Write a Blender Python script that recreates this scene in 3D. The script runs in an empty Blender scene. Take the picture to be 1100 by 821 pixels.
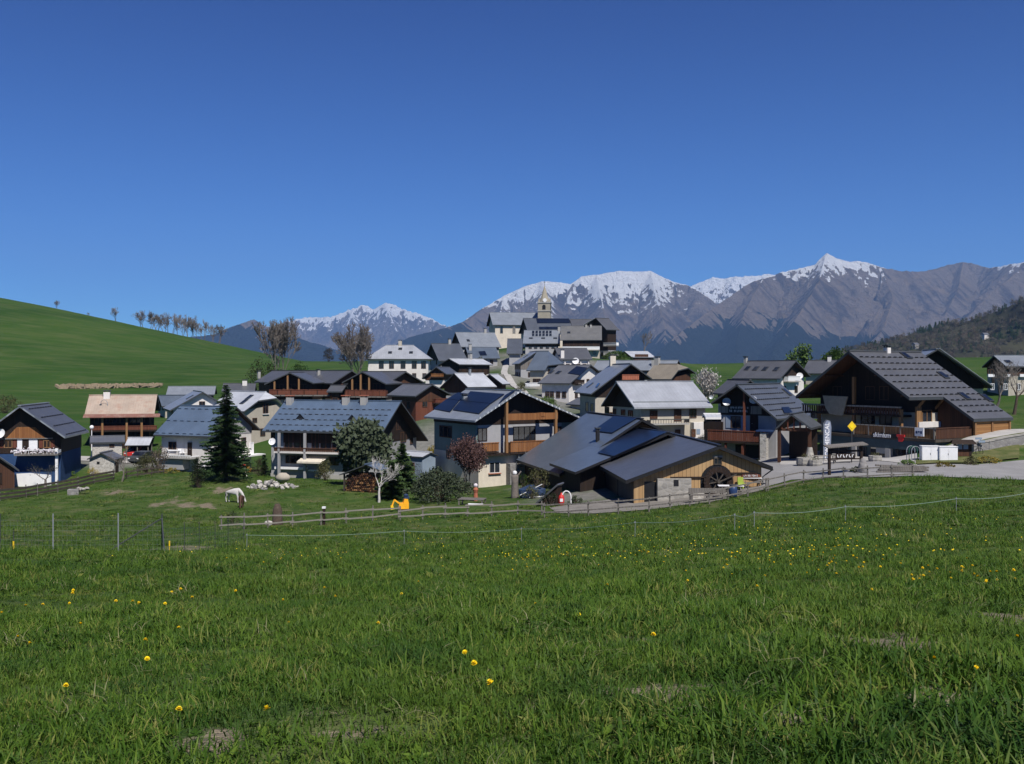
import bpy, math, random
import numpy as np
from mathutils import Vector, Matrix
R_=math.radians
random.seed(7)
F=1069.4            # focal length in photo pixels (1100 wide); eye at the origin, looking along +Y
SC=bpy.context.scene
COL=SC.collection
def ray(px,py): return Vector(((px-550)/F,1.0,-(py-400)/F))
def at(px,py,Y): return ray(px,py)*Y

# ------------------------------------------------------------------ materials
MATS={}
class NT:
    def __init__(s,m): s.t=m.node_tree; s.n=s.t.nodes; s.l=s.t.links; s.bsdf=s.n.get('Principled BSDF')
    def node(s,k,**kw):
        n=s.n.new(k)
        for a,v in kw.items():
            if a.startswith('i_'): n.inputs[a[2:].replace('_',' ')].default_value=v
            else: setattr(n,a,v)
        return n
    def link(s,a,b): s.l.new(a,b)
    def pos(s,obj=False):
        if obj:
            return s.node('ShaderNodeTexCoord').outputs['Object']
        return s.node('ShaderNodeNewGeometry').outputs['Position']
    def noise(s,vec,scale,detail=4,rough=.55,stretch=None):
        if stretch:
            m=s.node('ShaderNodeMapping'); m.inputs['Scale'].default_value=stretch; s.link(vec,m.inputs['Vector']); vec=m.outputs[0]
        n=s.node('ShaderNodeTexNoise'); n.inputs['Scale'].default_value=scale; n.inputs['Detail'].default_value=detail; n.inputs['Roughness'].default_value=rough
        s.link(vec,n.inputs['Vector']); return n.outputs['Fac']
    def ramp(s,fac,stops):
        r=s.node('ShaderNodeValToRGB'); e=r.color_ramp.elements
        while len(e)<len(stops): e.new(.5)
        for i,(p,c) in enumerate(stops):
            e[i].position=p; e[i].color=(*c,1) if len(c)==3 else c
        s.link(fac,r.inputs[0]); return r.outputs[0]
    def mix(s,fac,a,b,mode='MIX'):
        m=s.node('ShaderNodeMix',data_type='RGBA',blend_type=mode)
        for i,v in ((0,fac),(6,a),(7,b)):
            if hasattr(v,'links'): s.link(v,m.inputs[i])
            else: m.inputs[i].default_value=(v if i==0 else ((*v,1) if len(v)==3 else v))
        return m.outputs[2]
    def math(s,op,a,b=0,c=0):
        m=s.node('ShaderNodeMath',operation=op)
        for i,v in enumerate((a,b,c)):
            if hasattr(v,'links'): s.link(v,m.inputs[i])
            else: m.inputs[i].default_value=v
        return m.outputs[0]
    def attr(s,name,out='Fac'):
        n=s.node('ShaderNodeAttribute'); n.attribute_name=name; return n.outputs[out]
    def rnd(s): return s.node('ShaderNodeObjectInfo').outputs['Random']
    def bump(s,h,strength=.5,dist=.05):
        b=s.node('ShaderNodeBump'); b.inputs['Strength'].default_value=strength; b.inputs['Distance'].default_value=dist
        s.link(h,b.inputs['Height']); s.link(b.outputs[0],s.bsdf.inputs['Normal'])
    def col(s,c): s.link(c,s.bsdf.inputs['Base Color'])
    def set(s,rough=None,metal=None,spec=None):
        if rough is not None:
            if hasattr(rough,'links'): s.link(rough,s.bsdf.inputs['Roughness'])
            else: s.bsdf.inputs['Roughness'].default_value=rough
        if metal is not None: s.bsdf.inputs['Metallic'].default_value=metal
        if spec is not None: s.bsdf.inputs['Specular IOR Level'].default_value=spec
def mat(name):
    m=bpy.data.materials.new(name); m.use_nodes=True; MATS[name]=m
    return m,NT(m)
def sc_(c,k): return tuple(min(1,x*k) for x in c)
def plain(name,c,rough=.8,var=.25,scale=3.,metal=0,spec=.3,bump=0):
    m,n=mat(name); f=n.noise(n.pos(),scale,5,.6)
    n.col(n.ramp(f,[(.25,sc_(c,1-var)),(.75,sc_(c,1+var))])); n.set(rough,metal,spec)
    if bump: n.bump(f,bump,.05)
    return m
def roofmat(name,c,rough=.45,seam=.5,metal=.0,stain=None):
    # ribbed sheet roofing: ribs run down the slope (object x), spaced along the ridge (object y)
    m,n=mat(name); p=n.pos(True)
    sx=n.node('ShaderNodeSeparateXYZ'); n.link(p,sx.inputs[0])
    t=n.math('FRACT',n.math('DIVIDE',sx.outputs['Y'],seam))
    rib=n.math('GREATER_THAN',t,.86)
    sheet=n.math('FLOOR',n.math('DIVIDE',sx.outputs['Y'],seam*2.2))
    row=n.math('FLOOR',n.math('DIVIDE',sx.outputs['X'],2.1))
    w=n.node('ShaderNodeTexWhiteNoise',noise_dimensions='2D'); cmb=n.node('ShaderNodeCombineXYZ'); n.link(sheet,cmb.inputs[0]); n.link(row,cmb.inputs[1]); n.link(cmb.outputs[0],w.inputs['Vector'])
    f=n.noise(p,.55,5,.62); g=n.noise(p,5.,4,.6,(.3,1,1))
    a=n.ramp(f,[(.3,sc_(c,.82)),(.7,sc_(c,1.14))])
    a=n.mix(n.math('MULTIPLY',g,.35),a,sc_(c,.7))
    a=n.mix(n.math('MULTIPLY',w.outputs['Value'],.16),a,sc_(c,.6))
    if stain: a=n.mix(n.ramp(n.noise(p,.9,6,.7),[(.5,(0,0,0)),(.72,(.7,.7,.7))]),a,stain)
    a=n.mix(n.math('MULTIPLY',rib,.22),a,sc_(c,.55))
    n.col(a); n.set(n.math('ADD',n.math('MULTIPLY',g,.2),rough-.1),metal,.5); n.bump(rib,.5,.04)
    return m
def woodmat(name,c1,c2,board=.22,vert=True,rough=.75):
    m,n=mat(name); p=n.pos(True); sx=n.node('ShaderNodeSeparateXYZ'); n.link(p,sx.inputs[0])
    if vert: u=n.math('ADD',n.math('MULTIPLY',sx.outputs['X'],1.0),n.math('MULTIPLY',sx.outputs['Y'],1.0)); st=(1,1,.12)
    else: u=sx.outputs['Z']; st=(.12,.12,1)
    q=n.math('DIVIDE',u,board); idn=n.math('FLOOR',q); fr=n.math('FRACT',q)
    w=n.node('ShaderNodeTexWhiteNoise',noise_dimensions='1D'); n.link(idn,w.inputs['W'])
    g=n.noise(p,9.,5,.65,st); big=n.noise(p,.5,3)
    a=n.mix(w.outputs['Value'],c1,c2)
    a=n.mix(n.math('MULTIPLY',g,.6),a,sc_(c1,.45))
    a=n.mix(n.math('MULTIPLY',big,.45),a,sc_(c2,.6))
    gap=n.math('GREATER_THAN',fr,.92); a=n.mix(n.math('MULTIPLY',gap,.8),a,(.008,.006,.005))
    n.col(a); n.set(rough,0,.25); n.bump(gap,.3,.03); return m
def plaster(name,c,dirt=(.25,.22,.18)):
    m,n=mat(name); p=n.pos(True); f=n.noise(p,.6,6,.65); g=n.noise(p,3,6,.7,(1,1,.25))
    a=n.ramp(f,[(.3,sc_(c,.86)),(.7,sc_(c,1.08))])
    a=n.mix(n.ramp(g,[(.45,(0,0,0)),(.8,(.4,.4,.4))]),a,sc_(c,.6)); n.col(a); n.set(.9,0,.2); n.bump(g,.15,.02); return m
def stonemat(name,c1,c2,mortar=(.3,.29,.27),scale=2.2):
    m,n=mat(name); p=n.pos(True)
    v=n.node('ShaderNodeTexVoronoi',feature='F1'); v.inputs['Scale'].default_value=scale; mp=n.node('ShaderNodeMapping'); mp.inputs['Scale'].default_value=(1,1,1.5); n.link(p,mp.inputs[0]); n.link(mp.outputs[0],v.inputs['Vector'])
    e=n.node('ShaderNodeTexVoronoi',feature='DISTANCE_TO_EDGE'); e.inputs['Scale'].default_value=scale; n.link(mp.outputs[0],e.inputs['Vector'])
    sp=n.node('ShaderNodeSeparateColor'); n.link(v.outputs['Color'],sp.inputs[0])
    a=n.mix(sp.outputs[0],c1,c2); a=n.mix(n.math('MULTIPLY',n.noise(p,8,4),.5),a,sc_(c1,.5))
    ed=n.math('LESS_THAN',e.outputs['Distance'],.05); a=n.mix(n.math('MULTIPLY',ed,.75),a,mortar)
    n.col(a); n.set(.9,0,.2); n.bump(e.outputs['Distance'],.5,.08); return m
def glassmat():
    m,n=mat('glass'); f=n.noise(n.pos(),.8,2); n.col(n.ramp(f,[(.35,(.008,.01,.014)),(.7,(.03,.035,.045))])); n.set(.08,0,.6)

roofmat('roof_dark',(.09,.093,.104),.42); roofmat('roof_grey',(.12,.125,.14),.42); roofmat('roof_blue',(.09,.13,.195),.36,.45)
roofmat('roof_slate',(.085,.095,.115),.4); roofmat('roof_silver',(.42,.44,.48),.38,.5,.25); roofmat('roof_white',(.5,.52,.56),.4,.5,.1)
roofmat('roof_steel',(.26,.285,.32),.36,.5,.2); roofmat('roof_tan',(.4,.32,.255),.65,.35,0,(.3,.16,.11)); roofmat('roof_rust',(.22,.1,.075),.8,.3,0,(.3,.22,.18))
roofmat('roof_stone',(.135,.135,.135),.6,.4); roofmat('roof_thatch',(.2,.175,.14),.8,.4); roofmat('roof_barn',(.085,.088,.1),.38,.6); roofmat('roof_bluegrey',(.1,.125,.165),.34,.6)
woodmat('wood_orange',(.37,.165,.06),(.22,.085,.03),.18); woodmat('wood_honey',(.36,.2,.09),(.27,.14,.06),.3); woodmat('wood_mill',(.54,.36,.18),(.4,.24,.11),.3); woodmat('wood_brown',(.12,.055,.03),(.07,.032,.02)); woodmat('wood_dark',(.04,.024,.017),(.022,.014,.011))
woodmat('wood_red',(.2,.07,.04),(.14,.045,.028)); woodmat('wood_grey',(.24,.22,.2),(.17,.155,.14),.18); woodmat('wood_log',(.42,.23,.09),(.3,.14,.05),.2,False)
woodmat('wood_soffit',(.05,.028,.018),(.03,.018,.012),.2); woodmat('wood_weathered',(.1,.085,.07),(.06,.05,.042),.25); woodmat('wood_rail',(.33,.31,.28),(.25,.235,.21),.5)
woodmat('wood_frame',(.13,.07,.04),(.1,.05,.03),.5)
plaster('white_plaster',(.66,.63,.6)); plaster('cream_plaster',(.62,.56,.47)); plaster('grey_plaster',(.34,.34,.35)); plaster('teal_plaster',(.17,.225,.215)); plaster('blue_plaster',(.03,.068,.165)); plaster('beige_plaster',(.4,.36,.3)); plaster('warm_plaster',(.45,.41,.34))
plaster('concrete',(.36,.35,.33)); plaster('blue_grey_plaster',(.24,.3,.38)); plaster('tower_stone',(.33,.3,.24))
stonemat('field_stone',(.4,.38,.34),(.24,.23,.21)); stonemat('pale_stone',(.5,.47,.43),(.36,.34,.31),(.55,.53,.5),3.); stonemat('grey_stone',(.3,.29,.28),(.2,.19,.19),(.2,.19,.18),2.6)
plain('white_paint',(.75,.75,.76),.5,.06); plain('black_metal',(.015,.015,.017),.45,.2); plain('dark_metal',(.05,.055,.06),.5,.2); plain('steel_grey',(.3,.32,.34),.4,.15,metal=.3)
plain('yellow_paint',(.75,.5,.02),.5,.12); plain('yellow_petal',(.85,.62,.01),.6,.1,40); plain('red_paint',(.5,.03,.03),.5,.15); plain('orange_paint',(.85,.4,.02),.5,.12); plain('blue_paint',(.025,.05,.13),.45,.15); plain('cream_cloth',(.6,.55,.45),.9,.1); plain('beige_cloth',(.27,.24,.18),.9,.2)
plain('navy_fabric',(.02,.04,.09),.7,.2); plain('shop_blue',(.035,.06,.075),.5,.2); plain('green_paint',(.03,.12,.08),.5,.2); plain('lime_paint',(.3,.38,.06),.6,.1)
plain('rope_tape',(.2,.28,.23),.7,.1); plain('rubber',(.02,.02,.02),.7,.2); plain('terracotta',(.35,.12,.07),.8,.2); plain('pink_white',(.6,.55,.58),.7,.1)
plain('bark_grey',(.15,.13,.115),.9,.35,6,bump=.3); plain('bark_brown',(.075,.055,.042),.9,.35,6,bump=.3); plain('bark_pale',(.45,.43,.41),.8,.25,5); plain('twig',(.165,.145,.13),.9,.3,2); plain('twig_red',(.11,.05,.045),.9,.3,2)
plain('bar_wood_pale',(.21,.195,.17),.8,.15)
glassmat(); plain('flag_cloth',(.2,.23,.3),.8,.1)
m,n=mat('solar'); p=n.pos(True); b=n.node('ShaderNodeTexBrick'); b.offset=0; b.inputs['Color1'].default_value=(.006,.009,.022,1); b.inputs['Color2'].default_value=(.008,.013,.03,1); b.inputs['Mortar'].default_value=(.02,.028,.05,1)
b.inputs['Scale'].default_value=1; b.inputs['Mortar Size'].default_value=.025; b.inputs['Brick Width'].default_value=1.0; b.inputs['Row Height'].default_value=1.6
mp=n.node('ShaderNodeMapping'); mp.inputs['Rotation'].default_value=(0,0,math.pi/2); n.link(p,mp.inputs[0]); n.link(mp.outputs[0],b.inputs['Vector']); n.col(b.outputs['Color']); n.set(.3,0,.25)
def leafmat(name,c1,c2,trans=.25):
    m,n=mat(name); f=n.noise(n.pos(),1.3,3); a=n.ramp(f,[(.3,c1),(.7,c2)])
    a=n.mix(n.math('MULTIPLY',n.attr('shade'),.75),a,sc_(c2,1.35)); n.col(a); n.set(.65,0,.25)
    tr=n.node('ShaderNodeBsdfTranslucent'); n.link(a,tr.inputs[0]); mx=n.node('ShaderNodeMixShader'); mx.inputs[0].default_value=trans
    out=n.n['Material Output']; n.link(n.bsdf.outputs[0],mx.inputs[1]); n.link(tr.outputs[0],mx.inputs[2]); n.link(mx.outputs[0],out.inputs[0])
leafmat('needles',(.012,.028,.009),(.03,.058,.018),.1); leafmat('needles_light',(.022,.045,.014),(.05,.085,.025),.1); leafmat('leaf_green',(.04,.08,.015),(.08,.13,.03)); leafmat('leaf_olive',(.05,.055,.022),(.09,.09,.035)); leafmat('leaf_purple',(.05,.022,.022),(.1,.055,.05))
leafmat('leaf_yellow',(.16,.13,.02),(.25,.2,.04)); leafmat('leaf_grey',(.06,.08,.05),(.11,.13,.08)); leafmat('blossom',(.28,.26,.24),(.5,.47,.44)); leafmat('bud_brown',(.07,.05,.038),(.11,.085,.06)); leafmat('leaf_orange',(.3,.13,.02),(.4,.22,.03)); leafmat('forest_grey',(.07,.062,.048),(.11,.1,.07)); leafmat('juniper',(.022,.035,.018),(.05,.065,.035),.1)
m,n=mat('grass_blade'); r=n.rnd(); a=n.ramp(r,[(0,(.033,.078,.009)),(.5,(.06,.125,.012)),(.85,(.115,.185,.022)),(1,(.22,.22,.06))])
pn=n.noise(n.pos(),.35,4); a=n.mix(n.ramp(pn,[(.45,(0,0,0)),(.7,(.7,.7,.7))]),a,(.095,.155,.02)); a=n.mix(n.ramp(n.noise(n.pos(),.9,5),[(.3,(.75,.75,.75)),(.5,(0,0,0))]),a,(.02,.062,.012)); a=n.mix(n.attr('dry'),a,(.36,.32,.19)); n.col(a); n.set(.55,0,.18)
tr=n.node('ShaderNodeBsdfTranslucent'); n.link(a,tr.inputs[0]); mx=n.node('ShaderNodeMixShader'); mx.inputs[0].default_value=.3; n.link(n.bsdf.outputs[0],mx.inputs[1]); n.link(tr.outputs[0],mx.inputs[2]); n.link(mx.outputs[0],n.n['Material Output'].inputs[0])

# ------------------------------------------------------------------ mesh builder
class MB:
    def __init__(s): s.v=[]; s.f=[]; s.m=[]; s.sh=None
    def add(s,vs,fs,mi=0):
        o=len(s.v); s.v+= [tuple(x) for x in vs]
        for f in fs: s.f.append(tuple(o+i for i in f)); s.m.append(mi)
    def box(s,x0,y0,z0,x1,y1,z1,mi=0,M=None):
        vs=[Vector((x,y,z)) for z in (z0,z1) for y in (y0,y1) for x in (x0,x1)]
        if M: vs=[M@v for v in vs]
        s.add(vs,[(0,2,3,1),(4,5,7,6),(0,1,5,4),(2,6,7,3),(0,4,6,2),(1,3,7,5)],mi)
    def prism(s,pts,h,mi=0):
        # pts: planar loop of Vectors, h: extrusion Vector
        n=len(pts); vs=list(pts)+[p+h for p in pts]
        s.add(vs,[tuple(range(n-1,-1,-1)),tuple(range(n,2*n))]+[(i,(i+1)%n,n+(i+1)%n,n+i) for i in range(n)],mi)
    def tube(s,p0,p1,r0,r1=None,n=6,mi=0,cap=True):
        r1=r0 if r1 is None else r1; p0=Vector(p0); p1=Vector(p1); d=(p1-p0)
        if d.length<1e-6: return
        d.normalize(); a=d.orthogonal().normalized(); b=d.cross(a)
        vs=[p0+(a*math.cos(t)+b*math.sin(t))*r0 for t in [2*math.pi*i/n for i in range(n)]]+[p1+(a*math.cos(t)+b*math.sin(t))*r1 for t in [2*math.pi*i/n for i in range(n)]]
        fs=[(i,(i+1)%n,n+(i+1)%n,n+i) for i in range(n)]
        if cap: fs+=[tuple(range(n-1,-1,-1)),tuple(range(n,2*n))]
        s.add(vs,fs,mi)
    def bar(s,p0,p1,w,h,mi=0,up=Vector((0,0,1))):
        p0=Vector(p0);p1=Vector(p1);d=(p1-p0).normalized(); a=d.cross(up)
        if a.length<1e-4: a=Vector((1,0,0))
        a.normalize(); b=a.cross(d).normalized()
        vs=[p+a*x*w/2+b*y*h/2 for p in (p0,p1) for y in (-1,1) for x in (-1,1)]
        s.add(vs,[(0,2,3,1),(4,5,7,6),(0,1,5,4),(2,6,7,3),(0,4,6,2),(1,3,7,5)],mi)
    def lathe(s,prof,n=16,c=(0,0,0),mi=0):
        vs=[];fs=[]
        for r,z in prof:
            for i in range(n): t=2*math.pi*i/n; vs.append((c[0]+r*math.cos(t),c[1]+r*math.sin(t),c[2]+z))
        for j in range(len(prof)-1):
            for i in range(n): a=j*n+i;b=j*n+(i+1)%n; fs.append((a,b,b+n,a+n))
        fs.append(tuple(range(n-1,-1,-1))); fs.append(tuple((len(prof)-1)*n+i for i in range(n)))
        s.add(vs,fs,mi)
    def ball(s,c,r,n=8,mi=0,sq=(1,1,1),jit=0):
        prof=[];vs=[];fs=[]
        m=max(4,n//2+1)
        for j in range(m+1):
            ph=math.pi*j/m
            for i in range(n):
                t=2*math.pi*i/n; k=1+random.uniform(-jit,jit) if 0<j<m else 1
                vs.append((c[0]+r*sq[0]*k*math.sin(ph)*math.cos(t),c[1]+r*sq[1]*k*math.sin(ph)*math.sin(t),c[2]+r*sq[2]*k*math.cos(ph)))
        for j in range(m):
            for i in range(n): a=j*n+i;b=j*n+(i+1)%n; fs.append((a,a+n,b+n,b))
        s.add(vs,fs,mi)
    def build(s,name,mats,parent=None,smooth=False,M=None):
        me=bpy.data.meshes.new(name); vs=s.v
        if M is not None: vs=[tuple(M@Vector(v)) for v in vs]
        me.from_pydata(vs,[],s.f); 
        if isinstance(mats,str): mats=[mats]
        for q in mats: me.materials.append(MATS[q])
        if len(mats)>1: me.polygons.foreach_set('material_index',s.m)
        if smooth: me.polygons.foreach_set('use_smooth',[True]*len(s.f))
        if s.sh is not None:
            sa=me.attributes.new('shade','FLOAT','FACE'); sa.data.foreach_set('value',s.sh)
        me.update(); me.validate(verbose=False)
        o=bpy.data.objects.new(name,me); COL.objects.link(o)
        if parent is not None: o.parent=parent
        return o
def tag(o,label,cat,group=None,kind=None):
    if label: o['label']=label
    if cat: o['category']=cat
    if group: o['group']=group
    if kind: o['kind']=kind
    return o
def empty(name,loc,rz=0,label=None,cat=None,group=None):
    o=bpy.data.objects.new(name,None); COL.objects.link(o); o.location=loc; o.rotation_euler.z=rz; o.empty_display_size=.5
    return tag(o,label,cat,group)
def children(o): return [c for c in bpy.data.objects if c.parent==o]
def kids_map():
    k={}
    for o in bpy.data.objects:
        if o.parent: k.setdefault(o.parent.name,[]).append(o)
    return k
def copy_tree(o,k,parent=None):
    c=o.copy(); COL.objects.link(c)
    if parent is not None: c.parent=parent
    for ch in k.get(o.name,[]): copy_tree(ch,k,c)
    return c

# ------------------------------------------------------------------ noise (numpy)
_rs=np.random.RandomState(11); _T=_rs.rand(512,512)
def vn(x,y,s=0):
    xi=np.floor(x).astype(int); yi=np.floor(y).astype(int); fx=x-xi; fy=y-yi; fx=fx*fx*(3-2*fx); fy=fy*fy*(3-2*fy)
    g=lambda a,b:_T[(a+s*37)%512,(b+s*91)%512]
    return (g(xi,yi)*(1-fx)+g(xi+1,yi)*fx)*(1-fy)+(g(xi,yi+1)*(1-fx)+g(xi+1,yi+1)*fx)*fy
def fbm(x,y,oct=5,s=0,gain=.5):
    t=0;a=1;w=0
    for i in range(oct): t=t+a*vn(x*2**i,y*2**i,s+i); w+=a; a*=gain
    return t/w
def ridged(x,y,oct=5,s=0,gain=.55):
    t=0;a=1;w=0
    for i in range(oct): t=t+a*(1-np.abs(2*vn(x*2**i,y*2**i,s+i)-1)); w+=a; a*=gain
    return t/w
RECS={
'A':(-51.94,105.00,-3.53,-11.4,12.28,4.09,3.26,4.38,3.30),
'B':(-53.44,150.00,-3.37,-104.4,9.54,4.36,2.77,4.63,2.42),
'C1':(-46.24,112.00,-9.06,-1.4,3.20,1.58,0.68,1.51,0.74),
'C2':(-48.63,125.00,-7.95,-119.9,3.24,2.82,0.49,2.82,0.70),
'D':(-33.21,120.00,-4.11,-66.3,8.61,4.65,3.34,4.53,2.97),
'D2':(-36.47,150.00,-2.95,-50.1,10.11,4.60,2.79,2.81,2.08),
'D3':(-47.19,152.00,-2.98,-24.3,11.45,4.82,2.75,4.44,2.76),
'B2':(-59.47,200.00,-2.81,-102.5,9.13,3.69,1.57,3.69,1.48),
'B3':(-60.41,170.00,-3.97,59.7,5.27,4.20,2.04,2.95,1.71),
'B4':(-51.43,200.00,-2.24,-100.9,6.34,3.66,1.50,3.66,1.46),
'E':(-13.13,118.00,-3.42,-74.8,15.12,5.76,3.40,9.32,5.19),
'F1':(-27.34,170.00,0.32,-41.0,28.48,3.86,2.16,3.25,1.74),
'F1x':(-35.76,160.00,0.00,-0.2,10.13,4.08,1.87,3.89,1.72),
'F2':(-17.59,165.00,0.15,-46.8,11.58,4.17,2.05,4.30,1.92),
'F2x':(-23.34,155.00,0.14,7.1,10.13,3.24,1.70,3.85,1.92),
'F3':(-11.83,148.00,-1.77,-39.2,7.84,3.05,1.71,3.57,1.57),
'I1':(-15.26,200.00,1.12,11.6,10.18,2.99,2.26,2.16,1.45),
'I2':(-13.61,215.00,2.96,38.1,11.47,3.25,1.37,2.93,1.25),
'I3':(-10.19,175.00,-0.16,51.4,6.39,4.51,2.59,4.10,2.39),
'I4':(-4.08,182.00,-0.34,30.0,2.83,2.72,1.23,2.72,1.77),
'J1':(-21.15,260.00,7.54,70.5,7.79,7.57,4.54,7.57,4.57),
'J2':(-16.54,290.00,11.66,74.0,11.88,7.53,4.52,7.53,4.41),
'J3':(-12.25,262.00,6.61,78.4,8.17,5.90,2.95,5.90,3.00),
'K':(-7.50,330.00,19.84,81.0,23.38,7.63,4.08,7.93,4.46),
'L1':(3.42,305.00,16.54,80.1,14.29,8.07,4.27,7.02,4.20),
'L2':(3.46,285.00,11.99,92.9,10.27,9.34,4.20,9.34,4.02),
'L3':(13.88,280.00,13.01,95.1,11.34,9.08,4.08,9.08,4.22),
'L4':(24.41,290.00,15.81,54.2,5.08,5.59,2.19,4.60,3.50),
'L5':(-1.22,262.00,8.82,91.3,4.03,8.18,4.09,8.18,4.07),
'L6':(5.49,235.00,5.05,-8.6,7.39,4.44,2.63,4.44,2.66),
'L7':(9.45,215.00,4.62,-60.2,3.72,5.91,4.29,5.58,2.30),
'L8':(10.32,240.00,5.84,81.1,7.92,5.95,2.68,5.95,2.76),
'L9':(14.94,188.00,1.41,-51.2,7.53,6.82,3.43,3.05,1.24),
'L10':(32.81,290.00,6.10,78.4,7.11,6.64,1.33,6.64,1.81),
'M':(17.93,150.00,1.32,-7.0,13.95,6.14,4.55,3.24,2.22),
'N':(13.09,125.00,-1.17,69.8,10.94,4.45,3.10,4.92,3.08),
'O':(30.63,178.00,1.50,-51.1,5.85,4.28,2.71,4.53,1.59),
'O2':(35.15,210.00,2.55,-67.2,17.93,4.27,2.14,4.27,1.92),
'P':(47.11,165.00,1.96,-42.3,9.39,4.74,2.97,4.54,2.58),
'P2':(33.51,140.00,-1.05,-19.4,5.83,2.60,1.98,2.49,1.54),
'P3':(63.07,190.00,2.31,-60.4,6.39,5.36,2.48,5.36,2.41),
'Q':(23.69,105.00,-1.27,35.1,12.91,2.89,1.95,4.40,3.54),
'Qx':(26.65,95.00,-3.95,27.6,3.38,1.51,1.43,1.86,1.32),
'R':(32.44,96.00,2.05,60.0,10.53,6.82,4.45,6.95,4.31),
'S':(53.42,125.00,2.92,10.9,8.12,3.58,2.00,6.31,4.74),
'T':(74.21,155.00,2.61,117.4,6.20,30.88,12.35,30.88,1.73),
'U1':(15.43,74.00,-5.44,-4.6,15.77,7.04,2.53,4.07,1.61),
'U2':(12.04,92.00,-4.30,-14.2,15.68,8.00,4.93,3.02,1.44),
'V':(-13.65,93.00,-8.61,16.0,2.57,2.74,1.02,2.26,0.78),
'W':(-52.37,100.00,-7.85,-32.3,4.26,2.01,0.80,2.01,0.29),
'G':(0.88,105.00,-1.91,-31.7,11.61,5.51,3.05,9.82,3.76),
}
# name: x, y, z of the near ridge end; ridge heading (deg, 0 = away, 90 = right); ridge length; left half width, drop; right half width, drop
RECS['T']=(75.0,155,2.61,92,14,4.2,1.7,4.2,1.7)
RECS['L7']=(9.45,215,4.62,-62,4.5,5.2,4.2,5.2,3.6)
RECS['L6']=(5.9,230,4.9,-10,9,4.4,2.9,4.4,2.8)
RECS['A']=(-51.94,105,-3.53,-10,10.5,4.3,3.35,4.5,3.32)
RECS['C2']=(-48.63,125,-7.95,-112,4.0,2.6,.6,2.6,.7)
RECS['H']=(-18.75,234,6.37,-92,15.2,5.6,3.3,5.6,3.3)
RECS['U3']=(13.51,86,-5.21,-12.6,8.56,8.36,3.24,2.41,1.11)
# ------------------------------------------------------------------ terrain
# house bases: photo row of the wall foot at the depth of its near gable
BASE=dict(A=520,B=478,C1=508,C2=492,D=508,D2=474,D3=462,B2=432,B3=446,B4=430,E=514,F1=438,F2=438,F3=446,I1=416,I2=408,I3=432,I4=424,J1=396,J2=387,J3=394,K=374,L1=372,
 L2=377,L3=384,L4=386,L5=388,L6=409,L7=417,L8=399,L9=432,L10=388,M=457,N=471,O=424,O2=408,P=428,P2=446,P3=412,Q=492,R=492,S=440,T=420,U1=534,U2=520,U3=524,V=529,G=524,W=521,H=413)
def basez(k): 
    r=RECS[k]; return -(BASE[k]-400)/F*r[1]
GP=[(0,-30,-.6),(-60,-20,-1.),(60,-20,-1.2),(0,0,-1.62),(-25,0,-1.9),(30,0,-1.8),(-120,0,-4),(120,0,-2),(-200,-100,3),(200,-100,3),(0,-120,4)]
def gp(px,py,D): GP.append(((px-550)/F*D,D,-(py-400)/F*D))
for px,py,D in [(550,776,5),(550,667,10),(550,634,16),(550,619,22),(550,610,30),(550,599,40),(550,586,50),(550,571,60),(550,560,68),(550,542,80),(530,532,95),
 (100,776,5),(100,675,10),(100,636,16),(100,601,24),(100,594.5,30),(60,600,42),(200,600,42),(60,580,60),(150,580,60),(60,557,75),(150,553,78),(30,541,88),(100,530,95),(60,523,103),(180,509,106),(240,517,103),(260,545,85),(330,560,74),(330,600,38),(330,585,52),
 (1000,748,5),(1000,657,10),(1000,614,16),(1000,592,25),(1000,571,35),(1000,552,45),(1000,534,55),(950,515.5,68),(1080,516,69),(1020,502,78),(1090,498,80),(900,497,85),(850,500,84),(840,515,76),(820,522,76),(800,537,68),(760,542,68),(700,548,68),(640,548,72),
 (800,571,40),(800,600,25),(870,490,101),(930,489,96),(975,493,90),(1003,497,81),(1009,481,85.5),(1044,468,88.5),(1088,463.5,91.5),(1150,462,97),(930,450,120),(1040,489,83.8),(1095,479,87),(1095,452,104),(1140,485,84),(1085,437,138),(1030,440,140),
 (600,538,80),(570,528,92),(400,530,93),(330,520,104),(300,514,112),(450,545,84),(480,520,108),
 (20,440,180),(100,423,228),(60,385,300),(200,392,300),(60,345,400),(0,320.5,520),(60,331.5,490),(100,341.5,450),(150,355,420),(190,362,410),(230,375,400),(280,385.5,370),(340,388.5,340),(-150,300,500),(-200,400,250),(-150,470,120),(-300,420,130),
 (0,330,700),(100,352,640),(200,378,600),(300,396,560),(400,410,520),(430,392,300),(385,400,270),(545,402,228),(548,418,188),(560,385,262),(665,382,292),(690,383,300),(760,400,290),(790,392,330),(700,389,340),(860,388,330),(900,400,260),(960,400,260),(1050,412,200),(1150,410,210),(1250,420,150),(1300,480,90),
 (550,400,400),(700,402,420),(900,400,420),(1100,390,420),(550,440,520),(700,440,540),(900,430,560),(1100,405,600),(1300,380,500)]: gp(px,py,D)
for k,r in RECS.items():
    th=R_(r[3]); h=r[4]/2
    if k in('R','U3','W','Qx','F1x','F2x','L10'): continue
    GP.append((r[0]+math.sin(th)*h+math.cos(th)*(r[7]-r[5])/2,r[1]+math.cos(th)*h-math.sin(th)*(r[7]-r[5])/2,basez(k)))
GP=np.array(GP); _gx=np.column_stack([GP[:,0]/100,GP[:,1]/100])
def _U(r2): return .5*r2*np.log(r2+1e-9)
RECS.update({})
_n=len(GP); _A=np.zeros((_n+3,_n+3)); _d2=((_gx[:,None]-_gx[None])**2).sum(-1)
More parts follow.
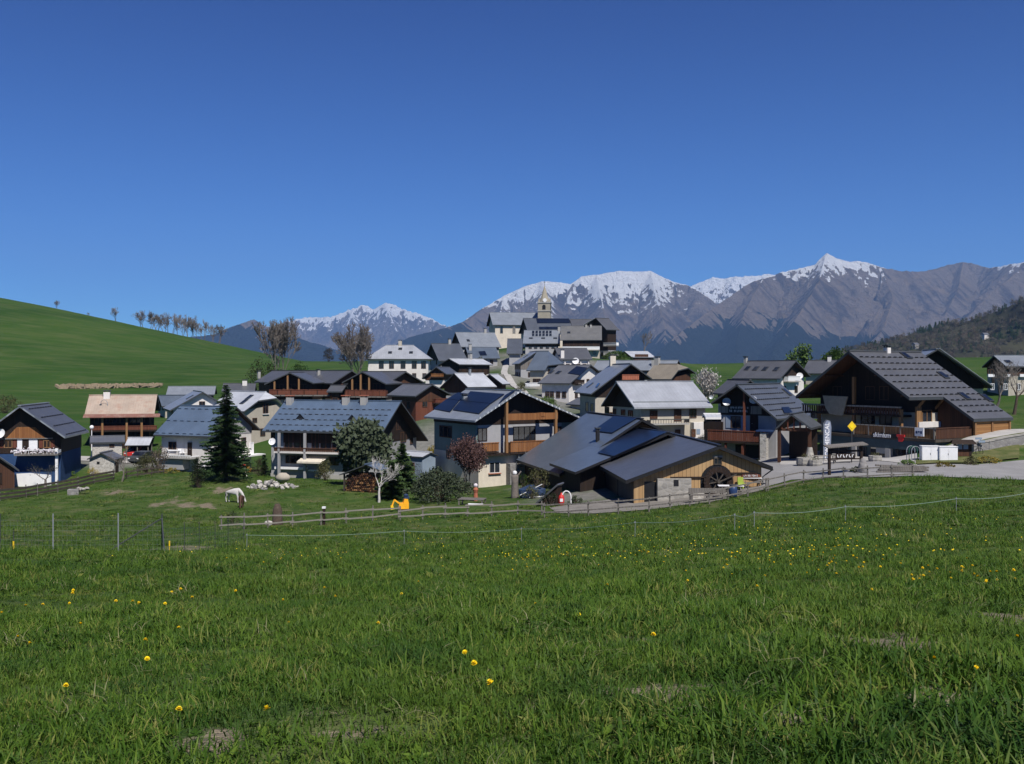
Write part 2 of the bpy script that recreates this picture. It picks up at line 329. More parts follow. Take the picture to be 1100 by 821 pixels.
_A[:_n,:_n]=_U(_d2)+np.eye(_n)*1e-3; _A[:_n,_n]=1; _A[:_n,_n+1:]=_gx; _A[_n:,:_n]=_A[:_n,_n:].T
_W=np.linalg.solve(_A,np.concatenate([GP[:,2],[0,0,0]]))
def tz(x,y):
    x=np.atleast_1d(np.asarray(x,float)); y=np.atleast_1d(np.asarray(y,float)); sh=x.shape; x=x.ravel(); y=y.ravel()
    r=np.hypot(x,y)+1e-9; k=np.minimum(1,620/r); xx=x*k; yy=np.maximum(y*k,-150)
    out=np.empty(len(x))
    for i in range(0,len(x),20000):
        g=np.column_stack([xx[i:i+20000],yy[i:i+20000]])/100; d=((g[:,None]-_gx[None])**2).sum(-1)
        out[i:i+20000]=_U(d)@_W[:_n]+_W[_n]+g@_W[_n+1:]
    ex=np.maximum(0,r-620); out=np.where(ex>0,np.maximum(out-ex*.38,-700+out*0),out)
    out=out+(fbm(x/9,y/9,4,3)-.5)*.35*np.clip(r/40,0,1)*(r<700)+(fbm(x/1.3,y/1.3,3,8)-.5)*.10*(r<60)
    return out.reshape(sh)
def gz(x,y): return float(tz(x,y)[0])
_ys=np.concatenate([np.arange(3,40,.1),np.arange(40,160,.25),np.arange(160,600,1.)])
def ground_at(px,py,ymin=0):
    """first meeting of the sight line with the ground, searching beyond ymin"""
    y=_ys[_ys>=ymin]; x=(px-550)/F*y; z=-(py-400)/F*y; d=z-tz(x,y)
    i=int(np.argmax(d<=0)) if (d<=0).any() else int(np.argmin(d))
    return Vector((x[i],y[i],gz(x[i],y[i])))
def gat(px,D): x=(px-550)/F*D; return Vector((x,D,gz(x,D)))

def grid_mesh(name,X,Y,Z,mats,attrs=None,wrap=False,kind='structure'):
    h,w=X.shape; me=bpy.data.meshes.new(name); v=np.stack([X,Y,Z],-1).reshape(-1,3)
    i=np.arange(h-1)[:,None]*w+np.arange(w-1)[None]; q=np.stack([i,i+1,i+w+1,i+w],-1).reshape(-1,4)
    if wrap:
        a=np.arange(h-1)*w; q=np.vstack([q,np.stack([a+w-1,a,a+w,a+2*w-1],-1)])
    me.vertices.add(len(v)); me.vertices.foreach_set('co',v.ravel()); me.loops.add(q.size); me.loops.foreach_set('vertex_index',q.ravel())
    me.polygons.add(len(q)); me.polygons.foreach_set('loop_start',np.arange(0,q.size,4)); me.polygons.foreach_set('loop_total',np.full(len(q),4)); me.polygons.foreach_set('use_smooth',np.ones(len(q),bool))
    for m in ([mats] if isinstance(mats,str) else mats): me.materials.append(MATS[m])
    for k,a in (attrs or {}).items():
        t=me.attributes.new(k,'FLOAT','POINT'); t.data.foreach_set('value',np.asarray(a,np.float32).ravel())
    me.update(); o=bpy.data.objects.new(name,me); COL.objects.link(o)
    if kind: o['kind']=kind
    return o

# bare earth patches: photo x,y, half width and half height in photo pixels, strength
SOIL=[(232,802,24,4,.85),(720,745,52,11,1.1),(962,692,58,12,1.7),(1075,665,34,17,1.4),(1040,650,18,5,.8),(905,723,30,6,.6),(640,730,25,6,.7),(1045,770,22,10,.7),(330,770,35,8,.5),(865,775,55,12,.9),(395,790,60,12,.7),(560,762,50,8,.6),(600,720,40,8,.8),(1000,750,60,10,.9),(700,690,50,7,.6),
 (200,589,60,4,.8),(215,543,26,4,1),(238,527,18,4,1),(182,540,16,6,.7),(130,529,22,3,.7),(600,537,20,8,.6)]
SOILW=[]
for px,py,rx,ry,s in SOIL:
    c=ground_at(px,py); a=ground_at(px,py-ry); b=ground_at(px,py+ry); SOILW.append((c.x,c.y,max(.25,rx*c.y/F),max(.2,abs(a.y-b.y)/2),s))
def soilmask(x,y):
    m=np.zeros_like(x)
    for cx,cy,rx,ry,s in SOILW:
        wq=(fbm(x/(rx*.37)+y/(rx*.9),y/(ry*.6),5,61)-.5)*2.2; wv=(fbm(x/(rx*.33),y/(ry*.55)+x/(rx*.8),5,67)-.5)*2.2; d=((x-cx)/rx+wq)**2+((y-cy)/ry+wv)**2; m=np.maximum(m,s*np.exp(-d))
    return m*(.5+1.0*fbm(x/.9,y/.9,4,21))

# ground material
m,n=mat('meadow'); p=n.pos()
f1=n.noise(p,.12,5,.6); f2=n.noise(p,2.2,5,.65); f3=n.noise(p,.018,5,.65); f4=n.noise(p,14,3,.7)
near=n.ramp(f1,[(.35,(.02,.066,.006)),(.5,(.04,.1,.01)),(.65,(.09,.125,.022))])
near=n.mix(n.math('MULTIPLY',f2,.5),near,(.05,.07,.022)); near=n.mix(n.ramp(f4,[(.35,(.6,.6,.6)),(.65,(0,0,0))]),near,(.014,.035,.007))
hill=n.ramp(f3,[(.3,(.018,.05,.009)),(.55,(.034,.076,.013)),(.75,(.066,.098,.024))]); hs=n.noise(p,.06,5,.7,(1,3.5,1)); hill=n.mix(n.ramp(hs,[(.45,(0,0,0)),(.66,(.7,.7,.7))]),hill,(.075,.1,.034))
mo=n.noise(p,.75,6,.75); near=n.mix(n.ramp(mo,[(.42,(0,0,0)),(.62,(.75,.75,.75))]),near,(.085,.12,.035)); near=n.mix(n.ramp(n.noise(p,.4,7,.75),[(.5,(0,0,0)),(.68,(.8,.8,.8))]),near,(.15,.135,.07))
a=n.mix(n.attr('far'),near,hill)
a=n.mix(n.attr('heath'),a,n.ramp(n.noise(p,.05,4),[(.3,(.06,.05,.035)),(.7,(.11,.09,.06))]))
so=n.ramp(n.noise(p,3.5,6,.7),[(.3,(.13,.1,.072)),(.75,(.3,.25,.19))])
am=n.ramp(n.math('ADD',n.attr('soil'),n.math('MULTIPLY',n.math('SUBTRACT',n.noise(p,1.6,7,.8),.5),2.2)),[(.42,(0,0,0)),(.7,(.9,.9,.9))]); a=n.mix(am,a,so)
a=n.mix(n.attr('yard'),a,n.ramp(n.noise(p,1.2,5),[(.3,(.14,.135,.13)),(.7,(.24,.23,.22))]))
a=n.mix(n.attr('valley'),a,(.02,.03,.018)); n.col(a); n.set(.95,0,.1); n.bump(n.math('ADD',f2,f4),.6,.12)

_az=np.radians(np.concatenate([np.arange(-36,36,.22),np.arange(36,324,4.)])); _rr=np.concatenate([[.3,1.,2.],np.geomspace(2.6,160,300),np.geomspace(161.5,640,150),np.geomspace(650,26000,50)])
AZ,RR=np.meshgrid(_az,_rr); GX=RR*np.sin(AZ); GY=RR*np.cos(AZ); GZ=tz(GX,GY)
far=np.clip((RR-110)/40,0,1)*(1-.0*RR)
# stone coloured yards and lanes inside the village
def blob(px,D,rx,ry):
    x=(px-550)/F*D; return np.clip(1.6-np.sqrt(((GX-x)/rx)**2+((GY-D)/ry)**2)*1.3,0,1)
yard=np.zeros_like(GX)
for q in [(462,132,6,17),(600,190,6,26),(545,225,4,20),(700,135,10,14),(640,155,5,14),(770,118,8,12),(470,118,4,12),(490,180,6,12),(560,250,5,20),(640,250,10,10),(585,99,3.5,3),(120,122,8,5),(620,82,4,5)]: yard=np.maximum(yard,blob(*q))
yard*=.85
for k in ('J2','J3','L6','L7','L9','K','L2','L5','L8'):
    r=RECS[k]; yard=np.maximum(yard,np.clip(1.8-np.hypot(GX-r[0]-3,GY-r[1])/9,0,.8))
heath=np.clip((GZ-36)/5,0,1)*(RR>380)*(RR<900); valley=np.clip((RR-650)/60,0,1)
grid_mesh('ground',GX,GY,GZ,'meadow',dict(soil=soilmask(GX,GY)*(RR<110),far=far,yard=yard,heath=heath,valley=valley),wrap=True)

# ------------------------------------------------------------------ mountains
def mountain(name,lines,x0,x1,y0,y1,nx,ny,matn,k1=.95,k2=.5,amp=150,seed=0,floor=-720,snowz=None,snowfn=None,forestz=None,forestfn=None,lam=420,jag=14,snk=300):
    xs=np.linspace(x0,x1,nx); ys=np.linspace(y0,y1,ny); X,Y=np.meshgrid(xs,ys)
    wx=(fbm(X/700,Y/700,4,seed+50)-.5)*260; wy=(fbm(X/700,Y/700,4,seed+60)-.5)*260
    H=np.full(X.shape,-1e9); S=np.zeros_like(X); Dm=np.zeros_like(X); CZ=np.zeros_like(X); off=0
    for ps in (0,1):
        if ps: kk=np.clip(Dm/700,0,1)*1.5; XX=X+wx*kk+(fbm(X/230,Y/230,4,seed+44)-.5)*150*kk; YY=Y+wy*kk+(fbm(X/230,Y/230,4,seed+47)-.5)*150*kk; H=np.full(X.shape,-1e9); off=0
        else: XX,YY=X,Y
        for ln in lines:
            pts=[((px-550)/F*D,D,-(py-400)/F*D) for px,py,D in ln]
            for (ax,ay,az),(bx,by,bz) in zip(pts,pts[1:]):
                L=math.hypot(bx-ax,by-ay); t=((XX-ax)*(bx-ax)+(YY-ay)*(by-ay))/L**2; tc=np.clip(t,0,1)
                d=np.hypot(XX-ax-tc*(bx-ax),YY-ay-tc*(by-ay)); cz=az+tc*(bz-az)
                h=cz-np.where(d<350,k1*d,k1*350+k2*(d-350))
                mk=h>H; H=np.where(mk,h,H); S=np.where(mk,off+tc*L,S); Dm=np.where(mk,d,Dm); off+=L
    g=ridged((X+wx)/lam,(Y+wy)/(lam*2.2),6,seed)*.6+ridged((X*.7+Y*.5+wx)/(lam*1.9),(Y-X*.3+wy)/(lam*1.5),5,seed+9)*.4
    fine=ridged(X/90,Y/150,4,seed+20)
    ga=amp*np.clip(Dm/500,0,1)
    sw=S+wx*.5+(fbm(X/120,Y/120,3,seed+71)-.5)*90; gul=ridged(sw/150,Dm/1100+3,3,seed+80,.5)
    gul2=ridged(sw/58,Dm/420+7,3,seed+84,.55)
    Z=H+(gul-.7)*amp*.95*np.clip(Dm/350,.0,1)+(gul2-.7)*amp*.38*np.clip(Dm/200,.0,1)+(g-.72)*ga*1.9+(fine-.7)*amp*.28*np.clip(Dm/160,.1,1)+(fbm(X/45,Y/60,4,seed+5)-.5)*jag*1.3
    Z=np.maximum(Z,floor-20+0*Z)
    e=Z+(fbm(X/260,Y/260,5,seed+31)-.5)*260+(.72-gul)*snk+(.7-gul2)*snk*.7
    gy,gx=np.gradient(Z,ys,xs); slope=np.hypot(gx,gy)
    snow=np.zeros_like(Z) if snowz is None else np.clip((e-snowz-np.clip(slope-1.0,0,1)*380)/90,0,1)
    if snowfn is not None: snow=snow*snowfn(X/Y*F+550)
    fz_=0 if forestfn is None else forestfn(X/Y*F+550)
    forest=np.zeros_like(Z) if forestz is None else np.clip((forestz+fz_-e+(.72-gul)*snk*.5)/110,0,1)
    scree_relief=np.clip(.5+(.7-gul)*1.5+(.7-gul2)*1.3+(fbm(X/300,Y/300,4,seed+66)-.5)*1.2,0,1)  # pale gully scree and dark ribs, painted to stand in for relief shading
    return grid_mesh(name,X,Y,Z,matn,dict(snow=snow,forest=forest,scree_relief=scree_relief))
m,n=mat('alpine'); p=n.pos()
f=n.noise(p,.0035,8,.68); g=n.noise(p,.012,7,.72); h=n.noise(p,.03,6,.7)
gnn=n.node('ShaderNodeNewGeometry'); sz=n.node('ShaderNodeSeparateXYZ'); n.link(gnn.outputs['Normal'],sz.inputs[0])
rock=n.ramp(g,[(.3,(.05,.042,.04)),(.5,(.12,.098,.088)),(.7,(.25,.21,.19))]); turf=n.ramp(f,[(.3,(.11,.085,.06)),(.5,(.17,.12,.07)),(.7,(.27,.195,.12))])
a=n.mix(n.ramp(n.math('ADD',sz.outputs['Z'],n.math('MULTIPLY',n.math('SUBTRACT',g,.5),.7)),[(.66,(0,0,0)),(.84,(1,1,1))]),rock,turf)
a=n.mix(n.ramp(n.attr('scree_relief'),[(.35,(0,0,0)),(.8,(.5,.5,.5))]),a,(.29,.235,.19)); a=n.mix(n.ramp(n.attr('scree_relief'),[(.2,(.75,.75,.75)),(.45,(0,0,0))]),a,(.075,.062,.062))  # gully and rib tones put the relief's light and shade into the colour
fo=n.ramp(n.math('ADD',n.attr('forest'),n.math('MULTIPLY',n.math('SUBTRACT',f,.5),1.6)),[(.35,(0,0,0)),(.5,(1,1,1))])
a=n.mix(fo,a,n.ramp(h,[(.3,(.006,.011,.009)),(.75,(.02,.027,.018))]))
sn=n.ramp(n.math('ADD',n.attr('snow'),n.math('ADD',n.math('MULTIPLY',n.math('SUBTRACT',g,.5),2.3),n.math('ADD',n.math('MULTIPLY',n.math('SUBTRACT',h,.5),1.1),n.math('MULTIPLY',n.math('SUBTRACT',sz.outputs['Z'],.70),1.9)))),[(.47,(0,0,0)),(.53,(1,1,1))])
a=n.mix(n.math('MULTIPLY',sn,n.ramp(n.attr('snow'),[(.04,(0,0,0)),(.2,(1,1,1))])),a,(.85,.87,.9)); n.col(a); n.set(.9,0,.1); n.bump(n.math('ADD',g,n.math('MULTIPLY',h,.5)),1.,110)
def sm(x,a,b): return np.clip((x-a)/(b-a),0,1)
# long blue range and the snowy massif on the left, far away
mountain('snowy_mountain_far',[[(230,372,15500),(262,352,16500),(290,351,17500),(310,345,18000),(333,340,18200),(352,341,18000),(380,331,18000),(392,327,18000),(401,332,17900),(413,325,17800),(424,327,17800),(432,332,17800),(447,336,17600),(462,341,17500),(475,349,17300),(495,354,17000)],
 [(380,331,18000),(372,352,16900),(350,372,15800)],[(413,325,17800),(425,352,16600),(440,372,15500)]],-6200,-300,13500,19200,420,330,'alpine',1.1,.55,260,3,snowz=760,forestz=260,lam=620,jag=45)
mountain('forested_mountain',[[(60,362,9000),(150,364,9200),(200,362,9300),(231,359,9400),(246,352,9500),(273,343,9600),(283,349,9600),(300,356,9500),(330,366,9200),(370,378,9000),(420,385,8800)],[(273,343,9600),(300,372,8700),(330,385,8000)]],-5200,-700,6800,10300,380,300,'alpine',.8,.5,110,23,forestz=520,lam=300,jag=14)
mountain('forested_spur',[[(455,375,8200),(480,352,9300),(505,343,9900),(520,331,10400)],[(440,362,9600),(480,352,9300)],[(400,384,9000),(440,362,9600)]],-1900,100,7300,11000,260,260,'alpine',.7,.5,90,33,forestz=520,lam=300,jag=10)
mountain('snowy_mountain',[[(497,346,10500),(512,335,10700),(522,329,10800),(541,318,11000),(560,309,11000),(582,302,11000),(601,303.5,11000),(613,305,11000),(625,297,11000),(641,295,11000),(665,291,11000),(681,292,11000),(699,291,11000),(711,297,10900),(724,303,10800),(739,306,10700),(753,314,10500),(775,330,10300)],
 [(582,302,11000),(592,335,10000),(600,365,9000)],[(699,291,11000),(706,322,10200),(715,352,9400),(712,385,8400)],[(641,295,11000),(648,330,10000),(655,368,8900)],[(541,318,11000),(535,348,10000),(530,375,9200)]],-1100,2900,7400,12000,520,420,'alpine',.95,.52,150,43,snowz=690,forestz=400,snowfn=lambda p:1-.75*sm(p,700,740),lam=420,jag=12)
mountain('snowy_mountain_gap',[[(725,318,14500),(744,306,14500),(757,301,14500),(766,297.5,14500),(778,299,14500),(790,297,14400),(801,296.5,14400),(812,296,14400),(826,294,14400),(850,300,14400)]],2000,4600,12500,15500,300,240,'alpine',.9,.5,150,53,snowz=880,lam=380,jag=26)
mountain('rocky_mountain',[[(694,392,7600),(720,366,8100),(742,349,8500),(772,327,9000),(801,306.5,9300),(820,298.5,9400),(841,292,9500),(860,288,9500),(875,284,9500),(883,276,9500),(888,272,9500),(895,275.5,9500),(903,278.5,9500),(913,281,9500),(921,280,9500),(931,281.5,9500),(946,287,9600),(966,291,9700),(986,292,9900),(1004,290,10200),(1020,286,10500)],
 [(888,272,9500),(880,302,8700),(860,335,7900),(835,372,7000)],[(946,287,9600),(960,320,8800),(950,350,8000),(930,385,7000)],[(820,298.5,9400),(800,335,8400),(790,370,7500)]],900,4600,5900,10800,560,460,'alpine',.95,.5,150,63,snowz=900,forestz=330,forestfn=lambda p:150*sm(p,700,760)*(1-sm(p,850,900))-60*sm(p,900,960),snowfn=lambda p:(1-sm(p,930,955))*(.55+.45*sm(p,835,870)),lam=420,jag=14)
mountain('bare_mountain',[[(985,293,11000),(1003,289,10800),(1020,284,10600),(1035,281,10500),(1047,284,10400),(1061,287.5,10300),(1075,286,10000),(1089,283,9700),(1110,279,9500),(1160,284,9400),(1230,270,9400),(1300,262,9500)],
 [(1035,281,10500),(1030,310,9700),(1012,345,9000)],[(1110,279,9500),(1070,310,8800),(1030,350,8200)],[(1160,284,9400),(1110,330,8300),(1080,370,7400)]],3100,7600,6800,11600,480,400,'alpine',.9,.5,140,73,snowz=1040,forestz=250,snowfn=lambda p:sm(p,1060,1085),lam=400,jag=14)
# wooded hill on the right, close enough to show its trees
m,n=mat('wood_floor'); f=n.noise(n.pos(),.02,5,.6); n.col(n.ramp(f,[(.3,(.028,.027,.018)),(.7,(.055,.055,.03))])); n.set(.95,0,.1)
_l=[(840,400,1700),(880,388,1750),(906,374,1800),(930,369.5,1800),(951,365,1800),(985,355,1800),(1021,345,1800),(1050,338,1750),(1076,329,1700),(1101,318.5,1650),(1150,302,1600),(1230,285,1600),(1330,270,1600)]
HX=np.linspace(300,1500,220); HY=np.linspace(650,2300,200); X,Y=np.meshgrid(HX,HY)
_lp=[((px-550)/F*D,D,-(py+3-400)/F*D) for px,py,D in _l]; cx=np.array([q[0] for q in _lp]); cy=np.interp(X,cx,[q[1] for q in _lp]); cz=np.interp(X,cx,[q[2] for q in _lp])
hillz=np.where(Y<cy,cz-(cy-Y)*np.interp(X,[300,600,1500],[.12,.16,.2]),cz-(Y-cy)*.3)+(fbm(X/160,Y/160,5,90)-.5)*46*np.clip(np.abs(Y-cy)/260,0,1)+(fbm(X/30,Y/30,3,92)-.5)*6
tzz=tz(X,Y); hillz=np.where(Y<760,tzz+(hillz-tzz)*np.clip((Y-650)/110,0,1),hillz)
grid_mesh('wooded_hill',X,Y,hillz,'wood_floor')
def hill_h(x,y):
    i=np.clip(((x-300)/(1200/219)).astype(int),0,219); j=np.clip(((y-650)/(1650/199)).astype(int),0,199); return hillz[j,i]
# ------------------------------------------------------------------ buildings
class House:
    """gabled building. local frame: x across, +y from the near gable to the far one, z up from the wall foot"""
    def __init__(s,k,name=None,label=None,cat='house',group=None,parent=None,root=None,base=None,os_=.7,ov=.9,ovf=.6,th=.2):
        r=RECS[k]; s.k=k; s.th=R_(r[3]); s.L,s.wl,s.hl,s.wr,s.hr=r[4:9]; bz=basez(k) if base is None else base
        s.M=Matrix.Translation((r[0],r[1],bz))@Matrix.Rotation(-s.th,4,'Z'); s.Mi=s.M.inverted(); s.H=r[2]-bz
        s.os=os_; s.ov=ov; s.ovf=ovf; s.t=th
        if root is None: s.root=empty(name,(r[0],r[1],bz),-s.th,label,cat,group); s.T=None; s.RM=s.M
        else: s.root=root.root; s.T=root.M.inverted()@s.M; s.RM=root.M
        s.xl=-s.wl+os_; s.xr=s.wr-os_
    def zt(s,x): # underside of roof at x
        return s.H-s.t-(-x*s.hl/s.wl if x<0 else x*s.hr/s.wr)
    def b(s,mb,name,mats,parent=None,smooth=False):
        return mb.build(name,mats,parent or s.root,smooth,s.T)
    def hit(s,face,px,py):
        o=s.Mi@Vector((0,0,0)); d=s.Mi.to_3x3()@ray(px,py)
        if face=='near': t=(s.ov-o.y)/d.y
        elif face=='left': t=(s.xl-o.x)/d.x
        elif face=='right': t=(s.xr-o.x)/d.x
        else:
            sl=s.hl/s.wl if face=='roofL' else -s.hr/s.wr   # z = H + sl*x
            t=(s.H+sl*o.x-o.z)/(d.z-sl*d.x)
        return o+d*t
    def fr(s,face):
        """frame on a face: origin, u, outward normal"""
        if face=='near': return Vector((0,s.ov,0)),Vector((1,0,0)),Vector((0,-1,0))
        if face=='far': return Vector((0,s.L-s.ovf,0)),Vector((1,0,0)),Vector((0,1,0))
        if face=='left': return Vector((s.xl,0,0)),Vector((0,1,0)),Vector((-1,0,0))
        return Vector((s.xr,0,0)),Vector((0,1,0)),Vector((1,0,0))
    def rect(s,face,r):
        a=s.hit(face,r[0],r[1]); b=s.hit(face,r[2],r[3]); c=s.hit(face,r[0],r[3]); e=s.hit(face,r[2],r[1])
        us=[(q.x if face in('near','far') else q.y) for q in (a,b,c,e)]
        u0=min((us[0]+us[2])/2,(us[1]+us[3])/2); u1=max((us[0]+us[2])/2,(us[1]+us[3])/2)
        z1=(a.z+e.z)/2; z0=(b.z+c.z)/2
        return u0,u1,z0,z1
    def fbox(s,mb,face,u0,u1,z0,z1,d0,d1,mi=0):
        O,U,N=s.fr(face); vs=[]
        for d in (d0,d1):
            for z in (z0,z1):
                for u in (u0,u1): vs.append(O+U*u+N*d+Vector((0,0,z)))
        mb.add(vs,[(0,1,3,2),(4,6,7,5),(0,4,5,1),(2,3,7,6),(0,2,6,4),(1,5,7,3)],mi)
    def roof(s,m,under='wood_soffit',hipn=None,hipf=None,fascia=None):
        """hipn / hipf: (inset of the ridge end, fraction of the half width where the hip meets the verge; 1 = full hip)"""
        mb=MB(); H,t,L=s.H,s.t,s.L; kn=hipn[1] if hipn else 0; kf=hipf[1] if hipf else 0; dn=hipn[0] if hipn else 0; df=hipf[0] if hipf else 0
        for w,h,sg in ((s.wl,s.hl,-1),(s.wr,s.hr,1)):
            for zt_,mi in ((H,0),(H-t,1)):
                P=lambda x,y:(sg*x,y,zt_-x*h/w)
                pts=[P(0,dn)]
                if kn: pts.append(P(w*kn,0))
                if kn<1: pts.append(P(w,0))
                if kf<1: pts.append(P(w,L))
                if kf: pts.append(P(w*kf,L))
                pts.append(P(0,L-df))
                mb.add(pts,[tuple(range(len(pts)))],mi)
            a,b=(sg*w,0,H-h),(sg*w,L,H-h); mb.add([a,b,(b[0],b[1],b[2]-t),(a[0],a[1],a[2]-t)],[(0,1,2,3)],2)
            for y,k in ((0,kn),(L,kf)):
                if k<1:
                    c,d=(sg*w*k,y,H-h*k),(sg*w,y,H-h); mb.add([c,d,(d[0],d[1],d[2]-t),(c[0],c[1],c[2]-t)],[(0,1,2,3)],2)
        for y,d,k,sg in ((0,dn,kn,1),(L,df,kf,-1)):
            if not k: continue
            A=(-s.wl*k,y,H-s.hl*k); B=(s.wr*k,y,H-s.hr*k)
            for dz,mi in ((0,0),(-t,1)): mb.add([(0,y+sg*d,H+dz),(A[0],A[1],A[2]+dz),(B[0],B[1],B[2]+dz)],[(0,1,2)],mi)
            mb.add([A,B,(B[0],B[1],B[2]-t),(A[0],A[1],A[2]-t)],[(0,1,2,3)],2)
        s.hip=(kn,kf)
        rf=s.b(mb,'roof',[m,under,fascia or 'dark_metal'])
        rb=MB(); rb.bar((0,dn-.05,H+.02),(0,L-df+.05,H+.02),.34,.1); s.b(rb,'ridge_cap',m if not fascia else fascia,rf)
        s.rf=rf; return rf
    def walls(s,m,upper=None,z1=None,found=None,fz=.9,open_near=0):
        """masonry up to z1, upper cladding (slightly proud) above"""
        ye=s.L-s.ovf; e=.015
        def poly(z0,z1_,o):
            xl,xr=s.xl-o,s.xr+o; pts=[Vector((xl,0,z0)),Vector((xr,0,z0))]
            top=lambda x: s.zt(x)-e
            def add(x,z): pts.append(Vector((x,0,z)))
            if z1_ is None:
                add(xr,top(xr)); add(0,top(0)); add(xl,top(xl))
            else:
                z=z1_
                for x in (xr,xl): add(x,min(z,top(x)))
            return pts
        zl=min(s.zt(s.xl),s.zt(s.xr))
        h0,h1=s.hip if hasattr(s,'hip') else (0,0)
        y0,y1=s.ov+open_near,ye
        mb=MB()
        if upper is None:
            if h0 or h1:
                k=max(h0,h1); zc=s.zt(0)-min(s.hl,s.hr)*k-.25
                if k>=.99: mb.box(s.xl,y0,-1.6,s.xr,y1,zl-.12); return s.b(mb,'wall',m)
                p=[q for q in poly(-1.6,max(zc,zl),0)]; mb.prism([q+Vector((0,y0,0)) for q in p],Vector((0,y1-y0,0))); return s.b(mb,'wall',m)
            p=poly(-1.6,None,0); mb.prism([q+Vector((0,y0,0)) for q in p],Vector((0,y1-y0,0))); w=s.b(mb,'wall',m)
        else:
            p=poly(-1.6,z1,0); mb.prism([q+Vector((0,y0,0)) for q in p],Vector((0,y1-y0,0))); w=s.b(mb,'wall',m)
            mb=MB(); pts=poly(min(z1,zl-.05),None,.05); mb.prism([q+Vector((0,y0-.05,0)) for q in pts],Vector((0,y1-y0+.1,0))); w2=s.b(mb,'timber_wall',upper)
        if found:
            fb=MB(); fb.box(s.xl-.06,y0-.06,-1.6,s.xr+.06,y1+.06,fz); s.b(fb,'foundation',found)
        return w
    def window(s,face,r,frame='white_paint',shut=None,uz=False,name='window',pane='glass',sill=None,mull=True,d=.08,divider=1):
        u0,u1,z0,z1=r if uz else s.rect(face,r)
        f=.07 if (u1-u0)<1.6 else .09
        mb=MB()
        s.fbox(mb,face,u0,u1,z0,z0+f,0,d); s.fbox(mb,face,u0,u1,z1-f,z1,0,d)
        s.fbox(mb,face,u0,u0+f,z0+f,z1-f,0,d); s.fbox(mb,face,u1-f,u1,z0+f,z1-f,0,d)
        if mull:
            for i in range(1,divider+1):
                u=u0+(u1-u0)*i/(divider+1); s.fbox(mb,face,u-.03,u+.03,z0+f,z1-f,0,d-.01)
        w=s.b(mb,name,frame)
        pb=MB(); s.fbox(pb,face,u0+f,u1-f,z0+f,z1-f,.002,.03+(.02 if 'timber' in name else 0)); s.b(pb,'pane',pane,w)
        if sill: sb=MB(); s.fbox(sb,face,u0-.1,u1+.1,z0-.09,z0-.002,0,.2); s.b(sb,'sill',sill,w)
        if shut:
            sw=(u1-u0)*.48
            for a in (u0-sw-.04,u1+.04):
                sb=MB(); s.fbox(sb,face,a,a+sw,z0,z1,.0,.06); s.b(sb,'shutter',shut)
        return w
    def door(s,face,r,m='wood_brown',uz=False):
        u0,u1,z0,z1=r if uz else s.rect(face,r); mb=MB(); f=.09
        s.fbox(mb,face,u0,u1,z1-f,z1,0,.1); s.fbox(mb,face,u0,u0+f,z0,z1-f,0,.1); s.fbox(mb,face,u1-f,u1,z0,z1-f,0,.1)
        d=s.b(mb,'door',m); pb=MB(); s.fbox(pb,face,u0+f,u1-f,z0,z1-f,.002,.06); s.b(pb,'door_leaf',m,d)
        hb=MB(); s.fbox(hb,face,u0+f+.08,u0+f+.2,(z0+z1)/2-.02,(z0+z1)/2+.02,.06,.11); s.b(hb,'handle','steel_grey',d); return d
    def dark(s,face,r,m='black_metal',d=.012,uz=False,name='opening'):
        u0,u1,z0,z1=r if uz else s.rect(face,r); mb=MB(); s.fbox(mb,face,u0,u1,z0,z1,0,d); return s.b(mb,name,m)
    def panel(s,face,r,m,d=.09,name='panel',uz=False,d0=0):
        u0,u1,z0,z1=r if uz else s.rect(face,r); mb=MB(); s.fbox(mb,face,u0,u1,z0,z1,d0,d); return s.b(mb,name,m)
    def grid(s,face,n,rows,w=.9,h=1.15,u0=None,u1=None,frame='wood_frame',shut=None,pane='glass'):
        O,U,N=s.fr(face)
        if face in('near','far'): a,b=s.xl+.5,s.xr-.5
        else: a,b=s.ov+.5,s.L-s.ovf-.5
        a=a if u0 is None else u0; b=b if u1 is None else u1
        for z in rows:
            for i in range(n):
                u=a+(b-a)*(i+.5)/n+random.uniform(-.15,.15)
                lim=s.zt(u) if face in('near','far') else min(s.zt(s.xl),99) if face=='left' else s.zt(s.xr)
                if z+h>lim-.15: continue
                s.window(face,(u-w/2,u+w/2,z,z+h),frame,shut,uz=True,pane=pane)
    def balcony(s,face,r,m='wood_orange',depth=1.3,slab='wood_dark',uz=False,rail=None,boards=True,posts=0,ptop=None,out=None):
        """r: photo rectangle of the railing, seen on the plane at the balcony's outer edge"""
        if uz: u0,u1,z0,z1=r
        else:
            sv=(s.ov,s.xl,s.xr)
            if face=='near': s.ov-=depth
            elif face=='left': s.xl-=depth
            else: s.xr+=depth
            u0,u1,z0,z1=s.rect(face,r); s.ov,s.xl,s.xr=sv
        mb=MB(); s.fbox(mb,face,u0,u1,z0-.18,z0,0.0,depth); bal=s.b(mb,'balcony',slab)
        rb=MB()
        if boards:
            nb=max(2,int((u1-u0)/.24)); st=(u1-u0)/nb
            for i in range(nb): s.fbox(rb,face,u0+i*st+.012,u0+(i+1)*st-.012,z0+.06,z1-.1,depth-.05,depth-.02)
        else:
            nb=max(2,int((u1-u0)/.35)); st=(u1-u0)/nb
            for i in range(nb+1): s.fbox(rb,face,u0+i*st-.02,u0+i*st+.02,z0,z1-.06,depth-.05,depth-.01)
        s.fbox(rb,face,u0-.03,u1+.03,z1-.1,z1,depth-.1,depth+.03)
        for uu in (u0,u1-.05): s.fbox(rb,face,uu,uu+.05,z0+.06,z1-.1,.06,depth-.06)
        s.b(rb,'railing',rail or m,bal)
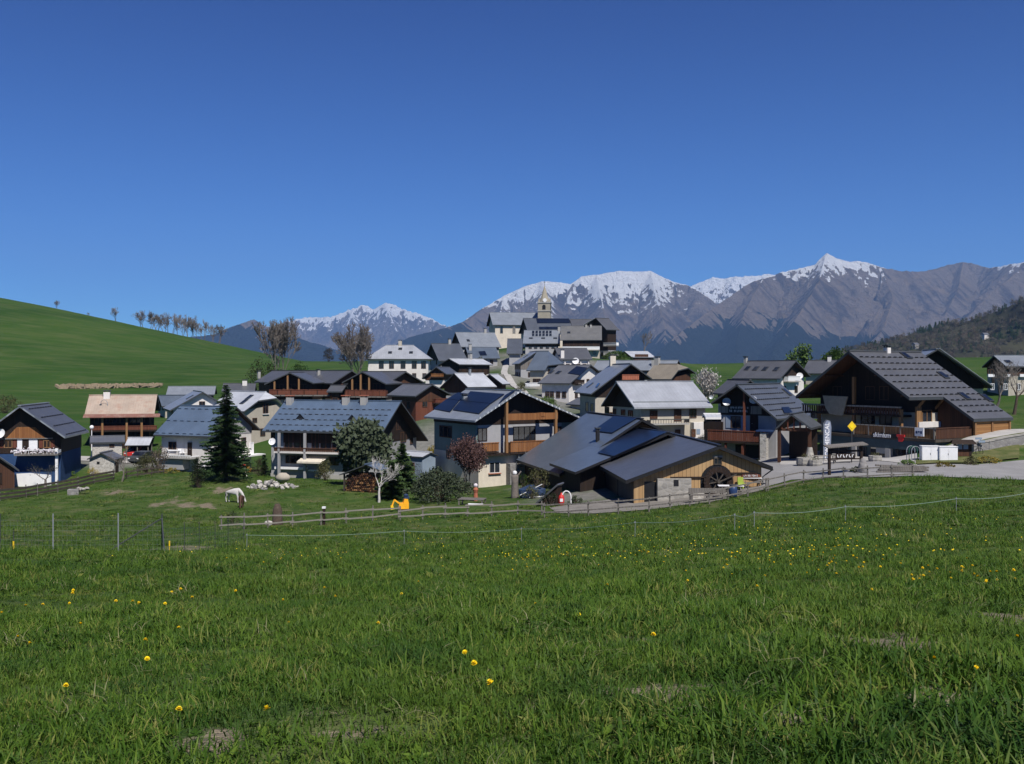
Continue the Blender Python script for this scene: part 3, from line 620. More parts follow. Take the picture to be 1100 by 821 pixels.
        for i in range(posts):
            u=u0+.1+(u1-u0-.2)*(i/(posts-1) if posts>1 else .5); pb=MB(); s.fbox(pb,face,u-.1,u+.1,-.4 if ptop is None else z0-.18,(ptop if ptop else z0-.19),depth-.3,depth-.1); s.b(pb,'post',m)
        return bal
    def poly_on(s,face,pts,m,name='solar_panel',lift=.07,t=.05,frame=None,uz=False):
        P=[s.hit(face,*q) for q in pts] if not uz else pts
        sl=s.hl/s.wl if face=='roofL' else -s.hr/s.wr; nrm=Vector((-sl,0,1)).normalized()
        mb=MB(); mb.prism([p+nrm*lift for p in P],nrm*t); o=s.b(mb,name,m)
        return o
    def skylight(s,face,px,py,w=.9,h=1.2,m='glass'):
        c=s.hit(face,px,py); sl=s.hl/s.wl if face=='roofL' else -s.hr/s.wr; nrm=Vector((-sl,0,1)).normalized(); U=Vector((0,1,0)); V=nrm.cross(U)
        q=lambda a,b,l:c+U*a+V*b+nrm*l
        mb=MB(); mb.prism([q(-w/2,-h/2,-.05),q(w/2,-h/2,-.05),q(w/2,h/2,-.05),q(-w/2,h/2,-.05)],nrm*.16); o=s.b(mb,'skylight','dark_metal')
        mb=MB(); f=.09; mb.prism([q(-w/2+f,-h/2+f,.112),q(w/2-f,-h/2+f,.112),q(w/2-f,h/2-f,.112),q(-w/2+f,h/2-f,.112)],nrm*.02); s.b(mb,'pane',m,o)
    def guards(s,face,n=4,m='dark_metal',y0=.6,y1=None,x0=.12,x1=.95,gap=1.05,lo=None):
        w,h,sg=(s.wl,s.hl,-1) if face=='roofL' else (s.wr,s.hr,1)
        sl=h/w; nrm=Vector((sg*sl,0,1)).normalized(); y1=y1 or s.L-.5
        for i in range(n):
            fr_=x0+(x1-x0)*i/max(1,n-1); x=w*fr_; mb=MB(); y=y0; V=Vector((sg*1,0,-sl)).normalized(); o=Vector((sg*x,0,s.H-x*sl)); Q=[]
            while y<y1:
                Q+=[(y,.012),(y,.12),(y+gap*.5,.12),(y+gap*.5,.012)]; y+=gap
            crenel(mb,[o+Vector((0,yy,0))+nrm*zz for yy,zz in Q],[o+Vector((0,yy,0))-nrm*.02 for yy,zz in Q],V*.05)
            s.b(mb,'snow_guard',m)
    def chimney(s,y,x=0,w=.7,h=1.3,m='concrete',cap='dark_metal',z=None):
        zb=s.zt(x)-.3; zt=s.zt(x)+s.t+h*(1 if abs(x)>.9 else .8)
        mb=MB(); mb.box(x-w/2,y-w/2,zb,x+w/2,y+w/2,zt); c=s.b(mb,'chimney',m)
        mb=MB(); mb.box(x-w/2-.1,y-w/2-.1,zt+.18,x+w/2+.1,y+w/2+.1,zt+.27)
        for a in (-1,1):
            for b_ in (-1,1): mb.box(x+a*w*.35-.05,y+b_*w*.35-.05,zt,x+a*w*.35+.05,y+b_*w*.35+.05,zt+.18)
        s.b(mb,'chimney_cap',cap,c)
    def chimney_px(s,face,px,py,**k):
        c=s.hit(face,px,py); s.chimney(c.y,c.x,**k)
    def dish(s,face,px,py,r=.45,m='white_paint',d=.55):
        sv=(s.ov,s.xl,s.xr); 
        if face=='near': s.ov-=d
        elif face=='left': s.xl-=d
        elif face=='right': s.xr+=d
        c=s.hit(face,px,py); s.ov,s.xl,s.xr=sv
        dish_at(s,c,r,m,(0,.5) if face=='near' else ((.6,0) if face=='left' else (-.6,0)))
    def purlins(s,face='near',m='wood_brown',xs=(-.9,-.45,0,.45,.9),w=.2):
        for q in xs:
            x=q*(s.wl if q<0 else s.wr)*.96; z=s.zt(x)-.14
            mb=MB(); mb.box(x-w/2,.12,z-w*.7,x+w/2,s.ov+.05,z); s.b(mb,'purlin',m)
def crenel(mb,top,bot,d):
    n=len(top); vs=[p for q in zip(top,bot) for p in q]; vs2=[p+d for p in vs]; fs=[]
    for i in range(n-1):
        if (top[i]-top[i+1]).length<1e-4: continue
        a,b,c,e=2*i,2*i+1,2*i+3,2*i+2; m=2*n
        if i%4 in (1,3) : fs+= [(a,b,c,e),(m+a,m+e,m+c,m+b)]
        fs.append((a,e,m+e,m+a))
    mb.add(vs+vs2,fs)
def dish_at(s,c,r,m,arm):
    a=MB(); n=14; prof=[]
    D=Vector((-.15,-1,.35)).normalized(); U=D.orthogonal().normalized(); V=D.cross(U)
    D=(s.Mi.to_3x3()@D); U=(s.Mi.to_3x3()@U); V=(s.Mi.to_3x3()@V)
    rings=[(0,0),(.4*r,.03),(.75*r,.1*r),(r,.22*r)]; vs=[];fs=[]
    for rr,dz in rings:
        for i in range(n): t=2*math.pi*i/n; vs.append(c+U*rr*math.cos(t)+V*rr*math.sin(t)+D*dz)
    for j in range(3):
        for i in range(n): q=j*n+i; w=j*n+(i+1)%n; fs.append((q,w,w+n,q+n))
    a.add(vs,fs); o=s.b(a,'satellite_dish',m,None,True)
    b=MB(); b.tube(c,c+Vector((arm[0],arm[1],-.1)),.03,.03,5); b.tube(c-V*r*.8,c+D*r*.9,.015,.015,4); s.b(b,'mount','steel_grey',o)
# ---- far hilltop and church
def simple(k,name,label,roofm,wallm,upper=None,z1=None,cat='house',group='houses of the village',hipn=None,hipf=None,near=(2,[1.,3.4]),left=(0,[]),right=(0,[]),shut=None,frame='wood_frame',guards=None,os_=.6,ov=.7,found=None,**kw):
    h=House(k,name,label,cat,group,os_=os_,ov=ov,**kw)
    h.roof(roofm,hipn=hipn,hipf=hipf); h.walls(wallm,upper,z1,found)
    for f,(n_,rows) in (('near',near),('left',left),('right',right)):
        if n_: h.grid(f,n_,rows,frame=frame,shut=shut)
    if guards: h.guards(guards[0],guards[1])
    return h
h=simple('J1','village_house','dark slate roofed house left of the broad blue roof below the church','roof_slate','grey_plaster','wood_dark',3.2,right=(3,[1.,3.2]),near=(2,[1,3.6,5.8]))
h.chimney(5)
h=simple('J2','village_house','long blue-grey roofed house just left of the church nave','roof_steel','grey_plaster','wood_dark',3.,right=(4,[1.]),near=(2,[1.,4.,6.2])); h.skylight('roofR',503,366); h.chimney(9)
h=simple('J3','village_house','low dark blue roofed house under the broad roof left of the street','roof_bluegrey','grey_plaster',right=(3,[.6]),near=(2,[1,3])); h.poly_on('roofR',[(514,378),(521,377.5),(523,382),(516,382.3)],'solar'); h.chimney_px('roofR',505,376)
# church: nave and tower are one building
c=House('K','church','pale village church with a grey nave roof and pointed stone bell tower','church',None,os_=.7,ov=.9)
c.roof('roof_steel',hipf=(4,.99)); c.hip=(0,0); c.ovf=4.9; c.walls('cream_plaster'); c.ovf=.6
c.grid('near',1,[6.5],w=.9,h=1.8,frame='beige_plaster'); 
for i in range(5): c.window('right',(2.5+i*4.1,3.5+i*4.1,4.6,7.2),'beige_plaster',uz=True,mull=False)
mb=MB(); mb.box(c.xr-.05,1.2,c.zt(c.xr)-.7,c.xr+.12,c.L-1,c.zt(c.xr)-.25); c.b(mb,'cornice','beige_plaster')
def tower(h,px,py_top,D,w):
    P=at(px,400,D); P.z=0; zt=at(px,325.6,D).z; tip=at(px,306.4,D).z; b0=basez('K')
    T=h.M.inverted()@Matrix.Translation((P.x,P.y,0))@Matrix.Rotation(R_(-8),4,'Z')
    def Bd(mb,n,m,p=None,sm=False): return mb.build(n,m,p or h.root,sm,T)
    a=w/2; mid=at(px,337,D).z; mb=MB(); mb.box(-a,-a,b0-1,a,a,zt-.0); tw=Bd(mb,'bell_tower','tower_stone')
    for z in (zt,at(px,334.5,D).z,at(px,344,D).z):
        mb=MB(); mb.box(-a-.18,-a-.18,z-.16,a+.18,a+.18,z+.16); Bd(mb,'string_course','concrete',tw)
    zb0,zb1=at(px,333,D).z,at(px,328,D).z
    for dx,dy in ((0,-1),(-1,0),(1,0),(0,1)):
        mb=MB(); n_=8; ww=.55; pts=[(-ww,zb0),(ww,zb0)]+[(ww*math.cos(t),zb1-.5+ww*math.sin(t)) for t in [math.pi*i/n_ for i in range(n_+1)]]
        if dx==0: V=[Vector((p,dy*(a+.01),z)) for p,z in pts]; ex=Vector((0,dy*.05,0))
        else: V=[Vector((dx*(a+.01),p,z)) for p,z in pts]; ex=Vector((dx*.05,0,0))
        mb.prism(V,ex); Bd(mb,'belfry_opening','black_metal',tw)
    mb=MB(); n_=8; r=a*.88; vs=[Vector((r*math.cos(2*math.pi*(i+.5)/n_),r*math.sin(2*math.pi*(i+.5)/n_),zt+.16)) for i in range(n_)]+[Vector((0,0,tip))]
    mb.add(vs,[(i,(i+1)%n_,n_) for i in range(n_)]+[tuple(range(n_-1,-1,-1))]); sp=Bd(mb,'spire','tower_stone')
    for sx in (-1,1):
        for sy in (-1,1):
            mb=MB(); x,y=sx*a*.82,sy*a*.82; mb.add([Vector((x-.32,y-.32,zt+.16)),Vector((x+.32,y-.32,zt+.16)),Vector((x+.32,y+.32,zt+.16)),Vector((x-.32,y+.32,zt+.16)),Vector((x,y,zt+1.9))],[(0,1,4),(1,2,4),(2,3,4),(3,0,4),(3,2,1,0)]); Bd(mb,'pinnacle','tower_stone',sp)
    mb=MB(); mb.tube((0,0,tip-.2),(0,0,tip+1.5),.06,.04,5); mb.box(-.35,-.04,tip+.9,.35,.04,tip+1.0); Bd(mb,'cross','black_metal',sp)
    mb=MB(); mb.tube((a*.15,-a*.78,at(px,323,D).z),(a*.15,-a-.12,at(px,323,D).z),.62,.62,16); Bd(mb,'clock_face','white_paint',tw)
tower(c,585,0,327,4.0)
h=simple('L1','village_house','house right of the church with a dark blue band of solar panels on its roof','roof_slate','cream_plaster','wood_dark',4,near=(2,[1.,3.5,5.5]),right=(0,[])); h.poly_on('roofR',[(576,342.6),(611,342.6),(612.5,347.5),(577,347.5)],'solar')
h.poly_on('roofR',[(579,351.5),(600,351.5),(600,354.2),(579,354.2)],'solar')
h=simple('L2','village_house','house with a pale grey roof and twelve small solar thermal tubes below the bell tower','roof_steel','grey_plaster','wood_dark',1.0,right=(5,[.4]),near=(0,[]))
for i in range(6):
    for j in range(2):
        x0=571.6+i*3.7; y0=355.8+j*3.1; h.poly_on('roofR',[(x0,y0),(x0+2.5,y0),(x0+2.4,y0+2.5),(x0-.1,y0+2.5)],'glass','solar_panel')
for x in (570.3,583.5,596.5): h.skylight('roofR',x,363.6,1.1,.9)
h.chimney(10,.3)
h=simple('L3','village_house','wide hilltop house with a weathered grey roof and a dark timber wall','roof_stone','warm_plaster','wood_dark',2.6,right=(5,[.6,3.]),near=(0,[])); h.skylight('roofR',611,357.5); h.chimney(7,.8,.5,.8); h.chimney(8.3,.8,.5,.8)
h.balcony('right',(h.ov,h.L-h.ovf,1.9,2.8),'white_paint',1.2,'concrete',uz=True)
h=simple('L4','village_house','tall hilltop chalet with two white balconies on the right end of the village','roof_dark','grey_plaster','wood_dark',2.6,near=(2,[.8]),right=(0,[]),os_=.9,ov=1.3)
for y in ((368,371.5),(377.5,381.5)):
    h.balcony('near',(648,y[0],662,y[1]),'white_paint',1.0,'concrete')
h.poly_on('roofL',[(639,342),(640.5,342.2),(627.5,349.6),(626.5,349.2)],'white_paint','verge',.02,.06)
h=simple('L5','village_house','small dark roofed house beside the upper street below the church wall','roof_slate','grey_plaster',right=(2,[.8]),near=(0,[]))
h=simple('L6','village_house','pale grey gabled house on the right of the street, its roof running uphill','roof_steel','grey_plaster','wood_grey',2.6,near=(2,[.8,3.]),left=(3,[.8,2.8])); h.skylight('roofL',565,383)
h=simple('L7','village_house','house with a dark blue hipped roof and a pale balcony right of the street','roof_bluegrey','warm_plaster',hipn=(1.8,.75),near=(2,[.8,3.]),left=(2,[.9,3.1]))
h.balcony('near',(569,411,580,415.5),'white_paint',1.1,'concrete')
h=simple('L8','village_house','house with a plum-grey roof, white posts and a round dish in mid village','roof_dark','white_plaster',right=(4,[.6,2.4]),near=(0,[]))
h.dish('right',618.5,388,.8); h.chimney_px('roofR',604,384,w=.8,h=1.6,m='white_plaster')
for i in range(4): h.panel('right',(1.2+i*1.9,1.45+i*1.9,0,3),'white_plaster',.3,'pilaster',uz=True)
h=simple('L9','village_house','grey roofed white house with a small blue solar panel right of the street','roof_grey','white_plaster',near=(2,[.8,3.2]),left=(4,[.9,3.1])); h.poly_on('roofL',[(619.5,394),(631,395.5),(624,403.5),(610,401.5)],'solar'); h.skylight('roofL',600,400.5); h.skylight('roofL',592,400)
h.balcony('near',(618,408,628,412),'wood_dark',.8)
h=simple('L10','barn','low white roofed shed with brown walls on the green behind the village','roof_white','wood_dark',near=(0,[]),os_=.3,ov=.4,cat='barn',group=None)
mb=MB(); h.fbox(mb,'right',1,5,0,1.9,.0,.03); h.b(mb,'door','wood_brown')
# ---- left of the street
h=simple('I2','village_house','white roofed house with a dark window band left of the street','roof_white','white_plaster','wood_dark',1.2,near=(2,[.8,2.6]),right=(5,[1.0])); h.chimney(7)
h=simple('I1','chalet','small brown chalet with a grey roof in front of the white hipped building','roof_slate','white_plaster','wood_brown',1.4,near=(2,[1.6]),right=(2,[1.]),cat='chalet'); h.balcony('near',(463,401.5,476,405),'wood_orange',.9)
h=simple('I3','chalet','brown chalet with a bright white sheet roof left of the street','roof_white','white_plaster','wood_brown',1.6,near=(1,[2.8]),right=(2,[.6]),cat='chalet'); h.chimney(3,.6,.35,1.3,'steel_grey')
h=simple('I4','shed','narrow brown lean-to with a white roof at the foot of the street','roof_white','wood_brown',near=(0,[]),cat='shed',group=None)
mb=MB(); h.fbox(mb,'left',.9,1.8,0,1.8,0,.04); h.b(mb,'door','wood_dark')
h=simple('F3','chalet','low chalet with a plain grey roof and red-brown timber walls','roof_grey','wood_red','wood_brown',2.0,near=(2,[1.2]),left=(2,[.9]),cat='chalet',ov=.8); h.balcony('near',(468,428,482,433),'wood_red',.9)
# F1 and F2: long brown chalets, each with a cross gable and a balcony
def cross(k,kx,label,bal,posts):
    h=House(k,'chalet',label,'chalet','brown timber chalets with cross gables',os_=.7,ov=.9); h.roof('roof_dark'); h.walls('warm_plaster','wood_brown',1.6)
    g=House(kx,root=h,base=basez(k),os_=.6,ov=1.6); g.L=11; g.roof('roof_dark'); g.walls('warm_plaster','wood_dark',1.6)
    g.balcony('near',bal,'wood_red',1.5,'wood_grey')
    zr=g.H
    for x in posts:
        mb=MB(); xx=g.hit('near',x,410).x; z1=g.zt(xx)-.05; zb=g.hit('near',x,422).z; mb.box(xx-.13,.15,zb,xx+.13,.41,z1); g.b(mb,'post','wood_honey')
    g.grid('near',4,[.4],w=1.,h=1.2); g.grid('near',3,[g.H-3.6],w=1.2,h=1.7)
    h.grid('left',5,[.4,3.0],w=1.1,h=1.3); h.grid('near',2,[.5,3.])
    return h,g
h,g=cross('F1','F1x','long brown chalet with a wide balcony, left one of the two with cross gables',(289,418.5,354,424.5),(297,311,323))
h.chimney_px('roofL',278,404,w=.5,h=.8); h.chimney_px('roofL',342,403,w=.5,h=.8)
h,g=cross('F2','F2x','brown chalet with a red balcony, right one of the two with cross gables',(371,419,414,426),(381,390,399))
# the white building with a hipped roof
h=House('H','inn','white two-storey building with a pale hipped roof and a row of dark windows','building',None,os_=.7,ov=.7,ovf=.7)
h.roof('roof_silver',hipn=(4.4,1),hipf=(4.4,1),under='white_paint'); h.walls('white_plaster')
for x in (409.6,420.6,433,445,455): h.window('left',(x-2.6,388,x+2.6,396),'wood_frame')
for x in (409.6,421,445,456): h.window('left',(x-2.2,401,x+2.2,407),'wood_frame')
for x,y in ((419,379),(430,375),(441.5,379)): h.skylight('roofL',x,y,.9,1.)
h.chimney(7.5,0,.8,1.2,'warm_plaster')

RECS['F4']=((372-550)/F*160,160,-(414-400)/F*160,-80,2.6,2.,.95,1.8,.8); BASE['F4']=440
simple('F4','shed','small low roofed annex squeezed between the two brown cross-gabled chalets','roof_dark','wood_brown',near=(1,[.8]),left=(1,[.8]),cat='shed',group=None)
RECS['L11']=((612-550)/F*308,308,-(343-400)/F*308,85,9.5,5.,2.4,5.,2.4); BASE['L11']=366
simple('L11','village_house','dark roofed house behind the weathered grey roof at the top of the village','roof_dark','grey_plaster','wood_dark',2.,near=(1,[.8]),right=(3,[.8]))
RECS['L12']=((655-550)/F*200,200,-(403-400)/F*200,80,6.5,3.4,1.7,3.4,1.7); BASE['L12']=424
simple('L12','village_house','blue-grey roofed house just behind the pale tin roof with the brick-red balcony','roof_bluegrey','warm_plaster',near=(2,[.8]),right=(2,[.8]))
RECS['L13']=((640-550)/F*172,172,-(428-400)/F*172,-30,5.5,2.6,1.1,2.6,1.1); BASE['L13']=448
simple('L13','garage','low white garage with a flat grey roof on the lane right of the green bush','roof_grey','white_plaster',near=(0,[]),cat='garage',group=None).door('near',(-1.4,1.4,0,2.1),'wood_brown',uz=True)
# ---- middle and front houses
h=simple('M','village_house','house with a big pale tin roof sloping left and a brick-red gable balcony','roof_steel','warm_plaster','wood_dark',4.2,near=(2,[.8,3.2]),left=(0,[]),os_=.9,ov=1.2)
for r in ((629.4,432,632.2,442.5),(634.8,433.5,637.6,443.5)): h.window('left',r,'blue_paint')
h.balcony('near',(668.5,402.5,686.5,408.5),'terracotta',1.1); h.chimney_px('roofL',658,391.5,w=.9,h=1.7,m='cream_plaster'); h.poly_on('roofL',[(640,416),(643,412),(645,412.5),(642,416.5)],'glass','skylight'); h.skylight('roofL',634,414)
h=House('N','village_house','white farmhouse under a bright silver roof, behind the twin solar barns','house','houses of the village',os_=.8,ov=1.3)
h.roof('roof_silver',fascia='roof_silver'); h.walls('warm_plaster','wood_dark',3.9)
for r,m in (((650,437,654.6,445),'wood_brown'),((658.6,439,662,446.4),'wood_frame'),((667.4,440,671.8,447.2),'wood_frame'),((675,440.8,680,448.2),'wood_frame')): h.window('near',r,m)
for r in ((698,441,706,450),(724,440,731.6,452.6)): h.door('right',r)
h.window('right',(740.5,439.5,748,449),'wood_frame')
h.balcony('right',(699,450.3,740.5,455),'dark_metal',1.1,'concrete',boards=False); h.door('right',(725,461.5,730.5,471))
h.panel('right',(741.5,453.5,757,470),'white_plaster',.9,'porch'); sv=h.xr; h.xr+=.9; h.door('right',(742.5,461,747,469.5)); h.panel('right',(748,461,752,466.5),'blue_grey_plaster',.05,'notice'); h.xr=sv
u0=h.hit('right',700,436); gb=MB(); 
x=h.wr*.82; z=h.H-x*h.hr/h.wr; gb.box(x-.06,.3,z-.02,x+.06,h.L-.3,z+.14); h.b(gb,'snow_guard','steel_grey')
h.dish('right',764,427,.26,'steel_grey') 
h=simple('O','village_house','house with a tan half-hipped roof beside the blossoming tree','roof_thatch','wood_brown',hipn=(1.2,.42),near=(2,[1.2]),left=(0,[]),ov=.7); h.chimney(h.L-.5,0,.8,1.4,'concrete')
h=simple('O2','village_house','long pale blue roofed building behind the tin-roofed houses','roof_steel','grey_plaster','wood_dark',1.5,near=(2,[.8]),left=(6,[.7])); h.chimney_px('roofL',702,393,w=.7,h=1.2,m='concrete')
h=simple('P','chalet','chalet with four small skylights in its dark roof and a white gable balcony','roof_dark','white_plaster','wood_dark',3.6,near=(2,[.9,3.]),left=(5,[1.2]),cat='chalet',ov=1.0)
for q in ((803,396),(812,396.2),(822,396.5),(834,396.8)): h.skylight('roofL',*q)
h.balcony('near',(847,404,860,409.5),'white_paint',1.0,'concrete'); h.dish('near',859,404,.55); h.chimney_px('roofL',801,388.5,w=.5,h=.8)
h=simple('P2','chalet','dark roofed chalet tucked behind the left side of the restaurant','roof_dark','grey_plaster','wood_dark',2.,near=(2,[.9]),left=(2,[.9]),cat='chalet')
h=simple('P3','chalet','dark roofed chalet between the green trees behind the big sports chalet','roof_dark','warm_plaster','wood_brown',2.4,near=(2,[.9]),left=(3,[.9]),cat='chalet'); h.chimney_px('roofL',891,388,w=.6,h=1.,m='white_plaster')
# left side
h=House('B','barn','long barn with a pale tan and rust coloured sheet roof on the left','barn',None,os_=.9,ov=.8); h.roof('roof_tan'); h.walls('wood_dark','wood_red',4.9)
h.L-=0; x=-h.wl; 
rb=MB(); e=h.H-h.hl; rb.prism([Vector((x+.1,-.8,e-.02)),Vector((x+.1,h.L+.1,e-.02)),Vector((x-.75,h.L+.1,e-.42)),Vector((x-.75,-.8,e-.42))],Vector((0,0,.1))); h.b(rb,'pent_roof','roof_rust')
h.balcony('left',(97,457.5,168,462.5),'wood_red',1.0,'wood_dark')
for q in (111,137,153):
    u=h.hit('left',q,465).y; pb=MB(); pb.box(h.xl-1.05,u-.14,-.5,h.xl-.78,u+.14,h.H-h.hl-.25); h.b(pb,'post','wood_honey')
h.grid('left',6,[.4,3.5],w=1.1,h=1.4); h.chimney_px('roofL',115,426.5,w=.9,h=.9,m='white_plaster')
h=simple('B2','barn','pale blue-grey roofed building at the foot of the left meadow','roof_steel','grey_plaster',near=(2,[.8]),left=(4,[.8]),cat='barn',group=None)
h=simple('B3','village_house','house with a dark blue roof wedged between the tan barn and the white houses','roof_bluegrey','warm_plaster','wood_red',1.5,near=(2,[.8]),right=(2,[.8]))
h=simple('B4','barn','low dark roofed building behind the tall spruce','roof_dark','warm_plaster',near=(2,[.8]),left=(3,[.6]),cat='barn',group=None); h.chimney_px('roofL',263,413.5,w=.9,h=1.0,m='white_plaster')
h=simple('D3','village_house','light blue tin roofed house with a white dormer left of the spruce top','roof_steel','white_plaster',near=(3,[.8,3.2]),left=(0,[])); h.skylight('roofR',222,426); h.skylight('roofL',204,427)
c=h.hit('roofR',216,434); mb=MB(); mb.box(c.x-.9,c.y-.8,c.z-.6,c.x+.9,c.y+.8,c.z+.75); d=h.b(mb,'dormer','white_plaster'); mb=MB(); mb.box(c.x-1.2,c.y-1.05,c.z+.76,c.x+1.2,c.y+1.05,c.z+.9); h.b(mb,'dormer_roof','roof_silver',d); mb=MB(); mb.box(c.x-.6,c.y-.84,c.z-.1,c.x+.6,c.y-.8,c.z+.6); h.b(mb,'dormer_window','glass',d)
h=House('D2','village_house','white house with a half-hipped pale green-grey roof behind the spruce','house','houses of the village',os_=.5,ov=.6); h.roof('roof_white',hipn=(1.1,.45),under='white_paint'); h.walls('beige_plaster')
h.window('near',(282.3,433.4,288,444.6),'wood_frame',sill='white_paint'); h.window('near',(271,449,276,454),'wood_frame'); h.grid('near',1,[.8]); h.skylight('roofL',262,432); h.skylight('roofL',268,427)
h=House('D','village_house','white house with a plain blue roof half hidden by the tall spruce','house','houses of the village',os_=.75,ov=.8); h.roof('roof_blue'); h.walls('pink_white' if 0 else 'white_plaster','grey_plaster',4.6)
h.window('left',(181.3,474.7,189.6,483),'wood_frame',sill='white_paint'); h.door('left',(202,475.3,206.3,490.3),'wood_dark'); h.balcony('left',(171.5,488.8,204,491.3),'white_paint',1.6,'concrete',boards=False)
h.panel('left',(171.5,492.5,204,503),'grey_plaster',1.2,'porch_base'); h.window('near',(246,470,252,478),'wood_frame'); h.window('near',(259,470,264,478),'wood_frame'); h.door('near',(268,475,272,490),'white_paint'); h.guards('roofL',3,'roof_blue')
h.panel('near',(240,489,276,490.5),'white_paint',1.3,'terrace')
# curved white stair rails on the gable side
st=MB(); 
for i in range(10):
    a=h.hit('near',226-i*1.2,492+i*1.0); st.box(a.x-.14,h.ov-1.3,a.z-.3,a.x+.14,h.ov-.1,a.z+.1)
h.b(st,'outside_stair','white_paint')
# E: big blue roof with three chimneys
h=House('E','chalet','large house with a rippled blue roof, three chimneys and a striped awning','house','houses of the village',os_=1.1,ov=1.2)
h.roof('roof_blue'); h.walls('grey_plaster','wood_dark',5.0,'concrete',.7)
h.grid('near',1,[5.6],w=1.2,h=1.2)
h.window('near',(430,464,436,475),'wood_frame'); h.window('near',(440.3,462,443.2,477),'wood_frame')
h.panel('left',(295.8,464,304.6,485),'blue_grey_plaster',.06,'painted_wall')
for i,r in enumerate(((306,464.8,314.5,485),(315.5,464.8,330,485),(335,464.8,343,485),(344.5,464.8,356,485),(357,465,372,482),(376,465,392,482))): h.window('left',r,'wood_brown',name='dark_glazing',divider=1)  # dark panes paint the shade of the open gallery's recess
h.balcony('left',(294,481.5,376,486),'wood_brown',1.3,'white_plaster')
for q in (305,332.5):
    u=h.hit('left',q,470).y; pb=MB(); pb.box(h.xl-1.3,u-.13,0.2,h.xl-1.05,u+.13,h.H-h.hl-.22); h.b(pb,'post','grey_plaster')
h.window('left',(307,489.2,330,498),'wood_frame',divider=3); h.door('left',(343,492,349,507)); h.window('left',(354,491,364,500),'wood_frame')
h.panel('left',(297,501.5,331,504),'white_paint',.5,'ledge'); h.panel('left',(333,504.5,343,506),'white_paint',.5,'ledge')
aw=MB(); u0,u1,z0,z1=h.rect('left',(327,489.6,354,495)); n_=9
for i in range(n_):
    a=u0+(u1-u0)*i/n_; b=u0+(u1-u0)*(i+1)/n_; aw.add([(h.xl-.05,a,z1),(h.xl-.05,b,z1),(h.xl-1.9,b,z1-.55),(h.xl-1.9,a,z1-.55),(h.xl-1.9,a,z1-.75),(h.xl-1.9,b,z1-.75)],[(0,1,2,3),(3,2,5,4)],i%2)
h.b(aw,'awning',['cream_cloth','cream_plaster'])
h.dish('left',292.5,474.6,.42,d=1.6)
for px in (311.5,371.5,391): h.chimney_px('roofL',px,433.5,w=.7,h=.9,m='concrete',cap='terracotta')
for q in ((323,450),(378.5,451)):
    c=h.hit('roofL',*q); mb=MB(); y=c.y; x=c.x; zb=c.z
    A,B_,T,K=Vector((x-.15,y-.65,zb-.08)),Vector((x-.15,y+.65,zb-.08)),Vector((x-.15,y,zb+.62)),Vector((x+1.15,y,zb+.64))
    mb.add([A,B_,T,K],[(0,2,3),(1,3,2)],0); mb.add([A+Vector((.08,.1,0)),B_+Vector((.08,-.1,0)),T+Vector((.08,0,-.08))],[(0,1,2)],1); h.b(mb,'roof_vent',['roof_blue','black_metal'])
h.guards('roofL',5,'roof_slate',gap=.8,x0=.3,x1=.99)
# G: green house with the solar roof
h=House('G','chalet','teal and cream chalet with big solar panels and orange timber balconies','chalet',None,os_=1.0,ov=1.5)
h.roof('roof_steel',fascia='roof_steel'); h.walls('teal_plaster','wood_dark',7.0)
cb=MB(); zc=h.hit('near',540,487.5).z; cb.box(h.xl-.03,h.ov-.55,-1.6,h.xr+.03,h.L-h.ovf+.03,zc); h.b(cb,'ground_floor_wall','cream_plaster')
h.panel('near',(513.5,454,603,487),'grey_plaster',.02,'wall_panel'); 
h.window('near',(551,458,575,474),'wood_dark',divider=3,name='dark_glazing'); h.window('near',(598,458,603,467.5),'wood_frame'); h.window('near',(513,460,523,474),'wood_dark',name='dark_glazing')
h.ov-=.55; h.window('near',(525.3,496.2,536.8,508.3),'white_plaster',sill='terracotta',mull=True); h.ov+=.55; h.window('left',(472.5,457.5,485.5,470),'wood_brown',divider=2); h.window('left',(480,484,484,493),'wood_brown')
h.panel('near',(537,443.5,592,450.5),'wood_orange',1.3,'timber_screen',d0=1.2); h.panel('near',(574,443,578,447),'wood_orange',1.35,'timber_screen')
for px in (537.5,590.5):
    a=h.hit('near',px,470); x=a.x*(1-1.2/110); pb=MB(); z0=h.hit('near',px,486).z; pb.box(x-.14,h.ov-1.35,z0,x+.14,h.ov-1.07,h.zt(x)-.05); h.b(pb,'post','wood_honey')
h.balcony('near',(518.5,475.5,536,485.5),'wood_orange',1.35,'wood_dark'); h.balcony('near',(548.7,473.5,590,485.5),'wood_orange',1.35,'wood_dark')
mb=MB(); zz=h.hit('near',540,487).z; mb.box(h.xl+.2,h.ov-1.3,zz-.1,h.xr-.3,h.ov-.02,zz+.08); h.b(mb,'deck','wood_dark')
for P in ([(506,421.3),(542.3,424.2),(527.5,434.5),(495.5,431)],[(495,431.3),(527,434.8),(514.9,445.2),(486.8,441)],[(492.5,422.6),(503.5,423.8),(494,431),(480.5,429.5)],[(480,429.8),(493.6,431.3),(483.8,443.2),(466.3,439.8)]): h.poly_on('roofL',P,'solar')
h.chimney_px('roofL',499,429,w=.5,h=.35,m='steel_grey',z=0)
h.poly_on('roofL',[(543,425.5),(551.5,420.5),(553.5,421),(536,434.5)],'solar')
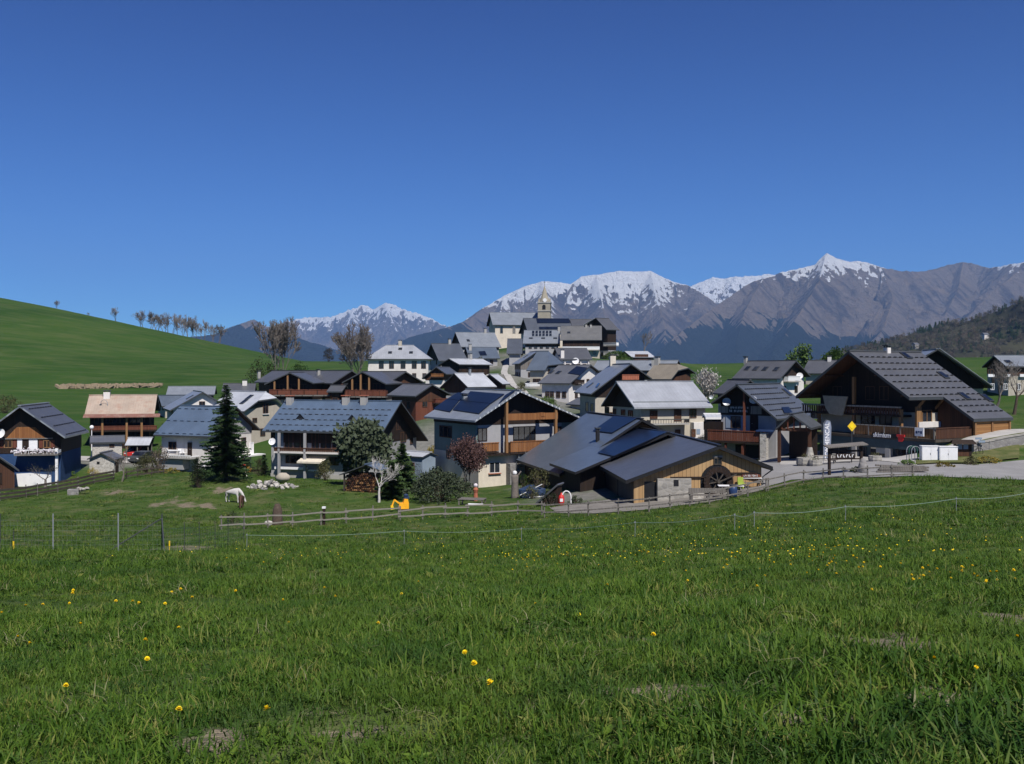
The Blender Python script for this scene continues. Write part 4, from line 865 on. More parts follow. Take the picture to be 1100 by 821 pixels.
# stone stair tower at its front
P=h.hit('near',545,500); mb=MB()
mb.box(P.x-.5,h.ov-1.4,-1,P.x+.4,h.ov-.56,P.z+.3)
h.b(mb,'stone_pier','grey_stone')
mb=MB(); 
for i in range(13):
    t=i*.55; z=-.1+i*.27; mb.prism([Vector((P.x+.75,h.ov-1.1,z)),Vector((P.x+.75+.75*math.cos(t),h.ov-1.1+.75*math.sin(t),z)),Vector((P.x+.75+.75*math.cos(t+.55),h.ov-1.1+.75*math.sin(t+.55),z))],Vector((0,0,.06)))
mb.tube((P.x+.75,h.ov-1.1,-.6),(P.x+.75,h.ov-1.1,4.2),.06,.06,6)
for i in range(24):
    t=i*.275; mb.tube((P.x+.75+.75*math.cos(t),h.ov-1.1+.75*math.sin(t),i*.135),(P.x+.75+.75*math.cos(t+.275),h.ov-1.1+.75*math.sin(t+.275),(i+1)*.135+.9),.02,.02,4)
h.b(mb,'spiral_stair','steel_grey')
# A: blue house at the left edge
h=House('A','chalet','blue chalet with white shutters and a brown balcony at the left edge','chalet',None,os_=.75,ov=1.2)
h.roof('roof_dark',fascia='roof_steel'); zb=h.hit('near',30,487).z; h.walls('blue_plaster','wood_dark',zb)
h.panel('near',(3,460.5,52,471),'wood_orange',.1,'timber_cladding') if 0 else None
u0,u1,z0,z1=h.rect('near',(3,459,53,471.3)); mb=MB(); zt_=lambda x:min(z1,h.zt(x)-.5); pts=[Vector((u0+.3,h.ov-.09,z0)),Vector((u1-.3,h.ov-.09,z0)),Vector((u1-.3-1.1,h.ov-.09,z1)),Vector((u0+.3+1.1,h.ov-.09,z1))]; mb.prism(pts,Vector((0,.03,0))); h.b(mb,'timber_cladding','wood_orange')
h.window('near',(4.5,473,13.5,481.2),'wood_honey',shut='wood_red'); h.window('near',(46.5,473,54.5,481.2),'wood_honey',shut='wood_red'); h.door('near',(24.3,472,31,487.5),'wood_dark')
for r in ((18.8,471.8,24.0,483),(31.3,471.8,40.5,483)): h.panel('near',r,'white_paint',.08,'shutter')
h.window('near',(19,458.8,33,462.5),'wood_honey',divider=2)
h.panel('near',(-4,470.6,57,471.8),'wood_grey',.2,'beam'); h.balcony('near',(15,483.2,62,487.8),'white_paint',1.4,'wood_grey',boards=False)
mb=MB(); u0,u1,z0,z1=h.rect('near',(17,481.5,62,485.5))
fx=MB()
for i in range(60): fx.ball((random.uniform(u0,u1),h.ov-1.42+random.uniform(-.05,.05),z0+random.uniform(0,.5)),random.uniform(.05,.12),5,0,jit=.3)
h.b(fx,'balcony_flowers','pink_white')
h.dish('near',1.2,466,.5); h.guards('roofR',4,'black_metal',gap=1.,y0=1.2)
pp=h.hit('near',64,500); mb=MB(); mb.box(pp.x-.16,h.ov-1.1,-.3,pp.x+.1,h.ov-.86,h.hit('near',64,481).z); h.b(mb,'white_post','white_paint')
u0,u1,z0,z1=h.rect('near',(17,506.5,60,519.5)); mb=MB(); sv=h.ov
pts=[Vector((u0,0,z0-.4)),Vector((u1,0,z0-.4)),Vector((u1,0,z1-.25)),Vector((u0+1.9,0,z1)),Vector((u0+.6,0,z1-.05)),Vector((u0,0,z1-.5))]; mb.prism([q+Vector((0,h.ov-1.8,0)) for q in pts],Vector((0,.1,0))); h.b(mb,'garden_wall','white_paint')
h.panel('near',(-6,512.5,16.5,520.5),'white_paint',2.0,'garden_wall',d0=1.9)
# lean-to of A
h=House('W','shed','brown shed with a pale tin lean-to roof against the blue chalet','shed',None,os_=.35,ov=.4); h.wl,h.hl=3.2,1.5; h.wr,h.hr=2.6,2.1; h.xl=-2.8; h.xr=2.2; h.roof('roof_white'); h.walls('wood_brown'); h.door('near',(-6,508,2,520),'wood_dark')
# small stone sheds
h=House('C1','shed','tiny pale stone shed with a gabled dark roof behind the rail fence','shed',None,os_=.18,ov=.3,ovf=.25,th=.12); h.roof('roof_grey',under='wood_grey'); h.walls('pale_stone'); h.dark('near',(104,496,107,499)); mb=MB(); h.fbox(mb,'right',.7,1.6,-.2,1.6,0,.05); h.b(mb,'door','wood_dark')
h=House('C2','shed','flat grey roofed stone outbuilding behind the tiny shed','shed',None,os_=.3,ov=.35,ovf=.3); h.roof('roof_grey'); h.walls('pale_stone'); h.window('left',(117.5,477.5,123,480.5),'wood_frame'); h.window('left',(127,475,133,476.8),'wood_frame'); h.grid('near',1,[.5])
RECS['C3']=((164-550)/F*131,131,-(470-400)/F*131,-96,3.1,1.7,.9,.5,.4); BASE['C3']=488
h=House('C3','carport','open carport with a shiny ribbed tin roof, a red car under it','carport',None,os_=.1,ov=.1,ovf=.1,th=.08); h.roof('roof_white'); h.hip=(0,0)
for x in (h.xl+.1,h.xr-.1):
    for y in (.2,h.L/2,h.L-.2): mb=MB(); mb.box(x-.06,y-.06,-1.2,x+.06,y+.06,h.zt(x)-.02); h.b(mb,'post','wood_grey')
mb=MB(); mb.box(h.xr-.1,.2,-1,h.xr-.02,h.L-.2,h.zt(h.xr)-.1); h.b(mb,'back_wall','wood_dark')
# woodshed
h=House('V','woodshed','small woodshed full of split logs under a pale blue roof','woodshed',None,os_=.35,ov=.4,ovf=.3,th=.09); h.roof('roof_blue',under='wood_grey'); 
for x in (h.xl,h.xr):
    for y in (h.ov,h.L-.3): mb=MB(); mb.box(x-.07,y-.07,-.9,x+.07,y+.07,h.zt(x)-.02); h.b(mb,'post','wood_weathered')
mb=MB(); mb.box(h.xl,h.L-.34,-.6,h.xr,h.L-.26,min(h.zt(h.xl),h.zt(h.xr))); h.b(mb,'back_wall','wood_weathered')
mb=MB(); y=h.ov
for zrow in range(11):
    for xc in range(int((h.xr-h.xl-.2)/.2)):
        x=h.xl+.15+xc*.2+(zrow%2)*.1; z=-.05+zrow*.17
        if z>h.zt(x)-.12: continue
        r=random.uniform(.06,.095); mb.tube((x,y+random.uniform(-.06,.06),z),(x,y+1.3,z),r,r,6,random.choice((0,0,1,2)))
st=h.b(mb,'stacked_logs',['wood_brown','wood_honey','wood_dark'])
# dark grey shed behind
RECS['X']=((463-550)/F*108,108,-(486-400)/F*108,-55,3.4,1.4,.4,1.2,.35); BASE['X']=517
h=House('X','shed','small grey shed with a white flat roof between the blue and teal houses','shed',None,os_=.2,ov=.2,ovf=.2,th=.12); h.roof('roof_white'); h.walls('blue_grey_plaster'); h.grid('left',1,[.9])
# Q: restaurant chalet
h=House('Q','restaurant','restaurant chalet with a sign board, red-brown balcony and grey ribbed roof','restaurant',None,os_=.6,ov=1.3)
h.roof('roof_slate'); h.walls('grey_plaster','wood_dark',4.75); h.guards('roofR',6,'black_metal',gap=.55,x0=.15,x1=.92,y0=.5,y1=10)
h.window('near',(785.2,447,795.6,460),'wood_frame',divider=1,shut='blue_grey_plaster'); h.door('near',(806,445.5,814.5,465),'wood_dark')
h.window('near',(775,485,782,490),'wood_frame') ; h.dark('near',(790,478,822,492))
h.panel('near',(772.5,436.5,784,443.5),'wood_rail',.1,'fascia_board'); h.panel('near',(806.5,436.5,818.5,445),'wood_rail',.1,'fascia_board')
sg=h.panel('near',(783,435.8,806.8,443.8),'black_metal',.22,'sign_board',d0=.1)
def marks(h,face,r,rows,parent,m='white_paint',d=.24,seed=1,name='lettering',cw=.75):
    rn=random.Random(seed); u0,u1,z0,z1=h.rect(face,r); rh=(z1-z0)/rows; mb=MB()
    for j in range(rows):
        u=u0+.1; hh=rh*.6; zb=z0+j*rh+rh*.2
        while u<u1-hh*cw:
            if rn.random()<.16: u+=hh*.5; continue
            w_=hh*cw*.62; k=rn.choice('IEFTHLNO'); st=hh*.16
            B=lambda a,b,c,e: h.fbox(mb,face,u+a*w_,u+b*w_,zb+c*hh,zb+e*hh,d,d+.02)
            if k in'IEFHLNO': B(0,.25,0,1)
            if k in'HNO': B(.75,1,0,1)
            if k in'EFTO': B(.25 if k!='T' else 0,.75 if k=='O' else 1,.84,1)
            if k in'ELO': B(.25,.75 if k=='O' else 1,0,.16)
            if k in'EFH': B(.25,.75,.42,.58)
            if k=='T': B(.37,.63,0,.84)
            if k=='N': B(.25,.75,.4,.65)
            u+=hh*cw
    return h.b(mb,name,m,parent)
marks(h,'near',(783.8,436.3,806,443.3),2,sg,seed=4)
h.dish('near',780.5,432,.45,'steel_grey'); h.dish('near',809,430,.42)
h.balcony('near',(760,462.5,816.5,474.5),'wood_red',1.8,'wood_dark',posts=4)
mb=MB(); px=h.hit('near',803,440).x; mb.box(px-.1,.3,-.5,px+.1,.5,h.zt(px)); h.b(mb,'post','wood_red')
h.poly_on('roofR',[(839,438.2),(846.5,438),(851,444.2),(842,444.5)],'solar'); h.skylight('roofR',845,421.5)
h.panel('near',(757,453,777,462),'wood_dark',.3,'side_wall')
q=House('Qx',root=h,base=basez('Q'),os_=.25,ov=.5); q.L=5.5; q.roof('roof_slate'); 
for x in (q.xl,q.xr): 
    mb=MB(); mb.box(x-.14,.4,0,x+.14,.68,q.zt(x)-.05); q.b(mb,'post','wood_brown')
mb=MB(); q.fbox(mb,'near',q.xl,q.xr,q.zt(q.xl)-.3,q.zt(q.xl)-.05,-.2,.1); q.b(mb,'beam','wood_brown')
for i in range(5):
    x=q.xl+(q.xr-q.xl)*(i+.5)/5; mb=MB(); mb.box(x-.06,.3,q.zt(q.xl)-.1,x+.06,.45,q.zt(x)-.05); q.b(mb,'strut','wood_red')
mb=MB(); mb.box(q.xl+.1,q.L-1,-.6,q.xr-.1,q.L-.6,q.zt(q.xl)-.2); q.b(mb,'rear_wall','wood_dark')
for i,(a,b) in enumerate(((q.xr+.05,q.xr+.05),)):
    mb=MB(); mb.lathe([(.62,-.6),(.5,.6),(.3,1.5),(.22,1.9)],10,(a,.4,0)); q.b(mb,'stone_pillar','field_stone')
p=h.hit('near',827,478); mb=MB(); mb.box(p.x-.35,h.ov-1.9,-.6,p.x+.3,h.ov-1.2,h.hit('near',827,464).z); h.b(mb,'stone_pillar','pale_stone')
mb=MB(); z=h.hit('near',827,463).z; mb.box(p.x-.75,h.ov-2,z,p.x+.75,h.ov-.9,z+.16); h.b(mb,'pillar_cap','blue_paint')
# white canopy roof between N and Q
RECS['Y']=((777-550)/F*117,117,-(444.5-400)/F*117,-88,2.3,1.5,.35,1.2,.3); BASE['Y']=476
h=House('Y','shed','dark walled annex with a white flat roof left of the restaurant','shed',None,os_=.25,ov=.2,ovf=.2,th=.25); h.roof('roof_white',fascia='white_paint'); h.walls('wood_dark'); h.grid('left',1,[1.])
# ---- the big sports chalet on the right
def text_mesh(s,size,bold=True):
    c=bpy.data.curves.new('t','FONT'); c.body=s; c.size=size; c.extrude=.012; c.align_x='CENTER'; c.align_y='CENTER'
    if bold: c.offset=size*.018
    o=bpy.data.objects.new('t',c); COL.objects.link(o); bpy.context.view_layer.update(); me=bpy.data.meshes.new_from_object(o); bpy.data.objects.remove(o); bpy.data.curves.remove(c); return me
def lettering(s,size,m,parent,loc,rot,name='lettering'):
    me=text_mesh(s,size); me.materials.clear(); me.materials.append(MATS[m]); o=bpy.data.objects.new(name,me); COL.objects.link(o); o.parent=parent; o.location=loc; o.rotation_euler=rot; return o
h=House('R','chalet','huge timber chalet with shops below, its ribbed grey roof sweeping low on the right','chalet',None,os_=1.0,ov=2.6,th=.28)
R=h
h.roof('roof_dark',under='wood_brown'); h.guards('roofR',7,'black_metal',gap=.8,x0=.14,x1=.96,y0=.4,y1=h.L-.5)
zs=h.hit('near',930,441).z
h.walls('warm_plaster','wood_dark',zs)
h.purlins()
sl=h.hr/h.wr; ya=h.L*.45; x1=h.wr*1.45; t=h.t
mb=MB(); P=lambda x,y,d:Vector((x,y,h.H-x*sl-d)); mb.add([P(h.wr,ya,0),P(x1,ya,0),P(x1,h.L,0),P(h.wr,h.L,0)],[(0,1,2,3)],0); mb.add([P(h.wr,ya,t),P(x1,ya,t),P(x1,h.L,t),P(h.wr,h.L,t)],[(0,1,2,3)],1)
mb.add([P(h.wr,ya,0),P(x1,ya,0),P(x1,ya,t),P(h.wr,ya,t)],[(0,1,2,3)],2); mb.add([P(x1,ya,0),P(x1,h.L,0),P(x1,h.L,t),P(x1,ya,t)],[(0,1,2,3)],2); mb.add([P(x1,h.L,0),P(h.wr,h.L,0),P(h.wr,h.L,t),P(x1,h.L,t)],[(0,1,2,3)],2)
h.b(mb,'lower_roof',['roof_dark','wood_brown','dark_metal'])
sw=h.wr; 
for fr_ in (1.08,1.2,1.32):
    x=h.wr*fr_; mb=MB(); y=ya+.3; Q=[]
    while y<h.L-.4: Q+=[(y,.01),(y,.12),(y+.4,.12),(y+.4,.01)]; y+=.8
    crenel(mb,[Vector((x,yy,h.H-x*sl+zz)) for yy,zz in Q],[Vector((x,yy,h.H-x*sl-.02)) for yy,zz in Q],Vector((.05,0,-.05*sl)))
    h.b(mb,'snow_guard','black_metal')
for q in ((973,382.5),(1013,403.5),(1036,426),(1060,428)): h.skylight('roofR',*q,w=.75,h=1.2,m='solar')
h.chimney_px('roofR',953,378,w=.5,h=.5,m='white_plaster') 
# timber struts and the plastered wall on the right side
h.window('right',(990,440.5,1000.5,454),'wood_honey',divider=1); h.panel('right',(983,437,988,459),'wood_honey',.2,'post')
h.panel('right',(984,453,1009,459),'white_plaster',.35,'sunlit_wall_strip')  # white strip paints the sunlight on the lower part of the plaster wall
for f in (.1,.35,.62): 
    y=h.L*f+1.2; mb=MB(); mb.bar((h.xr,y,h.zt(h.xr)-1.5),(h.wr-.15,y,h.zt(h.wr)+.0),.18,.18); h.b(mb,'strut','wood_honey')
# upper gallery: pale beam, rails, posts
def npx(px,py,d): # a point on a plane d metres in front of the near wall
    sv=h.ov; h.ov-=d; c=h.hit('near',px,py); h.ov=sv; return c
a,b=npx(862,434,1.5),npx(968,441,1.5); mb=MB(); mb.box(a.x,h.ov-1.6,a.z-.9,b.x,h.ov-.02,a.z-.72); bal=h.b(mb,'balcony','wood_dark')
mb=MB(); mb.box(a.x,h.ov-1.62,a.z-.07,b.x,h.ov-1.42,a.z+.07); h.b(mb,'railing','wood_rail',bal)
mb=MB(); 
for i in range(40): x=a.x+(b.x-a.x)*(i+.5)/40; mb.box(x-.1,h.ov-1.55,a.z-.72,x+.1,h.ov-1.52,a.z-.07)
h.b(mb,'rail_boards','wood_brown',bal)
for px,t0,t1 in ((917.5,405,434),(917.5,440,462),(880,436,462),(968,440,460)):
    p0=npx(px,t1,1.4); p1=npx(px,t0,1.4); mb=MB(); mb.box(p0.x-.14,h.ov-1.55,p0.z,p0.x+.14,h.ov-1.27,min(p1.z,h.zt(p0.x)-.1)); h.b(mb,'post','wood_honey')
for px in (900,935,950): c=npx(px,424,0); h.window('near',(px-5,415,px+5,430),'wood_frame')
h.window('near',(871,443,883,450),'white_paint'); h.window('near',(925,444,940,456),'wood_frame'); h.window('near',(945,445,958,457),'wood_frame')
# folded canopy of pale canvas on the gallery
a,b=npx(884.5,425,1.8),npx(911,447,1.8); mb=MB(); n_=10; w_=b.x-a.x
pts=[(a.x,a.z),(b.x,a.z-.05),(b.x-.35,a.z-1.1),(b.x-.6,b.z),(a.x+.9,b.z+.1),(a.x+.35,b.z+.7)]; mb.prism([Vector((x,h.ov-1.9,z)) for x,z in pts],Vector((0,.12,0))); h.b(mb,'canvas_screen','beige_cloth')
# shop podium with terrace on top
d0=2.4; sv=h.ov; h.ov-=d0; L0=h.hit('near',878,463.5); L1=h.hit('near',1003.5,474); zt=(L0.z+L1.z)/2; h.ov=sv
mb=MB(); mb.box(L0.x,h.ov-d0+.35,-1.5,L1.x,h.L+.5,zt-.25); h.b(mb,'shop_wall','shop_blue')
mb=MB(); mb.box(L0.x-.1,h.ov-d0-.15,zt-.2,L1.x+.25,h.L+.6,zt+.05); h.b(mb,'terrace','wood_weathered')
mb=MB(); mb.box(L0.x,h.ov-d0-.1,zt-1.05,L1.x+.1,h.ov-d0+.3,zt-.22); fas=h.b(mb,'fascia','shop_blue')
hh=House.__new__(House); hh.__dict__.update(h.__dict__); hh.ov=h.ov-d0+.35; hh.xr=L1.x
for i,(p0,p1) in enumerate(((892,911),(916,931),(935,954),(962,975),(979,999))): hh.window('near',(p0,476.5+(p0-892)*.07,p1,489+(p0-892)*.07),'dark_metal',name='shop_window',divider=1)
for px in (921,957.5):
    p=hh.hit('near',px,480); mb=MB(); mb.box(p.x-.28,hh.ov-.55,-1,p.x+.28,hh.ov-.1,zt-1.05); h.b(mb,'pillar','concrete')
p=hh.hit('near',905,482); hh.panel('near',(937,474,943,482),'cream_plaster',.2,'display'); hh.panel('near',(943,481,954,487),'steel_grey',.25,'display')
hh.ov=h.ov-d0-.1
sb=hh.panel('near',(937,465.5,964,470.5),'black_metal',.06,'shop_sign')
u0,u1,z0,z1=hh.rect('near',(939,465.8,957,470)); lettering('skimium',.6,'white_paint',sb,((u0+u1)/2,hh.ov-.08,(z0+z1)/2+.02),(math.pi/2,0,0))
p=hh.hit('near',968.5,471); mb=MB(); mb.tube((p.x,hh.ov-.14,p.z),(p.x,hh.ov-.02,p.z),.3,.3,18); rs_=h.b(mb,'round_sign','red_paint'); mb=MB(); mb.box(p.x-.42,hh.ov-.17,p.z+.14,p.x+.42,hh.ov-.05,p.z+.34); mb.box(p.x-.22,hh.ov-.16,p.z-.3,p.x+.22,hh.ov-.145,p.z-.1); h.b(mb,'sign_plate','red_paint',rs_)
# terrace rail in orange boards
sv=h.ov; h.ov=h.ov-d0; u0,u1,z0,z1=h.rect('near',(917,455.5,1002,464)); h.ov=sv
mb=MB(); x=u0; zt2=zt+1.05
while x<L1.x: mb.box(x,h.ov-d0,zt+.1,x+.17,h.ov-d0+.04,zt2-.08); x+=.2
tr=h.b(mb,'terrace_railing','wood_honey'); mb=MB(); mb.box(u0,h.ov-d0-.05,zt2-.08,L1.x+.2,h.ov-d0+.1,zt2); 
for i in range(6): x=u0+(L1.x-u0)*i/5; mb.box(x-.06,h.ov-d0-.04,zt,x+.06,h.ov-d0+.08,zt2)
h.b(mb,'handrail','wood_rail',tr)
# side rail running back up the slope to the log wall
X=L1.x+.15; mb=MB(); y=h.ov-d0; 
while y<h.L*.55: mb.box(X,y,zt+.1,X+.04,y+.17,zt2-.05); y+=.2
mb.box(X-.04,h.ov-d0,zt2-.05,X+.1,h.L*.55,zt2+.03); h.b(mb,'side_railing','wood_brown')
xw=h.wr*1.45-.22; zl=h.H-xw*sl-t
mb=MB(); mb.box(xw-.15,ya+.4,zt-1.5,xw,h.L-.2,zl-.02); h.b(mb,'log_wall','wood_log')
for y in (ya+.45,(ya+h.L)/2,h.L-.3): mb=MB(); mb.box(xw-.02,y-.1,zt-1.5,xw+.12,y+.1,zl-.02); h.b(mb,'post','wood_honey')
mb=MB(); mb.prism([Vector((h.xr,ya+.5,zt-.5)),Vector((xw-.2,ya+.5,zt-.5)),Vector((xw-.2,ya+.5,zl)),Vector((h.xr,ya+.5,h.zt(h.xr)-.3))],Vector((0,.15,0))); h.b(mb,'timber_wall','wood_brown')
c=hh.hit('near',991,470); sb=hh.panel('near',(986.5,459.5,996,468.5),'white_paint',.5,'shop_sign',d0=.4)
u0,u1,z0,z1=hh.rect('near',(987.5,461.5,995,467)); 
mk=MB()
for i in range(3): mk.box(u0+(u1-u0)*(i*.33+.03),hh.ov-.53,z0+.1+.1*(i%2),u0+(u1-u0)*(i*.33+.27),hh.ov-.505,z1-.12)
h.b(mk,'printed_marks','blue_paint',sb)
# S behind, T far right
h=simple('S','chalet','dark gabled chalet with a light steel verge behind the big sports chalet','roof_steel','warm_plaster','wood_dark',2.6,near=(0,[]),cat='chalet',ov=1.4,group=None)
h.poly_on('roofR',[(1007.5,375.2),(1009,374.5),(1067,415.5),(1065,416.5)],'roof_silver','verge_board',.02,.05)
h=simple('T','chalet','brown timber house with a pale roof and white window boxes at the right edge','roof_steel','warm_plaster','wood_brown',2.4,near=(2,[.9,3.2]),right=(0,[]),cat='chalet',ov=.6,group=None)
for x in (1064,1081,1098): h.window('right',(x-3,397,x+3,402.5),'wood_frame'); h.panel('right',(x-3.4,402,x+3.4,405),'white_paint',.35,'flower_box')
for x in (1066,1080,1094): h.window('right',(x-2,412,x+2,419),'white_paint')
h.skylight('roofR',1083,389)
# ---- the twin barns with solar roofs
h=House('U2','barn','rear barn with a dark solar panel field on its sweeping blue-grey roof','barn',None,os_=.8,ov=1.0,th=.25); h.roof('roof_bluegrey',fascia='black_metal'); h.walls('wood_dark','wood_orange',8.0)
h.poly_on('roofL',[(660,448),(685.5,450),(658,466),(637.5,463.5)],'solar'); h.poly_on('roofL',[(629,461),(660,448.2),(650,456),(640,463)],'solar') if 0 else None
h.chimney_px('roofL',642,474,w=.3,h=1.,m='black_metal')
h.grid('left',3,[.3],w=1.2,h=1.6,pane='glass')
h=House('U3','barn','middle barn roof with a large navy solar panel field, between the rear and front barns','barn',None,os_=.7,ov=.9,th=.22); h.roof('roof_bluegrey',fascia='black_metal'); h.walls('wood_dark'); h.poly_on('roofL',[(680.8,461.6),(716.5,465.4),(659.6,491.2),(642.5,487.4)],'solar')
h.grid('near',2,[1.2])
h=House('U1','barn','front barn with an old mill wheel set in its honey timber gable','barn',None,os_=.7,ov=.55,th=.28); U1=h
h.roof('roof_barn',fascia='black_metal'); h.walls('wood_mill')
mb=MB(); mb.box(h.xl-.04,h.ov+.05,-1.5,h.xl-.004,h.L-h.ovf,h.zt(h.xl)-.03); h.b(mb,'side_wall','wood_weathered'); mb=MB(); mb.box(h.xl-.08,h.ov+6.2,-1.2,h.xl-.045,h.L-1.2,h.zt(h.xl)-.12); h.b(mb,'open_bay','black_metal')  # darker boards put the shade of this side into the colour
h.panel('near',(705,513.8,741,538.5),'field_stone',.45,'stone_wall'); hp=House.__new__(House); hp.__dict__.update(h.__dict__); hp.ov=h.ov-.45; hp.dark('near',(723.6,515.5,729,522.5))
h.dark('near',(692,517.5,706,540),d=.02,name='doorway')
h.panel('near',(720,512.2,757,513.6),'wood_dark',.12,'beam'); h.panel('near',(785,507.5,811,509),'wood_dark',.12,'beam')
# arch, wheel
c=h.hit('near',770,517); r=1.25; mb=MB(); n_=14
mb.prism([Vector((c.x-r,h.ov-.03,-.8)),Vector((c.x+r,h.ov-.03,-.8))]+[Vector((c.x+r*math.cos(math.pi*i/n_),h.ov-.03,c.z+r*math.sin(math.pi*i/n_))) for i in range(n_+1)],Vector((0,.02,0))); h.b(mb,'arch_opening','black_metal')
mb=MB(); cy_=h.ov-.35
for i in range(24):
    a0=2*math.pi*i/24; a1=2*math.pi*(i+1)/24
    for rr in (1.0,.72): mb.bar((c.x+rr*math.cos(a0),cy_,c.z+rr*math.sin(a0)),(c.x+rr*math.cos(a1),cy_,c.z+rr*math.sin(a1)),.1,.09,up=Vector((0,1,0)))
    mb.bar((c.x+.72*math.cos(a0),cy_-.05,c.z+.72*math.sin(a0)),(c.x+1.1*math.cos(a0+.1),cy_-.05,c.z+1.1*math.sin(a0+.1)),.22,.04,up=Vector((0,1,0)))
for i in range(8):
    a0=2*math.pi*i/8+.2; mb.bar((c.x,cy_,c.z),(c.x+math.cos(a0),cy_,c.z+math.sin(a0)),.08,.1,1,up=Vector((0,1,0)))
mb.tube((c.x,cy_-.25,c.z),(c.x,cy_+.3,c.z),.13,.13,8,1); mb.bar((c.x,cy_-.2,c.z),(c.x+1.35,cy_-.2,c.z+.55),.09,.09,1,up=Vector((0,1,0)))
h.b(mb,'mill_wheel',['wood_dark','wood_weathered'])
h.window('near',(766.5,491.8,775,499.3),'wood_weathered'); h.panel('near',(765.5,489.5,776,491.3),'wood_rail',.12,'lintel')
sg=h.panel('near',(796.5,509.2,816.5,512.6),'wood_red',.08,'sign_board'); marks(h,'near',(797,509.4,816,512.5),1,sg,seed=9,d=.1,cw=.8)
mb=MB(); x=h.xl+.05; z=h.zt(h.xl)
g=MB(); g.tube((h.wr+.03,.2,h.H-h.hr-.25),(h.wr+.03,h.L,h.H-h.hr-.25),.08,.08,8); g.tube((h.wr+.03,.3,h.H-h.hr-.28),(h.xr+.06,h.ov-.1,h.H-h.hr-.8),.05,.05,6); g.tube((h.xr+.06,h.ov-.1,h.H-h.hr-.8),(h.xr+.06,h.ov-.1,-.3),.05,.05,6); h.b(g,'gutter','dark_metal')
# ------------------------------------------------------------------ trees and shrubs
def rv(a=1): return Vector((random.uniform(-a,a),random.uniform(-a,a),random.uniform(-a,a)))
RMIN=.008
def grow(p,d,L,r,lvl,maxl,tr,tw,tips,spread=.6,up=.12,kids=(2,3),ns=3):
    q=p.copy(); dd=d.copy(); rr=r
    mb=tr if lvl<2 else tw
    for i in range(ns):
        dd=(dd+rv(.16)+Vector((0,0,up*.4))).normalized(); q2=q+dd*L/ns; r2=max(rr*.84,RMIN)
        mb.tube(q,q2,rr,r2,(7,5,4,3,3,3,3,3)[lvl],cap=False)
        if lvl and lvl<maxl and i<ns-1 and random.random()<.75: 
            e=(dd+rv(spread*1.2)).normalized(); grow(q2,e,L*.55,rr*.45,lvl+1,maxl,tr,tw,tips,spread,up,kids,2)
        q,rr=q2,r2
    if lvl>=maxl: tips.append(q); return
    for i in range(random.choice(kids)):
        e=(dd+rv(spread)+Vector((0,0,up))).normalized(); grow(q,e,L*random.uniform(.6,.8),rr*.7,lvl+1,maxl,tr,tw,tips,spread,up,kids,ns)
def leaf_cloud(mb,c,R,n,s,sh,flat=1):
    base=random.random()
    for _ in range(n):
        while True:
            o=rv(1)
            if o.length<1: break
        o=Vector((o.x,o.y,o.z*flat))*R; p=c+o; a=rv(1).normalized(); b=a.orthogonal().normalized(); k=s*random.uniform(.6,1.3)
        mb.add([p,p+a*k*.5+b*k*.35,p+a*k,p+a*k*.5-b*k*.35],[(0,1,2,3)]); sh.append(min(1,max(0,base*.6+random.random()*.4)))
def fit_scale(mbs,H,W,both=True):
    if not any(m.v for m in mbs): return
    vs=[v for m in mbs for v in m.v]; z=max(v[2] for v in vs); rx=sorted(math.hypot(v[0],v[1]) for v in vs)[int(len(vs)*.97)]
    kz=H/z; kx=(W/2)/max(rx,.1)
    for m in mbs: m.v=[(v[0]*kx,v[1]*kx,v[2]*kz) for v in m.v]
def tree_obj(name,label,cat,loc,H,W,kind='bare',seed=1,lv=4,twig='twig',leaf='leaf_green',nl=10,ls=.2,group=None,trunk='bark_grey',clump=.5,low=.25,spread=.6,rot=None,stems=1):
    global RMIN
    RMIN=.008 if loc.length<140 else .014
    random.seed(seed); tr,tw,lf=MB(),MB(),MB(); tips=[]; sh=[]
    for s_ in range(stems):
        o=Vector((0,0,-.35)) if stems==1 else Vector((random.uniform(-.25,.25),random.uniform(-.25,.25),-.35)); d=(Vector((0,0,1))+rv(.08 if stems==1 else .35)).normalized()
        grow(o,d,1+3*low,.16*(1 if stems==1 else .5),0,lv,tr,tw,tips,spread)
    if kind!='bare':
        for t in tips: leaf_cloud(lf,t,clump,nl,ls,sh)
    fit_scale([tr,tw]+([lf] if lf.v else []),H,W); k=H/6.
    root=empty(name,loc,random.uniform(0,6.28) if rot is None else rot,label,cat,group)
    tr.build('trunk',trunk,root,True)
    if kind=='bare': tw.build('crown',twig,root)
    else:
        tw.build('branches',twig,root); lf.sh=sh; lf.build('crown',leaf,root)
    return root
